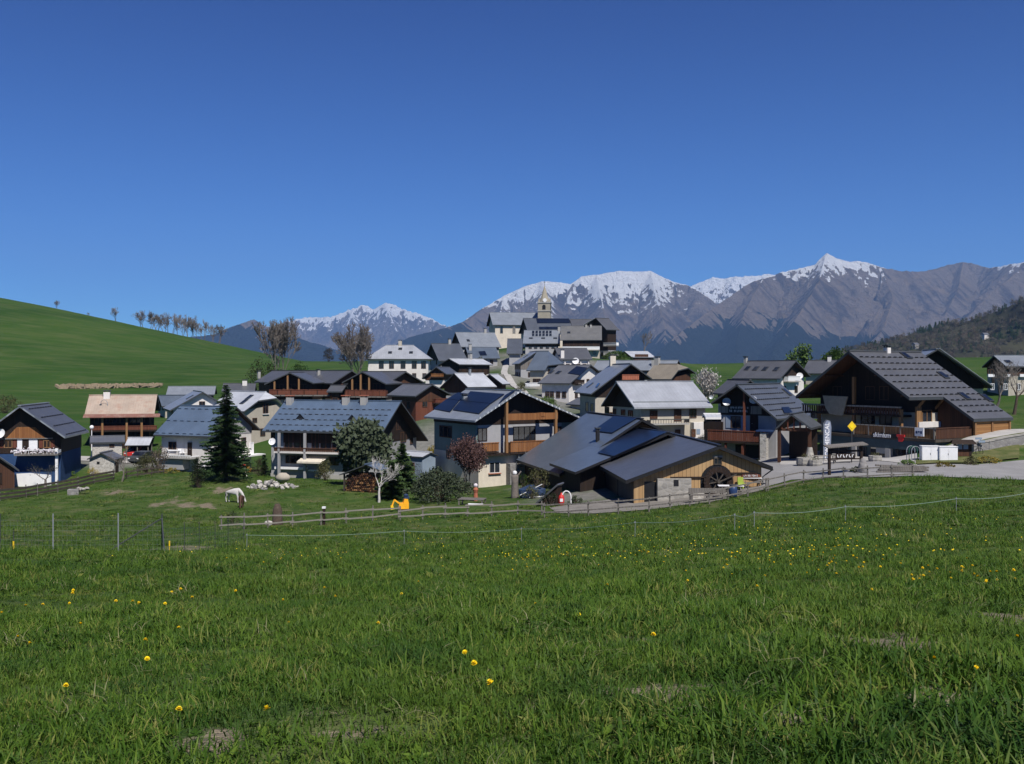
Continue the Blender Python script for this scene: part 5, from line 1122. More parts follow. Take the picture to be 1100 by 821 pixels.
def spruce(name,label,loc,H,W,seed,leaf='needles',whorls=36,nb=9,bot=.05,droop=.35,dens=1.,group=None,power=.85,cat='tree'):
    random.seed(seed); tr,cr=MB(),MB(); sh=[]
    tr.tube((0,0,-.4),(0,0,H*.5),H*.02,H*.012,8); tr.tube((0,0,H*.5),(0,0,H*.98),H*.012,.012,6)
    for i in range(whorls):
        f=bot+(1-bot)*(i/whorls)**.92; z=f*H; Lb=W/2*(1-f)**power*random.uniform(.85,1.1)+.08
        for j in range(max(4,int(nb*(1-f*.45)))):
            a=random.uniform(0,6.283); L=Lb*random.uniform(.65,1.15); br=random.random()*.5
            d=Vector((math.cos(a),math.sin(a),0)); side=Vector((-d.y,d.x,0)); n=max(3,int(L/ .17*dens)); pz=z
            tr.tube((0,0,z),d*L*.5+Vector((0,0,z-L*droop*.3)),.03,.015,3,cap=False)
            for k in range(n):
                t=(k+.6)/n; p=d*L*t+Vector((0,0,z-L*droop*t*(1.25-.7*t)+random.uniform(-.04,.04))); w=.42*(1-t*.55)*(.55+L*.28)
                for sg in (-1,1):
                    e=side*sg*w*random.uniform(.7,1.3)+d*w*.6+Vector((0,0,-w*random.uniform(.25,.8)))
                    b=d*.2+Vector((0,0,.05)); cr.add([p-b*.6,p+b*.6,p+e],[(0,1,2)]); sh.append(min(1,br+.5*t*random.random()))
                if random.random()<.5: 
                    e=Vector((0,0,-w*.9))+d*.05; cr.add([p-d*.08,p+d*.08,p+e],[(0,1,2)]); sh.append(br*.5)
    for k in range(10): z=H*(.9+.01*k); e=Vector((random.uniform(-.12,.12),random.uniform(-.12,.12),.08)); cr.add([(0,0,z),(0,.03,z+.02),Vector((0,0,z))+e],[(0,1,2)]); sh.append(.4)
    root=empty(name,loc,0,label,cat,group); tr.build('trunk','bark_brown',root); cr.sh=sh; cr.build('crown',leaf,root); return root
def bush(name,label,loc,H,W,seed,leaf='leaf_olive',n=60,nl=26,ls=.16,cat='shrub',group=None,clump=.22,stem=True):
    random.seed(seed); cr=MB(); sh=[]; st=MB()
    for i in range(n):
        a=random.uniform(0,6.283); u=random.random()**.5; zz=random.random()**.8; rr=W/2*u*(1-.55*zz**2); p=Vector((math.cos(a)*rr,math.sin(a)*rr,.12*H+zz*H*.8*(1-.25*u*u)))
        leaf_cloud(cr,p,clump*min(W,H)*random.uniform(.5,1.2)*.8,nl,ls,sh); 
        if i%2==0: st.tube((random.uniform(-.15,.15),random.uniform(-.15,.15),-.25),p,.03,.01,3,cap=False)
    root=empty(name,loc,random.uniform(0,6),label,cat,group); st.build('stem','bark_brown',root); cr.sh=sh; cr.build('foliage',leaf,root); return root
def hpx(px0,D): return px0*D/F
def Ht(px,py,D): return -(py-400)/F*D-gz((px-550)/F*D,D)
def G_(px,D,dz=0): p=gat(px,D); p.z+=dz; return p
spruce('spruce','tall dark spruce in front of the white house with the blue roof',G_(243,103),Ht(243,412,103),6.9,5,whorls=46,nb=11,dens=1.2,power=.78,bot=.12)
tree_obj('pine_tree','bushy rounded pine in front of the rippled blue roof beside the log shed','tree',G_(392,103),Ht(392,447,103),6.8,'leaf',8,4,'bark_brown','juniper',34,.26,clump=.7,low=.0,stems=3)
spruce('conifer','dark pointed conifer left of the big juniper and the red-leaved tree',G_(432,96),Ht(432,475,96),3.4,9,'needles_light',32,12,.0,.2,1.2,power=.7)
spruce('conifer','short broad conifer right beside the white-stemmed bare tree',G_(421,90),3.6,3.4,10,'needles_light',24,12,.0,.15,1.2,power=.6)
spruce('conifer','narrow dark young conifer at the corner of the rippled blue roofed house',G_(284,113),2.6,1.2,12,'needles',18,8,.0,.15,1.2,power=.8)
bush('juniper','big dark round juniper bush behind the pale rail fence',G_(471,88),Ht(471,502,88),6.6,13,'juniper',150,46,.17,clump=.16)
bush('columnar_shrub','dark reddish column-shaped shrub left of the white horse',G_(212,97),3.2,1.4,14,'juniper',70,34,.13,clump=.4)
tree_obj('red_leaved_tree','dark red-leaved tree in front of the teal and cream chalet','tree',G_(505,99.5),Ht(505,464,99.5),3.7,'leaf',3,5,'twig_red','leaf_purple',9,.12,clump=.45,low=.06,stems=3)
tree_obj('bare_tree','white-stemmed leafless tree beside the small log shed','tree',G_(407,87.5),Ht(407,490,87.5),4.0,'bare',21,5,'bark_pale',trunk='bark_pale',low=.3)
tree_obj('young_tree','young budding tree just left of the olive bushes by the rail fence','tree',G_(130,102),Ht(130,480,102),2.6,'leaf',22,4,'twig','bud_brown',5,.1,clump=.4,low=.1)
tree_obj('young_tree','small grey-green fruit tree in front of the blue chalet','tree',G_(48,103),Ht(48,495,103),3.2,'leaf',23,4,'twig','leaf_grey',6,.1,clump=.45,low=.12)
bush('shrub','olive shrub between the young tree and the white house terrace',G_(158,108),2.2,3.2,24,'leaf_olive',60,24,.14)
bush('shrub','tall thin brownish shrub beside the white house terrace',G_(171,110),3.2,2.6,25,'bud_brown',50,20,.13)
bush('shrub','orange leaved shrub behind the folded striped parasol',G_(263,112),1.3,1.6,26,'leaf_orange',36,20,.12)
bush('shrub','brown budding shrub at the left end of the rippled blue roofed house',G_(279,113),2.1,2.4,27,'bud_brown',50,20,.12)
bush('shrub','dark green shrub under the striped awning',G_(349,112),2.4,2.2,28,'leaf_olive',50,22,.13)
bush('shrub','sparse olive shrub beside the rear barn and the stone stairs',G_(579,88),2.5,3.4,29,'leaf_olive',44,16,.14)
bush('shrub','low dark shrub against the pale rail fence left of the kennel',G_(590,77),1.4,1.4,30,'juniper',30,18,.1)
bush('shrub','yellow-green shrub between the low grey roofed chalet and the solar roof',G_(463,122),3.1,3.2,31,'leaf_yellow',60,26,.16)
bush('shrub','bright green bush on the lane below the small solar panel roof',G_(588,165),3.0,4.6,32,'leaf_green',60,26,.22)
bush('shrub','small round green bush by the street left of the church',G_(515,255),3.0,3.6,33,'leaf_olive',36,20,.28)
bush('shrub','brown-green shrub behind the log shed',G_(437,108),3.2,2.4,34,'bud_brown',40,20,.14)
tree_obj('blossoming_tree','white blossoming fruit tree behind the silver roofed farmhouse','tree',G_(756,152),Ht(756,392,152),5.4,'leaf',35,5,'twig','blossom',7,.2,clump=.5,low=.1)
tree_obj('bare_tree','large leafless tree with green undergrowth, left of the two above the brown chalets','tree',G_(301,225),Ht(301,339,225),11.5,'bare',36,6,'twig',low=.1,spread=.5,stems=3)
tree_obj('bare_tree','large leafless tree beside the white hipped-roof building','tree',G_(383,225),Ht(383,345,225),11,'bare',47,6,'twig',low=.1,spread=.5,stems=3)
bush('shrub','olive green bush under the left one of the two big leafless trees',G_(283,215),Ht(283,384,215),9.,38,'leaf_olive',90,30,.3)
bush('shrub','green bush right of the big leafless tree on the meadow edge',G_(322,218),Ht(322,386,218),6.,39,'leaf_green',60,26,.3)
tree_obj('bare_tree','round leafless tree on the green behind the village, above the white roofed shed','tree',G_(691,315),Ht(691,355,315),6.2,'bare',40,5,'twig',low=.1)
tree_obj('green_tree','bright green tree between the dark roofs, left one of two','tree',G_(859,200),Ht(859,368,200),4.8,'leaf',41,4,'twig','leaf_green',10,.3,clump=.6,low=.1)
tree_obj('green_tree','fresh green tree just above the ridge of the big sports chalet','tree',G_(900,205),Ht(900,371,205),5.4,'leaf',42,4,'twig','leaf_green',12,.3,clump=.6,low=.1)
tree_obj('bare_tree','leafless tree with a dark trunk at the right edge, by the log wall','tree',G_(1089,112),Ht(1089,384,112),7.,'bare',43,5,'twig','x',trunk='bark_brown',low=.35)
tree_obj('bare_tree','thin leafless tree standing beside the far right timber house','tree',G_(1070,128),6.4,4.,'bare',44,5,'twig',low=.2)
bush('hedge','long low green hedge at the top of the village right of the white balconies',G_(662,283),2.6,8.5,45,'leaf_green',70,26,.3,cat='hedge')
# trees on the skyline of the left hill
HT=[(62,333,5.5,5,'tiny leafless tree alone on the hill skyline, farthest left'),(95,340,2.6,2,'very small sapling on the hill skyline between the lone tree and the first round one'),(125,346.5,8,9,'round leafless tree on the hill skyline right of the sapling'),(154,355,9.,9,'leafless tree on the hill skyline, first of the tight row'),
 (170,360,8.5,13,'broad leafless tree on the hill skyline, second of the tight row'),(181,363,8.5,8,'leafless tree on the hill skyline, third of the tight row'),(191,366,9.5,6,'slim leafless tree on the hill skyline, fourth of the tight row'),(201,369,11,9,'tall leafless tree on the hill skyline, fifth of the tight row'),(212,371,11.5,10,'tallest leafless tree on the hill skyline, near the end of the row'),(228,375,9,8,'last leafless tree on the hill skyline above the blue mountain')]
HT+=[(a_,b_,9.5+.5*(i_%3),9,'') for i_,(a_,b_) in enumerate(((161,357),(176,361.5),(186,364.5),(196,367.5),(206,370),(219,372.5),(234,377)))]
RW='leafless tree in the crowded row where the hill skyline runs down to the right'
for i,(px,py,hh,ww,lb) in enumerate(HT):
    if px>150: lb=RW
    yy_=np.arange(330,560,2.); k_=int(np.argmax(tz((px-550)/F*yy_,yy_)/yy_)); p=gat(px,float(yy_[k_])-2); p.z-=1.3; tree_obj('bare_tree',lb,'tree',p,hh*1.05,ww*.8,'bare',60+i,5,'twig',group='leafless trees on the hill skyline',low=.08,stems=2)
bush('shrub','small dark bush on the crest of the meadow between the two big leafless trees',ground_at(353,389,280),5.,4.,72,'bud_brown',40,22,.3)
bush('shrub','rusty brown thicket at the left edge above the blue chalet',G_(6,170),3.2,6.,73,'leaf_olive',60,22,.2)

# garden clutter: small plants between the houses and the fences
random.seed(77)
GS=[(100,511,.9,1.6,'leaf_yellow','low yellow flowering clump at the corner of the tiny stone shed'),(182,509,.7,2.6,'leaf_yellow','band of yellow spring flowers below the white house terrace'),(327,512,.9,1.2,'leaf_olive','low olive shrub right of the heap of stones'),(362,513,1.1,1.4,'bud_brown','brown budding shrub between the awning and the log shed'),(448,523,2.6,2.6,'juniper','dark evergreen bush just left of the big juniper'),(490,519,2.2,2.0,'leaf_olive','olive bush right of the big juniper, below the red-leaved tree'),(533,521,.6,1.0,'leaf_green','small green plant on the lawn below the cream wall'),(562,524,1.5,1.5,'leaf_green','green shrub by the stone pier of the teal chalet'),(571,536,1.2,1.6,'leaf_olive','olive shrub in front of the blue tarpaulins'),(618,541,.6,1.2,'leaf_grey','grey-green plant at the corner of the front barn'),(975,500,.5,1.4,'leaf_green','low green plant at the left foot of the white cabinets'),(1012,502,.45,2.,'leaf_yellow','yellow-green flowering strip in front of the white cabinets'),(1044,500,.8,1.3,'leaf_olive','olive shrub at the foot of the information kiosk'),(1062,498,.6,2.2,'leaf_yellow','yellow-green clump below the dry-stone wall'),(640,452,1.8,3.,'leaf_olive','olive shrub on the lane left of the silver roofed farmhouse'),(452,446,2.6,3.4,'leaf_yellow','tall yellow-green shrub behind the rippled blue roof'),(755,477,1.2,1.6,'leaf_olive','shrub below the white porch of the silver roofed farmhouse'),(560,421,2.,2.4,'leaf_olive','small bush at the bend of the village street'),(20,505,.8,1.4,'leaf_grey','grey-green plant in front of the white garden wall'),(76,512,.7,1.5,'leaf_green','green plant at the right corner of the blue chalet'),(920,508,.5,1.1,'leaf_green','green tuft at the foot of the notice frame')]
for i,(px,py,H,W,lf,lb) in enumerate(GS):
    bush('shrub',lb,ground_at(px,py,40),H,W,200+i,lf,34,16,.1 if py>470 else .18)
# forest on the right hill: far more trees than anyone could count
def inst_points(name,pts,rots,scls,idx,protos,kindlabel,cat,m=None):
    me=bpy.data.meshes.new(name); n_=len(pts); me.vertices.add(n_); me.vertices.foreach_set('co',np.asarray(pts,np.float32).ravel())
    a=me.attributes.new('rot','FLOAT_VECTOR','POINT'); a.data.foreach_set('vector',np.asarray(rots,np.float32).ravel())
    a=me.attributes.new('scl','FLOAT_VECTOR','POINT'); a.data.foreach_set('vector',np.asarray(scls,np.float32).ravel())
    a=me.attributes.new('idx','INT','POINT'); a.data.foreach_set('value',np.asarray(idx,np.int32))
    o=bpy.data.objects.new(name,me); COL.objects.link(o); tag(o,kindlabel,cat,None,'stuff')
    pc=bpy.data.collections.new(name+'_kinds')
    for q,p in enumerate(protos): 
        p.name='%s_kind_%02d'%(name,q)
        for c_ in list(p.users_collection): c_.objects.unlink(p)
        pc.objects.link(p)
    ng=bpy.data.node_groups.new(name+'_scatter','GeometryNodeTree'); ng.interface.new_socket('Geometry',in_out='INPUT',socket_type='NodeSocketGeometry'); ng.interface.new_socket('Geometry',in_out='OUTPUT',socket_type='NodeSocketGeometry')
    N=ng.nodes.new; gi=N('NodeGroupInput'); go=N('NodeGroupOutput'); ip=N('GeometryNodeInstanceOnPoints'); ci=N('GeometryNodeCollectionInfo'); ci.inputs['Collection'].default_value=pc; ci.inputs['Separate Children'].default_value=True; ci.inputs['Reset Children'].default_value=True
    def na(nm,t): q=N('GeometryNodeInputNamedAttribute'); q.data_type=t; q.inputs['Name'].default_value=nm; return q.outputs['Attribute']
    l=ng.links.new; l(gi.outputs[0],ip.inputs['Points']); l(ci.outputs[0],ip.inputs['Instance']); ip.inputs['Pick Instance'].default_value=True
    er=N('FunctionNodeEulerToRotation'); l(na('rot','FLOAT_VECTOR'),er.inputs[0]); l(er.outputs[0],ip.inputs['Rotation']); l(na('scl','FLOAT_VECTOR'),ip.inputs['Scale']); l(na('idx','INT'),ip.inputs['Instance Index']); l(ip.outputs[0],go.inputs[0])
    md=o.modifiers.new('scatter','NODES'); md.node_group=ng; return o
def proto(mb,m,sm=False): o=mb.build('proto',m,None,sm); return o
random.seed(5); pr_=[]
for i in range(3):   # dark conifers
    mb=MB(); sh=[]
    for k in range(150):
        f=random.random(); a=random.uniform(0,6.28); r=2.6*(1-f)*random.uniform(.4,1.1)+.1; p=Vector((math.cos(a)*r,math.sin(a)*r,1+f*10)); e=Vector((math.cos(a),math.sin(a),-.5))*1.2; s_=Vector((-math.sin(a),math.cos(a),0))*.7
        mb.add([p-s_,p+s_,p+e],[(0,1,2)]); sh.append(random.random())
    mb.sh=sh; pr_.append(proto(mb,'needles'))
for i,lfm in enumerate(('forest_grey','forest_grey','leaf_olive','bud_brown')):
    mb=MB(); sh=[]
    for k in range(9): leaf_cloud(mb,Vector((random.uniform(-2.4,2.4),random.uniform(-2.4,2.4),random.uniform(3,9))),2.2,16,1.0,sh)
    mb.sh=sh; pr_.append(proto(mb,lfm))
rs=np.random.RandomState(3); N_=26000; x=rs.uniform(420,1480,N_); y=rs.uniform(780,2000,N_); keep=(np.abs(x/y)<.62)&(x/y>.26)&(y<np.interp(x,cx,[q[1] for q in _lp])+60)&(fbm(x/70,y/70,4,12)>.33)
x,y=x[keep],y[keep]; z=hill_h(x,y)-.5; con=(fbm(x/50,y/50,3,40)>.6)|(rs.rand(len(x))<.1); idx=np.where(con,rs.randint(0,3,len(x)),3+rs.choice(4,len(x),p=[.35,.3,.15,.2]))
k=rs.uniform(.55,1.15,len(x)); inst_points('forest',np.stack([x,y,z],-1),np.stack([0*x,0*x,rs.uniform(0,6.28,len(x))],-1),np.stack([k*1.1,k*1.1,k],-1),idx,pr_,'mixed spring forest of bare and evergreen trees covering the right hill','forest')
# a few pale farm buildings lost in that forest
for px,py,w_ in ((983,357,5),(1058,346,4.5)):
    pass
# ------------------------------------------------------------------ roads and yards
KEEP=[]
m,n=mat('asphalt'); p=n.pos(); f=n.noise(p,.5,6,.65); g=n.noise(p,9,4,.7); a=n.ramp(f,[(.3,(.22,.215,.215)),(.7,(.3,.295,.295))]); a=n.mix(n.math('MULTIPLY',g,.35),a,(.17,.168,.165)); cr=n.ramp(n.noise(p,1.4,8,.8),[(.49,(0,0,0)),(.5,(.35,.35,.35)),(.51,(0,0,0))]); a=n.mix(cr,a,(.08,.08,.08)); n.col(a); n.set(.9,0,.2)
m,n=mat('pale_paving'); p=n.pos(); f=n.noise(p,.7,6,.7); n.col(n.ramp(f,[(.3,(.3,.29,.275)),(.7,(.44,.425,.41))])); n.set(.9,0,.2)
plain('tan_wood',(.28,.22,.15),.9,.3,3); m,n=mat('gravel'); p=n.pos(); f=n.noise(p,1.1,7,.75); n.col(n.ramp(f,[(.3,(.13,.12,.11)),(.7,(.25,.235,.215))])); n.set(.95,0,.1)
m,n=mat('grass_bank'); p=n.pos(); f=n.noise(p,1.2,6,.7); n.col(n.ramp(f,[(.3,(.05,.075,.02)),(.6,(.12,.12,.05)),(.8,(.2,.175,.1))])); n.set(.95,0,.1)
def strip(name,A,B,m,ny=14,sub=8,off=.05,flat=None):
    """ribbon between two edges given as photo x, y, depth"""
    def dens(E):
        o=[]
        for i in range(len(E)-1):
            for t in range(sub): k=t/sub; o.append([E[i][j]*(1-k)+E[i+1][j]*k for j in range(2)])
        o.append(list(E[-1][:2])); return np.array(o)
    a=dens([((q[0]-550)/F*q[1],q[1]) for q in A]); b=dens([((q[0]-550)/F*q[1],q[1]) for q in B]); t=np.linspace(0,1,ny)[:,None,None]
    g=a[None]*(1-t)+b[None]*t; Z=tz(g[...,0],g[...,1])+off; o=grid_mesh(name,g[...,0],g[...,1],Z,m)
    KEEP.append(list(map(tuple,a))+list(map(tuple,b[::-1]))); return o
# plaza and road (edges as photo column, depth)
strip('plaza',[(815,73),(850,75),(895,73),(935,71),(985,70.5)],[(815,108),(850,104),(895,104),(935,99),(985,92)],'asphalt',20)
strip('road',[(985,70.5),(1020,69.5),(1060,68.5),(1130,67.5),(1250,66)],[(985,84),(1012,80),(1048,79.5),(1130,82),(1250,90)],'asphalt',14)
strip('path',[(1005,84.6),(1044,87.),(1088,89.8),(1150,94),(1250,100)],[(1005,86.8),(1044,89.8),(1088,93),(1150,98),(1250,106)],'pale_paving',8)
strip('terrace_paving',[(598,72),(640,69.5),(700,68.6),(760,69),(822,72)],[(590,76),(640,77.5),(700,78.5),(760,78),(822,79)],'gravel',10,off=.04)
strip('pavement',[(838,88),(880,88),(925,86),(985,79)],[(838,99),(880,99),(925,95),(985,88)],'pale_paving',8,off=.09)
strip('grass_verge',[(984,79.5),(1012,80.3),(1040,80),(1060,80.3),(1095,81.5)],[(984,82.8),(1012,83.4),(1040,83.8),(1060,84.3),(1095,85.8)],'grass_bank',8,off=.14)
strip('village_street',[(548,178),(556,188),(552,205),(541,225),(538,245),(543,270)],[(560,178),(568,188),(560,205),(549,225),(545,245),(549,270)],'pale_paving',6,off=.15)
strip('garden_path',[(60,121),(100,121.5),(140,122)],[(60,126),(100,126.5),(140,127)],'pale_paving',5,off=.08)
# tan bank of timber and gravel on the hill
def lump(name,pts,m,label,cat,parent=None): pass
mb=MB(); random.seed(2)
for i in range(110):
    px=62.5+i; p=ground_at(px,418-(i/110)*1.4,150); mb.bar(p+Vector((-.7,random.uniform(-.4,.4),.0+random.uniform(0,.9))),p+Vector((.7,random.uniform(-.4,.4),.1+random.uniform(0,.9))),.6,.6)
tag(mb.build('log_pile','tan_wood'),'long low tan row of stacked logs across the left meadow','log pile')
# ------------------------------------------------------------------ fences
def wpt(px,py,D): return at(px,py,D)
def rail_fence(name,label,pts,heights,post_m='wood_rail',rail_m='wood_rail',pr=.045,rw=.09,rh=.07,ph=1.1,wob=.0,cat='fence',every=1,group=None):
    """pts: ground points; heights: rail heights"""
    o=pts[0]; root=empty(name,o,0,label,cat,group)
    for p in pts:
        mb=MB(); q=p-o; mb.tube(q+Vector((0,0,-.3)),q+Vector((random.uniform(-.04,.04),0,ph*random.uniform(.95,1.08))),pr,pr*.85,6); mb.build('post',post_m,root)
    for a,b in zip(pts,pts[1:]):
        for h in heights:
            d=(b-a).normalized()*.15; mb=MB(); j=lambda: random.uniform(-wob,wob); mb.bar(a-o-d+Vector((0,-.06,h+j())),b-o+d+Vector((0,-.06,h+j())),rh,rw); mb.build('rail',rail_m,root)
    return root
random.seed(12)
# dark plank fence on the left
L_=[(-40,86),(-8,88),(0,89),(28,92),(40,93.5),(62,96),(84,98),(101,100),(122,103)]
L_=[gat(px,{-40:86,-8:89,0:90,28:93,40:94.5,62:97,84:99.5,101:102,122:104}[px]) for px,_ in L_]
rail_fence('plank_fence','dark weathered three-board fence curving below the blue chalet',L_,(.25,.6,.95),'wood_grey','wood_weathered',.06,.2,.05,1.15,.02)
rail_fence('plank_fence','dark broken plank fence below the white house terrace',[gat(a,b) for a,b in ((136,104.5),(148,105),(163,106),(176,107))],(.3,.75),'wood_weathered','wood_weathered',.06,.16,.05,1.,.06)
# pale rail fence through the middle
def gps(L): return [ground_at(a,b) for a,b in L]
rail_fence('rail_fence','pale two-rail fence crossing the paddock left of the juniper bush',[gat(a,b) for a,b in ((238,68),(262,68.5),(288,69),(314,69.5),(345,70),(372,71),(400,72),(428,73))],(.35,.85),'wood_grey','bar_wood_pale',.06,.09,.06,1.05,.07)
rail_fence('rail_fence','pale split-rail fence below the garden of the teal chalet',[gat(a,b) for a,b in ((430,71.5),(454,72),(478,72.3),(502,72.5),(528,72.6),(556,72.4),(582,71.5))],(.3,.8),'wood_grey','bar_wood_pale',.06,.09,.06,1.0,.09)
rail_fence('rail_fence','grey rail fence along the terrace of the mill barn',[gat(a,b) for a,b in ((585,69.3),(611,68.7),(632,68.2),(664,67.8),(697,67.4),(720,67.2),(741,67.3),(762,67.8),(782,68.6),(803,69.6),(823,70.6))],(.4,.9),'wood_grey','wood_grey',.055,.09,.06,1.0,.05)
rail_fence('rail_fence','grey rail fence along the edge of the asphalt plaza',[gat(a,b) for a,b in ((825,70.9),(843,71.6),(863,72),(884,71.6),(906,70.8),(932,70.3),(958,70),(980,70.4))],(.25,.8),'wood_grey','wood_grey',.055,.08,.06,.95,.05)
# stack of weathered beams by the road
root=empty('beam_stack',gat(968,74.5),R_(-8),'heap of grey weathered beams beside the plaza rail fence','beam stack')
for i in range(8):
    mb=MB(); z=.1+.14*(i//3); mb.bar((-1.6+random.uniform(-.3,.2),-.5+.45*(i%3),z+.02*i),(1.6+random.uniform(-.3,.5),-.4+.4*(i%3)+random.uniform(-.2,.2),z+random.uniform(0,.3)),.2,.13); mb.build('beam','wood_grey',root)
# electric tape fence
def ep(px,py): return ground_at(px,py)
EP=[(60,598),(265,590),(434,585),(560,583),(682,578),(789,571),(810,569),(908,562),(1027,553),(1110,545)]
pts=[ep(*q) for q in EP]; o=pts[0]; root=empty('tape_fence',o,0,'thin electric tape fence on short white posts crossing the whole meadow','fence')
for i,p in enumerate(pts[1:]):
    mb=MB(); q=p-o; mb.tube(q+Vector((0,0,-.15)),q+Vector((.02,0,.78)),.014,.012,5); mb.box(q.x-.03,q.y-.03,q.z+.68,q.x+.03,q.y+.03,q.z+.74); mb.build('post','steel_grey',root)
TP_=[pts[1]]+pts[2:]
for a,b in zip(pts[1:],pts[2:]):
    mb=MB(); n_=10; pp=[]
    for k in range(n_+1): t=k/n_; q=a.lerp(b,t)-o; q.z+=.7-.12*math.sin(math.pi*t); pp.append(q)
    for u,v in zip(pp,pp[1:]): mb.bar(u,v,.01,.018)
    mb.build('tape','rope_tape',root)
# wire mesh fence on steel posts at the left
EWx=[(0,46),(57,45),(127,45),(174,46),(198,47.5),(214,49),(231,50.5),(245,52),(262,54)]
pts=[gat(a,b) for a,b in EWx]; o=pts[1]; root=empty('wire_fence',o,0,'tall wire mesh fence on thin steel posts with a braced corner at the left','fence')
for i,p in enumerate(pts):
    mb=MB(); q=p-o; h_=1.95 if i<4 else 1.5; r_=.03 if i<4 else .018; mb.tube(q+Vector((0,0,-.3)),q+Vector((0,0,h_)),r_,r_,6); mb.build('post','steel_grey' if i in(1,2) else 'dark_metal',root)
q=pts[3]-o
for dx,dy in ((-2.4,-1.2),(.75,-1.8)):
    e=Vector((pts[3].x+dx,pts[3].y+dy,0)); e.z=gz(e.x,e.y); mb=MB(); mb.tube(q+Vector((0,0,1.75)),e-o,.028,.028,6); mb.build('brace','dark_metal',root)
for i,(a,b) in enumerate(zip(pts,pts[1:])):
    mb=MB(); 
    for k in range(8): z=.08+k*.22*(1 if i<3 else .75); mb.tube(a-o+Vector((0,0,z)),b-o+Vector((0,0,z)),.0035,.0035,3,cap=False)
    n_=int((b-a).length/.2)
    for k in range(n_): q=a.lerp(b,k/n_)-o; mb.tube(q,q+Vector((0,0,1.62 if i<3 else 1.25)),.0025,.0025,3,cap=False)
    mb.build('wire_mesh','steel_grey',root)
for px,py,D,m_,lb in ((14.5,592,44,'yellow_paint','dark metal stake with a yellow band at the left edge of the meadow'),(182,588,48,'yellow_paint','short yellow stake behind the braced fence corner')):
    p=gat(px,D); root=empty('stake',p,0,lb,'stake'); mb=MB(); mb.tube((0,0,-.2),(0,0,1.15 if px<20 else .5),.016,.016,6); mb.build('rod','dark_metal' if px<20 else m_,root); mb=MB(); mb.tube((0,0,.35),(0,0,.72 if px<20 else .6),.035,.035,8); mb.build('sleeve',m_,root)
# stakes of the netted plot
for i,(px,D) in enumerate(((266,64),(279,66),(294,66),(306,66.5),(322,67))):
    pass
# ------------------------------------------------------------------ skinned bodies
def skin(name,joints,edges,m,parent=None,loc=(0,0,0),rz=0,sub=2):
    me=bpy.data.meshes.new(name); me.from_pydata([j[:3] for j in joints],edges,[]); me.update(); o=bpy.data.objects.new(name,me); COL.objects.link(o)
    sk=o.modifiers.new('skin','SKIN'); sk.use_smooth_shade=True
    for v,j in zip(me.skin_vertices[0].data,joints): v.radius=(j[3],j[4] if len(j)>4 else j[3]); v.use_root=False
    me.skin_vertices[0].data[0].use_root=True
    s_=o.modifiers.new('sub','SUBSURF'); s_.levels=sub; s_.render_levels=sub
    dg=bpy.context.evaluated_depsgraph_get(); me2=bpy.data.meshes.new_from_object(o.evaluated_get(dg)); o.modifiers.clear(); o.data=me2; me2.materials.clear(); me2.materials.append(MATS[m]); o.location=loc; o.rotation_euler.z=rz
    if parent: o.parent=parent
    return o
def horse(label,loc,rz,s,m,mane,graze=True):
    J=[(-.55,0,1.12,.27,.27),(-.1,0,1.08,.29,.3),(.4,0,1.1,.25,.29),(.62,0,1.22,.17,.22)]
    if graze: J+=[(.95,0,.95,.12,.15),(1.18,0,.58,.10,.12),(1.3,0,.3,.09,.1),(1.42,0,.12,.055,.06)]
    else: J+=[(.95,0,1.5,.12,.16),(1.1,0,1.7,.1,.12),(1.3,0,1.55,.08,.1),(1.5,0,1.38,.055,.06)]
    E_=[(i,i+1) for i in range(len(J)-1)]
    for sx,y0,dx in ((0,.14,0),(0,-.14,.1)):
        b=len(J); J+=[(-.62-dx*.3,y0,.95,.17),(-.56-dx,y0,.68,.095),(-.7-dx,y0,.5,.062),(-.66-dx,y0,.22,.042),(-.63-dx,y0,.03,.055)]; E_+=[(0,b),(b,b+1),(b+1,b+2),(b+2,b+3),(b+3,b+4)]
        b=len(J); J+=[(.42+dx,y0,.86,.12),(.44+dx*1.5,y0,.5,.06),(.43+dx*1.6,y0,.24,.042),(.44+dx*1.7,y0,.03,.055)]; E_+=[(2,b),(b,b+1),(b+1,b+2),(b+2,b+3)]
    root=empty('horse' if s>.9 else 'pony',loc,rz,label,'horse' if s>.9 else 'pony'); root.scale=(s,s,s)
    skin('body',J,E_,m,root)
    h=J[4:8]; mb=MB(); 
    for a,b in ((J[3],J[4]),(J[4],J[5])): 
        for k in range(5):
            t=k/5; p=Vector(a[:3]).lerp(Vector(b[:3]),t)+Vector((-.02,0,.14)); mb.bar(p,p+Vector((-.1,.06,-.12)),.03,.1)
    mb.build('mane',mane,root); mb=MB(); mb.tube((-.8,0,1.15),(-.93,0,.8),.05,.07,6); mb.tube((-.93,0,.8),(-.9,0,.35),.07,.02,6); mb.build('tail',mane,root)
    hd=Vector(J[5][:3]); mb=MB()
    for y in (-.06,.06): mb.tube(hd+Vector((-.06,y,.08)),hd+Vector((-.1,y*1.3,.22)),.035,.008,5)
    mb.build('ear',m,root); return root
plain('horse_white',(.5,.48,.46),.8,.12,4); plain('horse_brown',(.07,.035,.022),.7,.25,4); plain('mane_grey',(.2,.19,.18),.8,.2)
horse('white horse grazing on bare ground near the tall spruce',gat(251,87.5),R_(-22),.92,'horse_white','mane_grey')
horse('dark brown pony standing in front of the grazing white horse',gat(259.3,84.5),R_(-80),.8,'horse_brown','horse_brown')
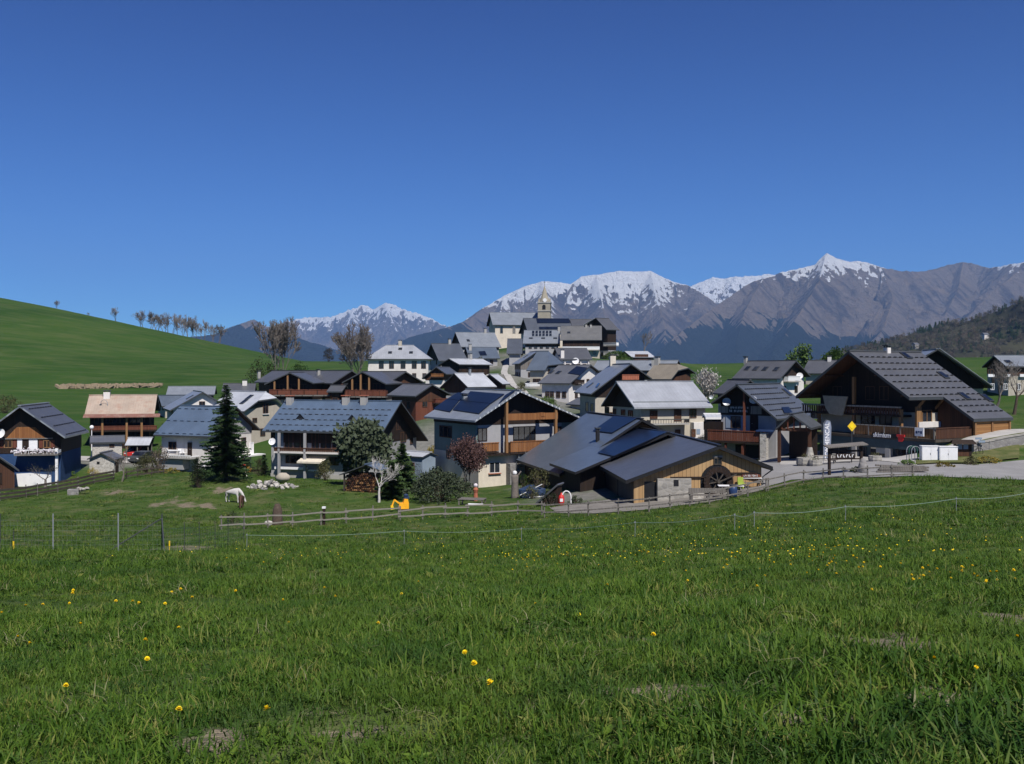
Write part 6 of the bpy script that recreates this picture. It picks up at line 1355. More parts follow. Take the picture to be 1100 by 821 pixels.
# ------------------------------------------------------------------ garden things
def rock_heap(name,label,c,n_,R,H,s0,s1,mats=('grey_stone','pale_stone'),cat='stone heap'):
    root=empty(name,c,0,label,cat)
    for i in range(n_):
        r=R*math.sqrt(random.random()); t=random.uniform(0,6.28); z=H*(1-r/R)*random.random(); mb=MB(); s=random.uniform(s0,s1); mb.ball((0,0,0),s,7,0,(1,random.uniform(.6,1),random.uniform(.5,.9)),.22)
        o=mb.build('stone',random.choice(mats),root); o.location=(r*math.cos(t)*1.3,r*math.sin(t),z+gz(c.x+r*math.cos(t)*1.3,c.y+r*math.sin(t))-c.z); o.rotation_euler=(random.random(),random.random(),random.random()*6)
    return root
random.seed(31)
rock_heap('stone_heap','heap of pale grey stones in front of the rippled blue roofed house',gat(293,98),70,1.9,1.1,.1,.32)
mb=MB(); mb.ball((0,0,.4),.62,12,0,(1.3,.8,.8),.12); o=mb.build('boulder','beige_plaster',None,True); o.location=gat(304,103); o.location.z+=.2; tag(o,'rounded tan boulder lying behind the heap of stones','boulder')
# stone trough / hand cart by the plank fence
root=empty('stone_trough',gat(84,94.5),R_(12),'small stone trough with loose rubble beside the dark plank fence','trough'); mb=MB(); mb.box(-.9,-.35,-.3,.1,.35,.5); mb.build('basin','grey_stone',root); mb=MB()
for i in range(7): mb.ball((random.uniform(-.8,.9),random.uniform(-.3,.3),random.uniform(.35,.6)),random.uniform(.15,.3),6,0,(1,1,.7),.2)
tag(mb.build('rubble','field_stone',root),None,None)
# parasol, folded, red and white
root=empty('parasol',gat(265.5,110),0,'folded red and white striped parasol leaning by the orange shrub','parasol'); mb=MB(); mb.tube((0,0,-.1),(-.65,0,2.3),.03,.03,6); mb.build('pole','white_paint',root)
mb=MB()
for i in range(6): a=Vector((-.12-.08*i,0,.5+.28*i)); b=a+Vector((-.08,0,.28)); mb.tube(a,b,.05+.02*min(i,4),.06+.02*min(i,3),8,i%2)
mb.build('canopy',['red_paint','white_paint'],root)
# yellow garden machine behind the rail fence
root=empty('mini_excavator',gat(434,80),R_(15),'small orange-yellow digger with a dark blue seat under the juniper bush','digger'); root.scale=(.78,.78,.78)
mb=MB(); mb.box(-.55,-.35,.25,.45,.35,.85); mb.prism([Vector((-.1,-.33,.85)),Vector((.45,-.33,.85)),Vector((.35,-.33,1.25)),Vector((0,-.33,1.3))],Vector((0,.66,0))); mb.build('body','orange_paint',root)
for y in (-.42,.2): mb=MB(); mb.box(-.6,y,-.1,.6,y+.22,.25); mb.build('track','rubber',root)
mb=MB(); mb.bar((-.5,0,.8),(-1.0,0,1.2),.12,.16); mb.bar((-1.0,0,1.2),(-1.25,0,.55),.1,.14); mb.build('arm','orange_paint',root); mb=MB(); mb.prism([Vector((-1.4,-.25,.2)),Vector((-1.05,-.25,.25)),Vector((-1.15,-.25,.62)),Vector((-1.4,-.25,.55))],Vector((0,.5,0))); mb.build('bucket','yellow_paint',root)
mb=MB(); mb.box(0,-.28,1.3,.5,.28,1.5); mb.ball((.2,0,1.62),.22,8,0,(1.2,1,.7)); mb.build('seat','navy_fabric',root)
# pallet table with a white board
root=empty('pallet_table',gat(507,84),R_(-12),'low grey slatted platform with a white board on its front edge','platform'); mb=MB()
for i in range(7): mb.box(-1.1,-.6+i*.2,.42,1.1,-.45+i*.2,.47)
mb.build('slats','wood_grey',root)
for x in (-1,1):
    for y in (-.5,.65): mb=MB(); mb.box(x-.05,y-.05,-.2,x+.05,y+.05,.42); mb.build('leg','wood_grey',root)
mb=MB(); mb.box(-.2,-.95,.2,1.15,-.66,.26,M=Matrix.Rotation(.15,4,'X')); mb.build('board','white_paint',root)
# carved figure and stump
root=empty('garden_figure',gat(511,87),0,'small red-brown carved wooden figure behind the grey slatted platform','figure'); mb=MB(); mb.lathe([(.17,0),(.2,.35),(.16,.7),(.24,1.0),(.12,1.2)],8); mb.build('carved_post','terracotta',root); mb=MB(); mb.ball((0,0,1.36),.19,8); mb.build('carved_head','pink_white',root)
root=empty('tree_stump',gat(553,86),0,'grey tree stump with a small ornament on top, in front of the stone pier','tree stump'); mb=MB(); mb.lathe([(.42,-.3),(.33,.2),(.3,1.3),(.33,1.9),(.2,2.0)],9); mb.build('trunk','bark_grey',root,True); mb=MB(); mb.tube((.1,0,1.7),(.55,0,2.3),.1,.06,6); mb.tube((-.1,0,1.8),(-.35,0,2.4),.1,.07,6); mb.build('stub','bark_grey',root); mb=MB(); mb.ball((0,0,2.15),.2,8); mb.tube((0,0,1.9),(0,0,2.1),.1,.08,8); mb.build('ornament','white_paint',root)
root=empty('tree_stump',gat(298,71.5),0,'short dark stump with a pale stone at its foot by the paddock rail fence','tree stump'); mb=MB(); mb.lathe([(.5,-.3),(.38,.3),(.33,1.1),(.18,1.5)],8); mb.build('trunk','bark_brown',root,True); mb=MB(); mb.ball((-.6,-.2,.1),.35,7,0,(1,.8,.7),.15); mb.build('stone','pale_stone',root)
bush('shrub','small dark shrub behind the paddock rail fence, left of the short stump',gat(250,71.5),1.2,1.1,81,'juniper',24,16,.09)
root=empty('gate_post',gat(348,70.2),0,'dark gate post with a white cap in the pale rail fence','gate post'); mb=MB(); mb.box(-.09,-.09,-.3,.09,.09,1.15); mb.build('post','wood_dark',root); mb=MB(); mb.box(-.12,-.12,1.15,.12,.12,1.28); mb.build('cap','white_paint',root)
# kennel: slanting grey panel, red canister, pale hose loop
root=empty('kennel',gat(591,77.5),R_(-20),'small kennel with a large slanting grey roof panel beside the front barn','kennel'); mb=MB(); mb.prism([Vector((-1.1,-.6,.15)),Vector((.75,-.6,1.75)),Vector((.85,-.6,1.68)),Vector((-1.0,-.6,.05))],Vector((0,1.6,0))); mb.build('roof','roof_dark',root); mb=MB(); mb.prism([Vector((-.6,-.4,-.2)),Vector((.7,-.4,-.2)),Vector((.7,-.4,1.5)),Vector((-.6,-.4,.4))],Vector((0,1.2,0))); mb.build('wall','wood_dark',root)
root=empty('gas_bottle',gat(603,77.2),0,'red gas bottle with a white label right of the kennel','gas bottle'); root.scale=(.72,.72,.8); mb=MB(); mb.lathe([(.3,-.05),(.32,.1),(.32,.75),(.22,.95),(.08,1.02),(.08,1.18)],14); mb.build('bottle','red_paint',root,True); mb=MB(); mb.box(-.16,-.345,.35,.16,-.3,.65); mb.build('label_plate','white_paint',root)
root=empty('hose_arch',gat(608.5,77.2),0,'pale curved hose standing up beside the red gas bottle','hose'); mb=MB()
for i in range(10): a0=math.pi*i/10; a1=math.pi*(i+1)/10; mb.tube((.35*math.cos(a0),0,.55+.5*math.sin(a0)),(.35*math.cos(a1),0,.55+.5*math.sin(a1)),.05,.05,6)
mb.tube((.35,0,-.05),(.35,0,.55),.05,.05,6); mb.build('hose','white_paint',root)
root=empty('tarp_heap',gat(571,85),0,'heap of things under dark blue tarpaulins beside the kennel','tarp heap'); mb=MB(); mb.ball((0,0,.35),.9,10,0,(1.3,.8,.75),.2); mb.build('tarpaulin','navy_fabric',root); mb=MB(); mb.bar((-1.0,-.4,.25),(.9,-.5,1.2),.12,.05); mb.bar((-.2,-.7,.1),(1.0,-.7,.2),.2,.06); mb.build('board','white_paint',root)
# ------------------------------------------------------------------ terrace of the mill barn
def picnic(label,loc,rz,top='bar_wood_pale',group=None):
    root=empty('picnic_table',loc,rz,label,'picnic table',group)
    mb=MB(); 
    for i in range(4): mb.box(-.9,-.38+i*.19,.72,.9,-.21+i*.19,.76)
    mb.build('table_top',top,root)
    for y in (-.72,.55): mb=MB(); mb.box(-.9,y,.42,.9,y+.22,.46); mb.build('bench','wood_grey',root)
    for x in (-.65,.65):
        mb=MB(); mb.bar((x,-.25,.72),(x,-.6,-.05),.06,.09); mb.bar((x,.25,.72),(x,.6,-.05),.06,.09); mb.bar((x,-.66,.38),(x,.66,.38),.06,.08); mb.build('leg_frame','wood_grey',root)
    return root
picnic('white topped picnic table under the sign of the mill barn',gat(805,75),R_(-4),'white_paint')
picnic('small white topped picnic table just right of the mill wheel',gat(785,71.6),R_(-4),'white_paint')
def chair(label,loc,rz,m,group=None):
    root=empty('garden_chair',loc,rz,label,'chair',group); mb=MB(); mb.box(-.24,-.24,.42,.24,.24,.47); mb.build('seat',m,root); mb=MB(); mb.box(-.24,.2,.47,.24,.25,.92); mb.build('backrest',m,root)
    for x in (-.2,.2):
        for y in (-.2,.2): mb=MB(); mb.tube((x,y,-.05),(x,y,.42),.018,.018,5); mb.build('leg','steel_grey',root)
    return root
chair('lime green garden chair left of the white topped picnic table under the sign',gat(797,74.2),R_(20),'lime_paint'); chair('lime green garden chair in front of the white topped picnic table under the sign',gat(794,71.8),R_(200),'lime_paint')
root=empty('barrel',gat(787.5,70.4),0,'dark blue barrel beside the small picnic table by the mill wheel','barrel'); mb=MB(); mb.lathe([(.26,-.05),(.31,.3),(.31,.55),(.26,.85)],12); mb.build('drum','blue_paint',root,True); mb=MB(); mb.lathe([(.27,.85),(.27,.9)],12); mb.build('lid','dark_metal',root)
root=empty('bench',gat(760,70.2),R_(-3),'long grey plank bench behind the rail fence below the mill wheel','bench'); mb=MB(); mb.box(-1.3,-.2,.4,1.3,.2,.47); mb.build('seat','wood_grey',root); mb=MB(); mb.box(-1.3,.18,.55,1.3,.24,.9); mb.build('backrest','wood_grey',root)
for x in (-1.1,0,1.1): mb=MB(); mb.box(x-.06,-.18,-.1,x+.06,.24,.4); mb.build('leg','wood_grey',root)
root=empty('stone_block',gat(748,71.5),.1,'pale squared stone block left of the mill wheel','stone block'); mb=MB(); mb.box(-.45,-.3,-.1,.45,.3,.55); mb.build('block','pale_stone',root); mb=MB(); mb.box(-.5,-.34,.55,.5,.34,.63); mb.build('slab','pale_stone',root)
# white garden furniture on the terrace of the white house is small: table and two chairs
H_D=None
# ------------------------------------------------------------------ plaza furniture
# roofed notice board
root=empty('notice_board',gat(908,75),R_(6),'two-post wooden notice frame with a tilted shingle roof on the plaza edge','notice board')
a=at(891,515,75)-gat(908,75); W_=1.25
for x in (-W_,W_): mb=MB(); mb.box(x-.09,-.09,-.3,x+.09,.09,2.05 if x<0 else 2.2); mb.build('post','wood_dark',root)
mb=MB(); mb.prism([Vector((-1.55,-.45,1.98)),Vector((1.6,-.45,2.2)),Vector((1.6,-.45,2.28)),Vector((-1.55,-.45,2.06))],Vector((0,.9,.12))); mb.build('roof','wood_grey',root)
mb=MB(); mb.bar((-W_,0,1.75),(W_,0,1.75),.1,.14); mb.bar((-W_,0,1.15),(W_,0,1.15),.08,.1); mb.build('crossbeam','wood_dark',root)
mb=MB(); mb.box(-.75,-.06,1.2,.75,-.01,1.55); pn=mb.build('board','wood_dark',root)
mk=MB(); rn=random.Random(3)
for i in range(6): x=-.66+i*.23; mk.box(x,-.085,1.27,x+.05,-.062,1.48); mk.box(x,-.085,1.43 if i%2 else 1.27,x+.15,-.062,1.48 if i%2 else 1.32)
mk.build('lettering','white_paint',pn)
# picnic tables and stone planters on the plaza
picnic('wooden picnic table on the plaza just behind the left post of the notice frame',gat(885,83),R_(8)); picnic('wooden picnic table on the plaza right of the other one, seen through the notice frame',gat(906,84),R_(-20))
def planter(label,loc,s,group=None):
    root=empty('stone_planter',loc,random.random(),label,'planter',group); mb=MB(); mb.lathe([(.5*s,-.1),(.62*s,.2),(.6*s,.45*s+.1),(.45*s,.45*s+.1)],10); mb.build('bowl','field_stone',root); mb=MB(); sh=[]
    for i in range(7): leaf_cloud(mb,Vector((random.uniform(-.3,.3)*s,random.uniform(-.3,.3)*s,.5*s+.15)),.22,10,.1,sh)
    mb.sh=sh; mb.build('plants','leaf_olive',root); return root

planter('wide stone planter at the left end of the plaza tables',gat(866,83),1.3); planter('pale stone planter between the planter bowl and the picnic tables',gat(876,82),.9); planter('small stone planter right of the notice frame',gat(940,84),.9)
root=empty('stone_cone',gat(927,74.5),0,'plain grey tapered stone marker right of the notice frame','stone marker'); mb=MB(); mb.lathe([(.45,-.1),(.34,.6),(.2,1.05),(.08,1.15)],10); mb.build('cone','grey_stone',root,True); mb=MB(); mb.lathe([(.58,-.1),(.55,.06)],10); mb.build('base','concrete',root)
# banner flag
root=empty('feather_flag',gat(884.6,89),R_(-2),'tall grey-blue feather flag with white capital letters in front of the shops','flag'); fz=3.95
mb=MB(); mb.tube((0,0,-.1),(0,0,fz-.3),.025,.02,6); mb.tube((0,0,fz-.3),(.25,0,fz),.02,.015,6); mb.tube((.25,0,fz),(.62,0,fz-.1),.015,.01,6); mb.build('pole','steel_grey',root)
mb=MB(); mb.prism([Vector((.03,0,.5)),Vector((.62,0,.55)),Vector((.70,0,fz-.6)),Vector((.62,0,fz-.15)),Vector((.3,0,fz-.04)),Vector((.05,0,fz-.4))],Vector((0,.012,0))); cl=mb.build('banner','flag_cloth' if 'flag_cloth' in MATS else 'steel_grey',root)
lettering('COMMENCAL',.54,'white_paint',cl,(.34,-.02,2.02),(math.pi/2,-math.pi/2,0))
mb=MB(); mb.tube((0,0,-.05),(0,0,.06),.35,.35,12); mb.build('base','dark_metal',root)
# yellow sign
root=empty('road_sign',gat(915,87.5),0,'yellow diamond-shaped sign on a dark pole in front of the shop terrace','road sign'); zt_=at(915,458,87.5).z-root.location.z
mb=MB(); mb.tube((0,0,-.2),(0,0,zt_+.3),.035,.035,6); mb.build('pole','dark_metal',root)
mb=MB(); s=.46; mb.prism([Vector((-s*.85,-.06,zt_)),Vector((0,-.06,zt_-s)),Vector((s*.85,-.06,zt_)),Vector((0,-.06,zt_+s))],Vector((0,.03,0))); pl=mb.build('plate','yellow_paint',root)
mb=MB(); s=.24; mb.prism([Vector((-s*.85,-.075,zt_)),Vector((0,-.075,zt_-s)),Vector((s*.85,-.075,zt_)),Vector((0,-.075,zt_+s))],Vector((0,.01,0))); mb.build('emblem','yellow_petal',pl)
# white cabinets
for i,(px,lb) in enumerate(((998,'white two-metre utility cabinet beside the road, left one of two'),(1017,'white utility cabinet beside the road, right one, next to the information kiosk'))):
    D=82-.35*i; p=gat(px+.8,D); root=empty('utility_cabinet',p,R_(-6),lb,'cabinet','white utility cabinets beside the road'); z1=at(px,479.5+i*.6,D).z-p.z; mb=MB(); mb.box(-.71,-.3,-.4,.71,.35,z1); mb.build('case','white_paint',root)
    mb=MB(); mb.box(-.66,-.32,.08,-.01,-.302,z1-.07); mb.box(.01,-.32,.08,.66,-.302,z1-.07); d=mb.build('door','white_paint',root); mb=MB(); mb.box(-.06,-.34,z1*.5-.08,-.03,-.32,z1*.5+.08); mb.build('handle','dark_metal',d); mb=MB(); mb.box(-.74,-.34,z1,.74,.38,z1+.05); mb.build('lid','white_paint',root)
# information kiosk
p=gat(1034,82.5); root=empty('information_kiosk',p,R_(-8),'dark wooden information kiosk with a small pitched roof beside the white cabinets','kiosk'); z1=at(1034,473,82.5).z-p.z
for x in (-.62,.62): mb=MB(); mb.box(x-.08,-.08,-.4,x+.08,.08,z1-.2); mb.build('post','wood_dark',root)
mb=MB(); mb.prism([Vector((-1.0,-.5,z1-.3)),Vector((1.0,-.5,z1-.3)),Vector((.8,-.05,z1)),Vector((-.8,-.05,z1))],Vector((0,.03,.05))); mb.prism([Vector((-1.0,.45,z1-.3)),Vector((1.0,.45,z1-.3)),Vector((.8,0,z1)),Vector((-.8,0,z1))],Vector((0,-.03,.05))); mb.build('roof','wood_dark',root)
mb=MB(); mb.box(-.54,-.05,.15,.54,.03,z1-.35); bd=mb.build('panel','wood_brown',root); mb=MB(); mb.box(-.42,-.075,z1*.5,-.05,-.052,z1*.5+.5); mb.box(.05,-.075,z1*.5,.42,-.052,z1*.5+.55); mb.build('poster','blue_grey_plaster',bd)
# bicycle rack hoops
root=empty('bicycle_rack',gat(981,82),R_(20),'grey arched metal rack standing in front of the shop windows','bicycle rack')
for k in range(3):
    mb=MB(); y=k*.28-.28
    for i in range(12): a0=math.pi*i/12; a1=math.pi*(i+1)/12; mb.tube((.42*math.cos(a0),y,.95+.35*math.sin(a0)),(.42*math.cos(a1),y,.95+.35*math.sin(a1)),.03,.03,5)
    mb.tube((-.42,y,-.1),(-.42,y,.95),.03,.03,5); mb.tube((.42,y,-.1),(.42,y,.95),.03,.03,5); mb.build('hoop','green_paint' if k==1 else 'steel_grey',root)
# street sign and dark bicycle next to the kiosk
root=empty('signpost',gat(1053,84),0,'thin dark signpost with small blue plates right of the kiosk','signpost'); z=at(1053,470,84).z-root.location.z; mb=MB(); mb.tube((0,0,-.2),(0,0,z),.03,.03,6); mb.build('pole','dark_metal',root)
for dz,x in ((0,-.15),(-.25,.12)): mb=MB(); mb.box(x-.28,-.05,z+dz-.18,x+.28,-.02,z+dz); mb.build('plate','blue_grey_plaster',root)
root=empty('bicycle',gat(1046,83),R_(10),'black bicycle leaning between the kiosk and the signpost','bicycle'); 
for x in (-.52,.52):
    mb=MB()
    for i in range(16): a0=2*math.pi*i/16; a1=2*math.pi*(i+1)/16; mb.tube((x+.34*math.cos(a0),0,.34+.34*math.sin(a0)),(x+.34*math.cos(a1),0,.34+.34*math.sin(a1)),.025,.025,5)
    for i in range(6): a0=math.pi*i/6; mb.tube((x+.33*math.cos(a0),0,.34+.33*math.sin(a0)),(x-.33*math.cos(a0),0,.34-.33*math.sin(a0)),.004,.004,3)
    mb.build('wheel','rubber',root)
mb=MB()
for a,b in (((-.52,0,.34),(-.15,0,.32)),((-.52,0,.34),(-.28,0,.78)),((-.28,0,.78),(-.12,0,.3)),((-.28,0,.78),(.35,0,.82)),((-.12,0,.3),(.37,0,.75)),((.35,0,.95),(.52,0,.34))): mb.tube(a,b,.02,.02,5)
mb.build('frame','black_metal',root); mb=MB(); mb.tube((.33,-.25,.98),(.33,.25,.98),.018,.018,5); mb.build('handlebar','black_metal',root); mb=MB(); mb.box(-.42,-.06,.86,-.18,.06,.91); mb.build('saddle','rubber',root)
# low dry stone wall beyond the verge
pts=[gat(1044,84.3),gat(1060,84.7),gat(1080,85.7),gat(1110,87.3),gat(1150,89.5)]; root=empty('dry_stone_wall',pts[0],0,'low dry-stone wall below the dry grass bank at the right edge','wall')
mb=MB(); o=pts[0]
for a,b in zip(pts,pts[1:]): 
    d=(b-a); nrm=Vector((-d.y,d.x,0)).normalized()*.25; mb.add([a-o-nrm-Vector((0,0,.5)),b-o-nrm-Vector((0,0,.5)),b-o-nrm+Vector((0,0,.75)),a-o-nrm+Vector((0,0,.75)),a-o+nrm+Vector((0,0,.75)),b-o+nrm+Vector((0,0,.75)),b-o+nrm-Vector((0,0,.5)),a-o+nrm-Vector((0,0,.5))],[(0,1,2,3),(3,2,5,4),(4,5,6,7),(0,3,4,7),(1,6,5,2)])
mb.build('masonry','grey_stone',root); mb=MB()
for a,b in zip(pts,pts[1:]): mb.bar(a-o+Vector((0,0,.79)),b-o+Vector((0,0,.79)),.6,.08)
mb.build('coping','field_stone',root)
strip('dry_bank',[(1012,83.6),(1042,84.5),(1080,86.0),(1150,89.8)],[(1010,84.5),(1044,86.9),(1088,89.7),(1150,93.9)],'grass_bank',6,off=.08)
# cars under and beside the carport
def car(label,loc,rz,m,L=3.9):
    root=empty('parked_car',loc,rz,label,'car'); w=.82; mb=MB()
    prof=[(-L/2,.35),(-L/2,.75),(-L/2+.15,.9),(-L*.28,.98),(-L*.12,1.42),(L*.25,1.45),(L*.42,1.0),(L/2,.92),(L/2,.35)]
    mb.prism([Vector((x,-w,z)) for x,z in prof],Vector((0,2*w,0))); b=mb.build('body',m,root)
    mb=MB()
    for y in (-w-.012,w-.004): mb.prism([Vector((-L*.22,y,1.0)),Vector((-L*.1,y,1.34)),Vector((L*.22,y,1.36)),Vector((L*.33,y,1.02))],Vector((0,.016,0)))
    mb.build('side_windows','glass',b); mb=MB(); mb.prism([Vector((-L*.275,-w+.1,1.02)),Vector((-L*.13,-w+.1,1.4)),Vector((-L*.14,-w+.1,1.42)),Vector((-L*.285,-w+.1,1.04))],Vector((0,2*w-.2,0))); mb.build('windscreen','glass',b)
    for x in (-L*.32,L*.32):
        for y in (-w,w-.2): mb=MB(); mb.tube((x,y-.02,.32),(x,y+.22,.32),.32,.32,14); wh=mb.build('wheel','rubber',root); mb=MB(); mb.tube((x,y-.03,.32),(x,y+.23,.32),.18,.18,10); mb.build('rim','steel_grey',wh)
    for y in (-.6,.6): mb=MB(); mb.box(-L/2-.02,y-.14,.62,-L/2+.03,y+.14,.76); mb.build('headlight','white_paint',root)
    return root
car('small red car parked under the tin carport',gat(147.5,131.5),R_(80),'red_paint'); car('dark grey-blue car in front of the carport',gat(153,124),R_(75),'dark_metal',3.7)
car('white parked car below the bright green bush in mid village',gat(613,148),R_(160),'white_paint',3.8)
car('small white car on the lane beside the silver roofed farmhouse',gat(590,139),R_(20),'white_paint',3.6)
# lamp and pole
root=empty('street_lamp',gat(98.5,127),0,'white street lamp with a round head left of the flat roofed outbuilding','street lamp'); z=at(98.5,460,127).z-root.location.z; mb=MB(); mb.tube((0,0,-.3),(0,0,z),.07,.05,6); mb.build('pole','white_paint',root); mb=MB(); mb.ball((0,0,z+.1),.27,10); mb.build('lamp_head','white_paint',root,True)
root=empty('utility_pole',gat(115.5,146),0,'thin curved lamp post in front of the tan roofed barn','lamp post'); z=at(110,434,146).z-root.location.z; mb=MB(); mb.tube((0,0,-.3),(0,0,z),.06,.05,6); 
for i in range(8): a0=math.pi*i/8; a1=math.pi*(i+1)/8; mb.tube((-.5+.5*math.cos(a0),0,z+.6*math.sin(a0)),(-.5+.5*math.cos(a1),0,z+.6*math.sin(a1)),.04,.04,5)
mb.build('pole','steel_grey',root); mb=MB(); mb.lathe([(.25,-.35),(.2,-.1),(.05,.0)],10,(-1.0,0,z)); mb.build('lamp_shade','dark_metal',root)
# terrace furniture at the white house
sp=RECS['D']
p=at(187,490.5,117.6)
root=empty('terrace_table',Vector((p.x,p.y,p.z)),R_(20),'white table on the raised terrace of the white house','table'); mb=MB(); mb.box(-.7,-.4,.68,.7,.4,.73); mb.build('table_top','white_paint',root)
for x in (-.6,.6):
    for y in (-.3,.3): mb=MB(); mb.box(x-.03,y-.03,.0,x+.03,y+.03,.68); mb.build('leg','white_paint',root)
for i,(px,lb) in enumerate(((194,'white chair right of the table on the raised terrace'),(198,'white chair beside the dark terrace door'))):
    q=at(px,490.6,117.7); chair(lb,q,R_(30+i*40),'white_paint')
# rows of small things by the shops: bins on the village lanes
root=empty('antenna',at(887,393,152),0)
bpy.data.objects.remove(root)
# small far farmhouses in the wooded hill
for px,D,w_,lb in ((908.5,1500,9,'tiny white farmhouse among the trees low on the wooded hill'),(983.5,1690,9,'tiny white farmhouse high on the wooded hill below the skyline'),(1058,1630,10,'tiny pale farmhouse on the upper right of the wooded hill')):
    x=(px-550)/F*D; z=float(hill_h(np.array([x]),np.array([D]))[0]); root=empty('farmhouse',(x,D,z+2),R_(20),lb,'farmhouse'); mb=MB(); mb.box(-w_/2,-4,-3,w_/2,4,6); mb.build('wall','white_plaster',root); mb=MB(); mb.prism([Vector((-w_/2-.5,-4.6,5.8)),Vector((-w_/2-.5,4.6,5.8)),Vector((-w_/2-.5,0,9))],Vector((w_+1,0,0))); mb.build('roof','roof_grey',root)
# ------------------------------------------------------------------ meadow grass
def blade(mb,p,a,L,w,lean,dry=0):
    d=Vector((math.cos(a),math.sin(a),0)); s=Vector((-d.y,d.x,0))*w/2; q0=p; q1=p+Vector((0,0,L*.5))+d*lean*L*.25; q2=p+Vector((0,0,L*(1-.35*lean)))+d*lean*L*.8
    mb.add([q0-s,q0+s,q1+s*.85,q1-s*.85,q2],[(0,1,2,3),(3,2,4)])
random.seed(17); TP=[]
for i in range(9):
    mb=MB()
    for k in range(34):
        r=.16*math.sqrt(random.random()); t=random.uniform(0,6.28); blade(mb,Vector((r*math.cos(t),r*math.sin(t),-.02)),random.uniform(0,6.28),random.uniform(.05,.15),random.uniform(.004,.009),random.uniform(.1,1.1))
    TP.append(proto(mb,'grass_blade'))
for i in range(3):  # broad leaved herbs
    mb=MB()
    for k in range(13):
        a=random.uniform(0,6.28); L=random.uniform(.035,.08); d=Vector((math.cos(a),math.sin(a),0)); s=Vector((-d.y,d.x,0))*L*.17; p=Vector((0,0,.01)); u=Vector((0,0,1))
        mb.add([p,p+d*L*.5+s+u*L*.35,p+d*L+u*L*.4,p+d*L*.5-s+u*L*.35],[(0,1,2,3)])
    TP.append(proto(mb,'grass_blade'))
mb=MB()   # pale dead stalks
for k in range(8):
    r=.12*math.sqrt(random.random()); t=random.uniform(0,6.28); blade(mb,Vector((r*math.cos(t),r*math.sin(t),0)),random.uniform(0,6.28),random.uniform(.06,.16),.005,random.uniform(.8,2.2))
dry=proto(mb,'grass_blade'); at_=dry.data.attributes.new('dry','FLOAT','POINT'); at_.data.foreach_set('value',[.6]*len(dry.data.vertices)); TP.append(dry)
rs=np.random.RandomState(8); P=[];S_=[];I=[]
for (r0,r1,dens,sc) in ((2.2,7,290,1.),(7,12,160,1.1),(12,20,60,1.3),(20,32,20,1.7),(32,52,9,2.2),(52,78,4,2.6),(78,112,1.8,3.0)):
    wid=.56; A=wid*(r1*r1-r0*r0)+10*(r1-r0); n_=int(A*dens); yy=np.sqrt(rs.uniform(r0*r0,r1*r1,n_)); xx=rs.uniform(-1,1,n_)*(wid*yy+5)
    if r0>70: q=xx<-9; xx,yy=xx[q],yy[q]; n_=len(xx)
    sm_=soilmask(xx,yy); pt=fbm(xx/2.2,yy/2.2,4,33); pt2=fbm(xx/.5,yy/.5,3,34)
    k=(rs.rand(n_)>np.clip(sm_*2.4-.4,0,.985))&(rs.rand(n_)<np.clip(.35+1.6*(pt2-.25),.12,1))
    xx,yy,pt=xx[k],yy[k],pt[k]; n_=len(xx); kk=sc*(.3+1.45*pt)*rs.uniform(.6,1.35,n_)
    P.append(np.stack([xx,yy,np.zeros(n_)],-1)); S_.append(np.stack([kk*1.15,kk*1.15,kk*(.7 if r0<20 else .6 if r0<70 else .35)],-1))
    q=rs.rand(n_); I.append(np.where(q<.84,rs.randint(0,9,n_),np.where(q<.975,rs.randint(9,12,n_),12)))
P=np.vstack(P); S_=np.vstack(S_); I=np.concatenate(I)
P[:,2]=tz(P[:,0],P[:,1])
ROADMASK=[]
def keepout(P):
    k=np.ones(len(P),bool)
    for poly in KEEP:
        pts=np.array(poly); x_,y_=P[:,0],P[:,1]; ins=np.zeros(len(P),bool); j=len(pts)-1
        for i in range(len(pts)):
            c_=((pts[i,1]>y_)!=(pts[j,1]>y_))&(x_<(pts[j,0]-pts[i,0])*(y_-pts[i,1])/(pts[j,1]-pts[i,1]+1e-9)+pts[i,0]); ins^=c_; j=i
        k&=~ins
    return k
k=keepout(P); P,S_,I=P[k],S_[k],I[k]; n_=len(P)
inst_points('meadow_grass',P,np.stack([rs.uniform(-.25,.25,n_),rs.uniform(-.25,.25,n_),rs.uniform(0,6.28,n_)],-1),S_,I,TP,'green spring grass and herbs of the sloping meadow in the foreground','grass')
print('tufts',n_)
# dandelions
random.seed(4)
def dandelion():
    mb=MB(); st=MB(); st.tube((0,0,-.02),(.005,.0,.13),.0022,.0018,4); n_=18
    for ring,(r,z,w) in enumerate(((.005,.141,.005),(.021,.132,.007),(.017,.138,.007),(.010,.142,.006))):
        for i in range(n_):
            a=2*math.pi*i/n_+ring*.2; d=Vector((math.cos(a),math.sin(a),0)); s=Vector((-d.y,d.x,0))*w/2; p=Vector((.005,0,z-.008)); mb.add([p,p+d*r*.6+s+Vector((0,0,.006)),p+d*r+Vector((0,0,.002+.004*ring)),p+d*r*.6-s+Vector((0,0,.006))],[(0,1,2,3)])
    return mb,st
fm,sm2=dandelion(); root=empty('dandelion',(0,0,0),0,'yellow dandelion flower standing in the foreground meadow grass','flower','dandelions in the meadow'); fm.build('flower_head','yellow_petal',root); sm2.build('stem','leaf_green',root)
NEAR=[(502,714),(513,736),(69,755),(188,787),(297,793),(996,726),(194,683),(78,655),(80,642),(32,657),(3,670),(44,657),(124,653),(84,681),(176,656),(181,642),(198,660),(256,642),(350,642),(305,657),(360,650),(282,608),(449,632),(432,646),(158,720),(1055,735),(540,760),(650,637),(580,658),(621,671),(1060,632),(1031,620),(930,617),(935,645),(474,610),(312,678),(20,695),(402,680),(1088,698),(700,700),(815,640)]
fl=[ground_at(a,b+2) for a,b in NEAR]
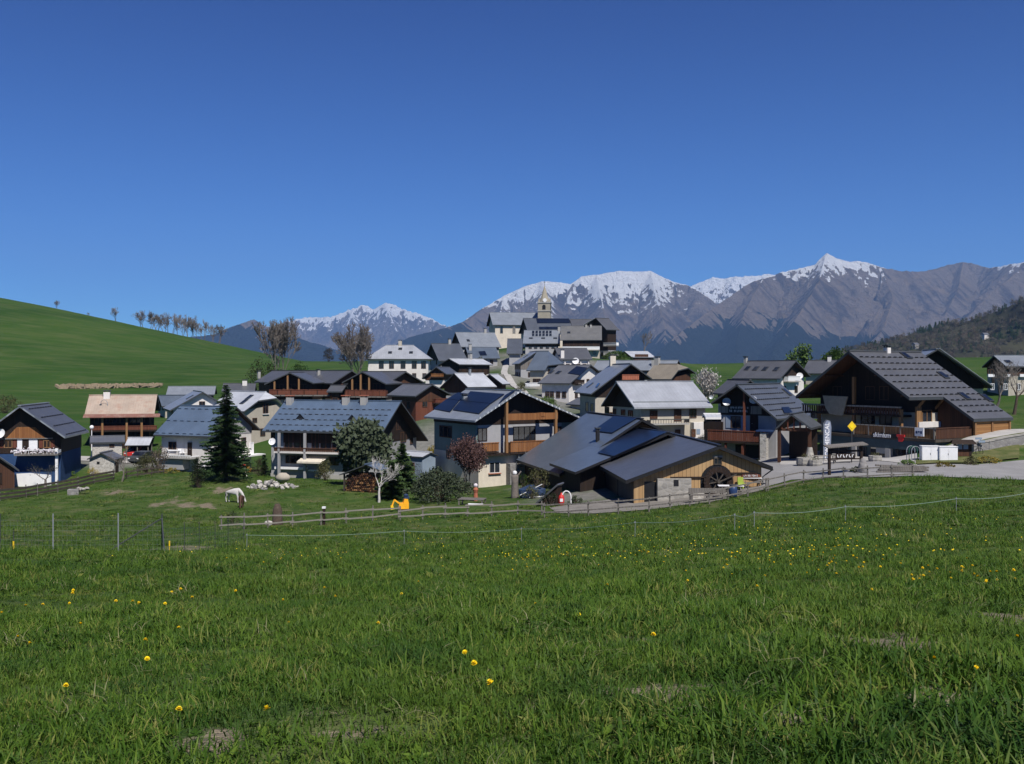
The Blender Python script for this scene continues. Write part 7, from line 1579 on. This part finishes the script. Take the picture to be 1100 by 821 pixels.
CL=[(1010,621,40,6,9),(990,632,14,6,5),(735,598,150,16,60),(560,606,60,8,38),(640,590,80,8,38),(350,598,110,5,34),(860,615,90,10,30),(810,560,60,8,12),(900,596,90,10,26),(1060,625,30,6,10),(120,660,100,30,8)]
for cx_,cy_,rx,ry,n_ in CL:
    for i in range(n_): fl.append(ground_at(cx_+random.gauss(0,rx*.6),min(max(cy_+random.gauss(0,ry*.6),548),800)))
fl=[p for p in fl if p.y<75 and p.y>3.5]
fl.sort(key=lambda p:p.y); km={root.name:children(root)}
for i,p in enumerate(fl[:300]):
    c_=root if i==0 else copy_tree(root,km); c_.location=p; s_=random.uniform(.7,1.1)*(1.0 if p.y<12 else 1.2); c_.scale=(s_,s_,s_*random.uniform(.7,1.1)); c_.rotation_euler=(random.uniform(-.5,.1),random.uniform(-.3,.3),random.uniform(0,6))
rest=fl[300:]; print('flowers',len(fl))
if 1:
    dm=MB(); 
    for i in range(420):
        p=ground_at(random.gauss(640,230),random.uniform(556,606)) if i>0 else fl[-1]
        if p.y>78: continue
        q=p+Vector((0,0,.16)); r=random.uniform(.016,.028)
        dm.add([q+Vector((r*math.cos(t),r*math.sin(t),random.uniform(-.005,.01))) for t in [k*1.0472 for k in range(6)]]+[q+Vector((0,0,.02))],[(k,(k+1)%6,6) for k in range(6)])
    tag(dm.build('far_dandelions','yellow_petal'),'countless tiny yellow flowers farther down the meadow','flowers',None,'stuff')
# ------------------------------------------------------------------ camera, light, air
cam=bpy.data.cameras.new('camera'); co=bpy.data.objects.new('camera',cam); COL.objects.link(co); co.location=(0,0,0); co.rotation_euler=(math.pi/2,0,0)
cam.sensor_width=36; cam.lens=36*F/1100; cam.shift_y=-10.5/1100; cam.clip_end=60000; cam.clip_start=.05; SC.camera=co
SUN=Vector((.40,-.92,0)).normalized(); EL=R_(52); SD=Vector((SUN.x*math.cos(EL),SUN.y*math.cos(EL),math.sin(EL)))
sl=bpy.data.lights.new('sun','SUN'); sl.energy=5.0; sl.angle=R_(.53); sl.color=(1,.95,.88); so_=bpy.data.objects.new('sun',sl); COL.objects.link(so_); so_.rotation_euler=(-SD).to_track_quat('-Z','Y').to_euler(); so_.location=(0,-50,80)
w=bpy.data.worlds.new('World'); SC.world=w; w.use_nodes=True; nt=w.node_tree; bg=nt.nodes['Background']
sky=nt.nodes.new('ShaderNodeTexSky'); sky.sky_type='NISHITA'; sky.sun_disc=False; sky.sun_elevation=EL; sky.sun_rotation=math.atan2(SUN.x,SUN.y); sky.altitude=2200; sky.air_density=1.0; sky.dust_density=.15; sky.ozone_density=3.2
hs=nt.nodes.new('ShaderNodeHueSaturation'); hs.inputs['Saturation'].default_value=1.12; hs.inputs['Value'].default_value=.9
tn=nt.nodes.new('ShaderNodeMix'); tn.data_type='RGBA'; tn.blend_type='MULTIPLY'; tn.inputs[0].default_value=1; tn.inputs[7].default_value=(.33,.80,1.5,1)
nt.links.new(sky.outputs[0],hs.inputs['Color']); nt.links.new(hs.outputs[0],tn.inputs[6]); tc=nt.nodes.new('ShaderNodeTexCoord'); sp_=nt.nodes.new('ShaderNodeSeparateXYZ'); nt.links.new(tc.outputs['Generated'],sp_.inputs[0]); rp=nt.nodes.new('ShaderNodeValToRGB'); e=rp.color_ramp.elements; e[0].position=0; e[0].color=(1.95,1.6,1.32,1); e[1].position=.35; e[1].color=(.42,.58,.76,1); q_=e.new(.1); q_.color=(1.25,1.2,1.1,1); q_=e.new(.7); q_.color=(.42,.5,.62,1)
nt.links.new(sp_.outputs['Z'],rp.inputs[0]); t2=nt.nodes.new('ShaderNodeMix'); t2.data_type='RGBA'; t2.blend_type='MULTIPLY'; t2.inputs[0].default_value=1; nt.links.new(tn.outputs[2],t2.inputs[6]); nt.links.new(rp.outputs[0],t2.inputs[7]); nt.links.new(t2.outputs[2],bg.inputs['Color']); bg.inputs['Strength'].default_value=.057
mb=MB(); mb.box(-9000,-1500,-760,9500,19800,2250)
m=bpy.data.materials.new('air'); m.use_nodes=True; MATS['air']=m; m.node_tree.nodes.remove(m.node_tree.nodes['Principled BSDF'])
v=m.node_tree.nodes.new('ShaderNodeVolumePrincipled'); v.inputs['Color'].default_value=(.3,.54,1,1); v.inputs['Density'].default_value=4.6e-5; v.inputs['Anisotropy'].default_value=.0
m.node_tree.links.new(v.outputs[0],m.node_tree.nodes['Material Output'].inputs['Volume'])
tag(mb.build('haze','air'),'thin blue air between the village and the far mountains','haze',None,'stuff')
SC.view_settings.view_transform='Standard'; SC.view_settings.look='None'; SC.view_settings.gamma=1; SC.view_settings.use_curve_mapping=False; SC.view_settings.exposure=.32
cy=SC.cycles; cy.use_denoising=True; cy.max_bounces=6; cy.diffuse_bounces=3; cy.glossy_bounces=2; cy.transparent_max_bounces=8; cy.volume_bounces=0; cy.caustics_reflective=False; cy.caustics_refractive=False
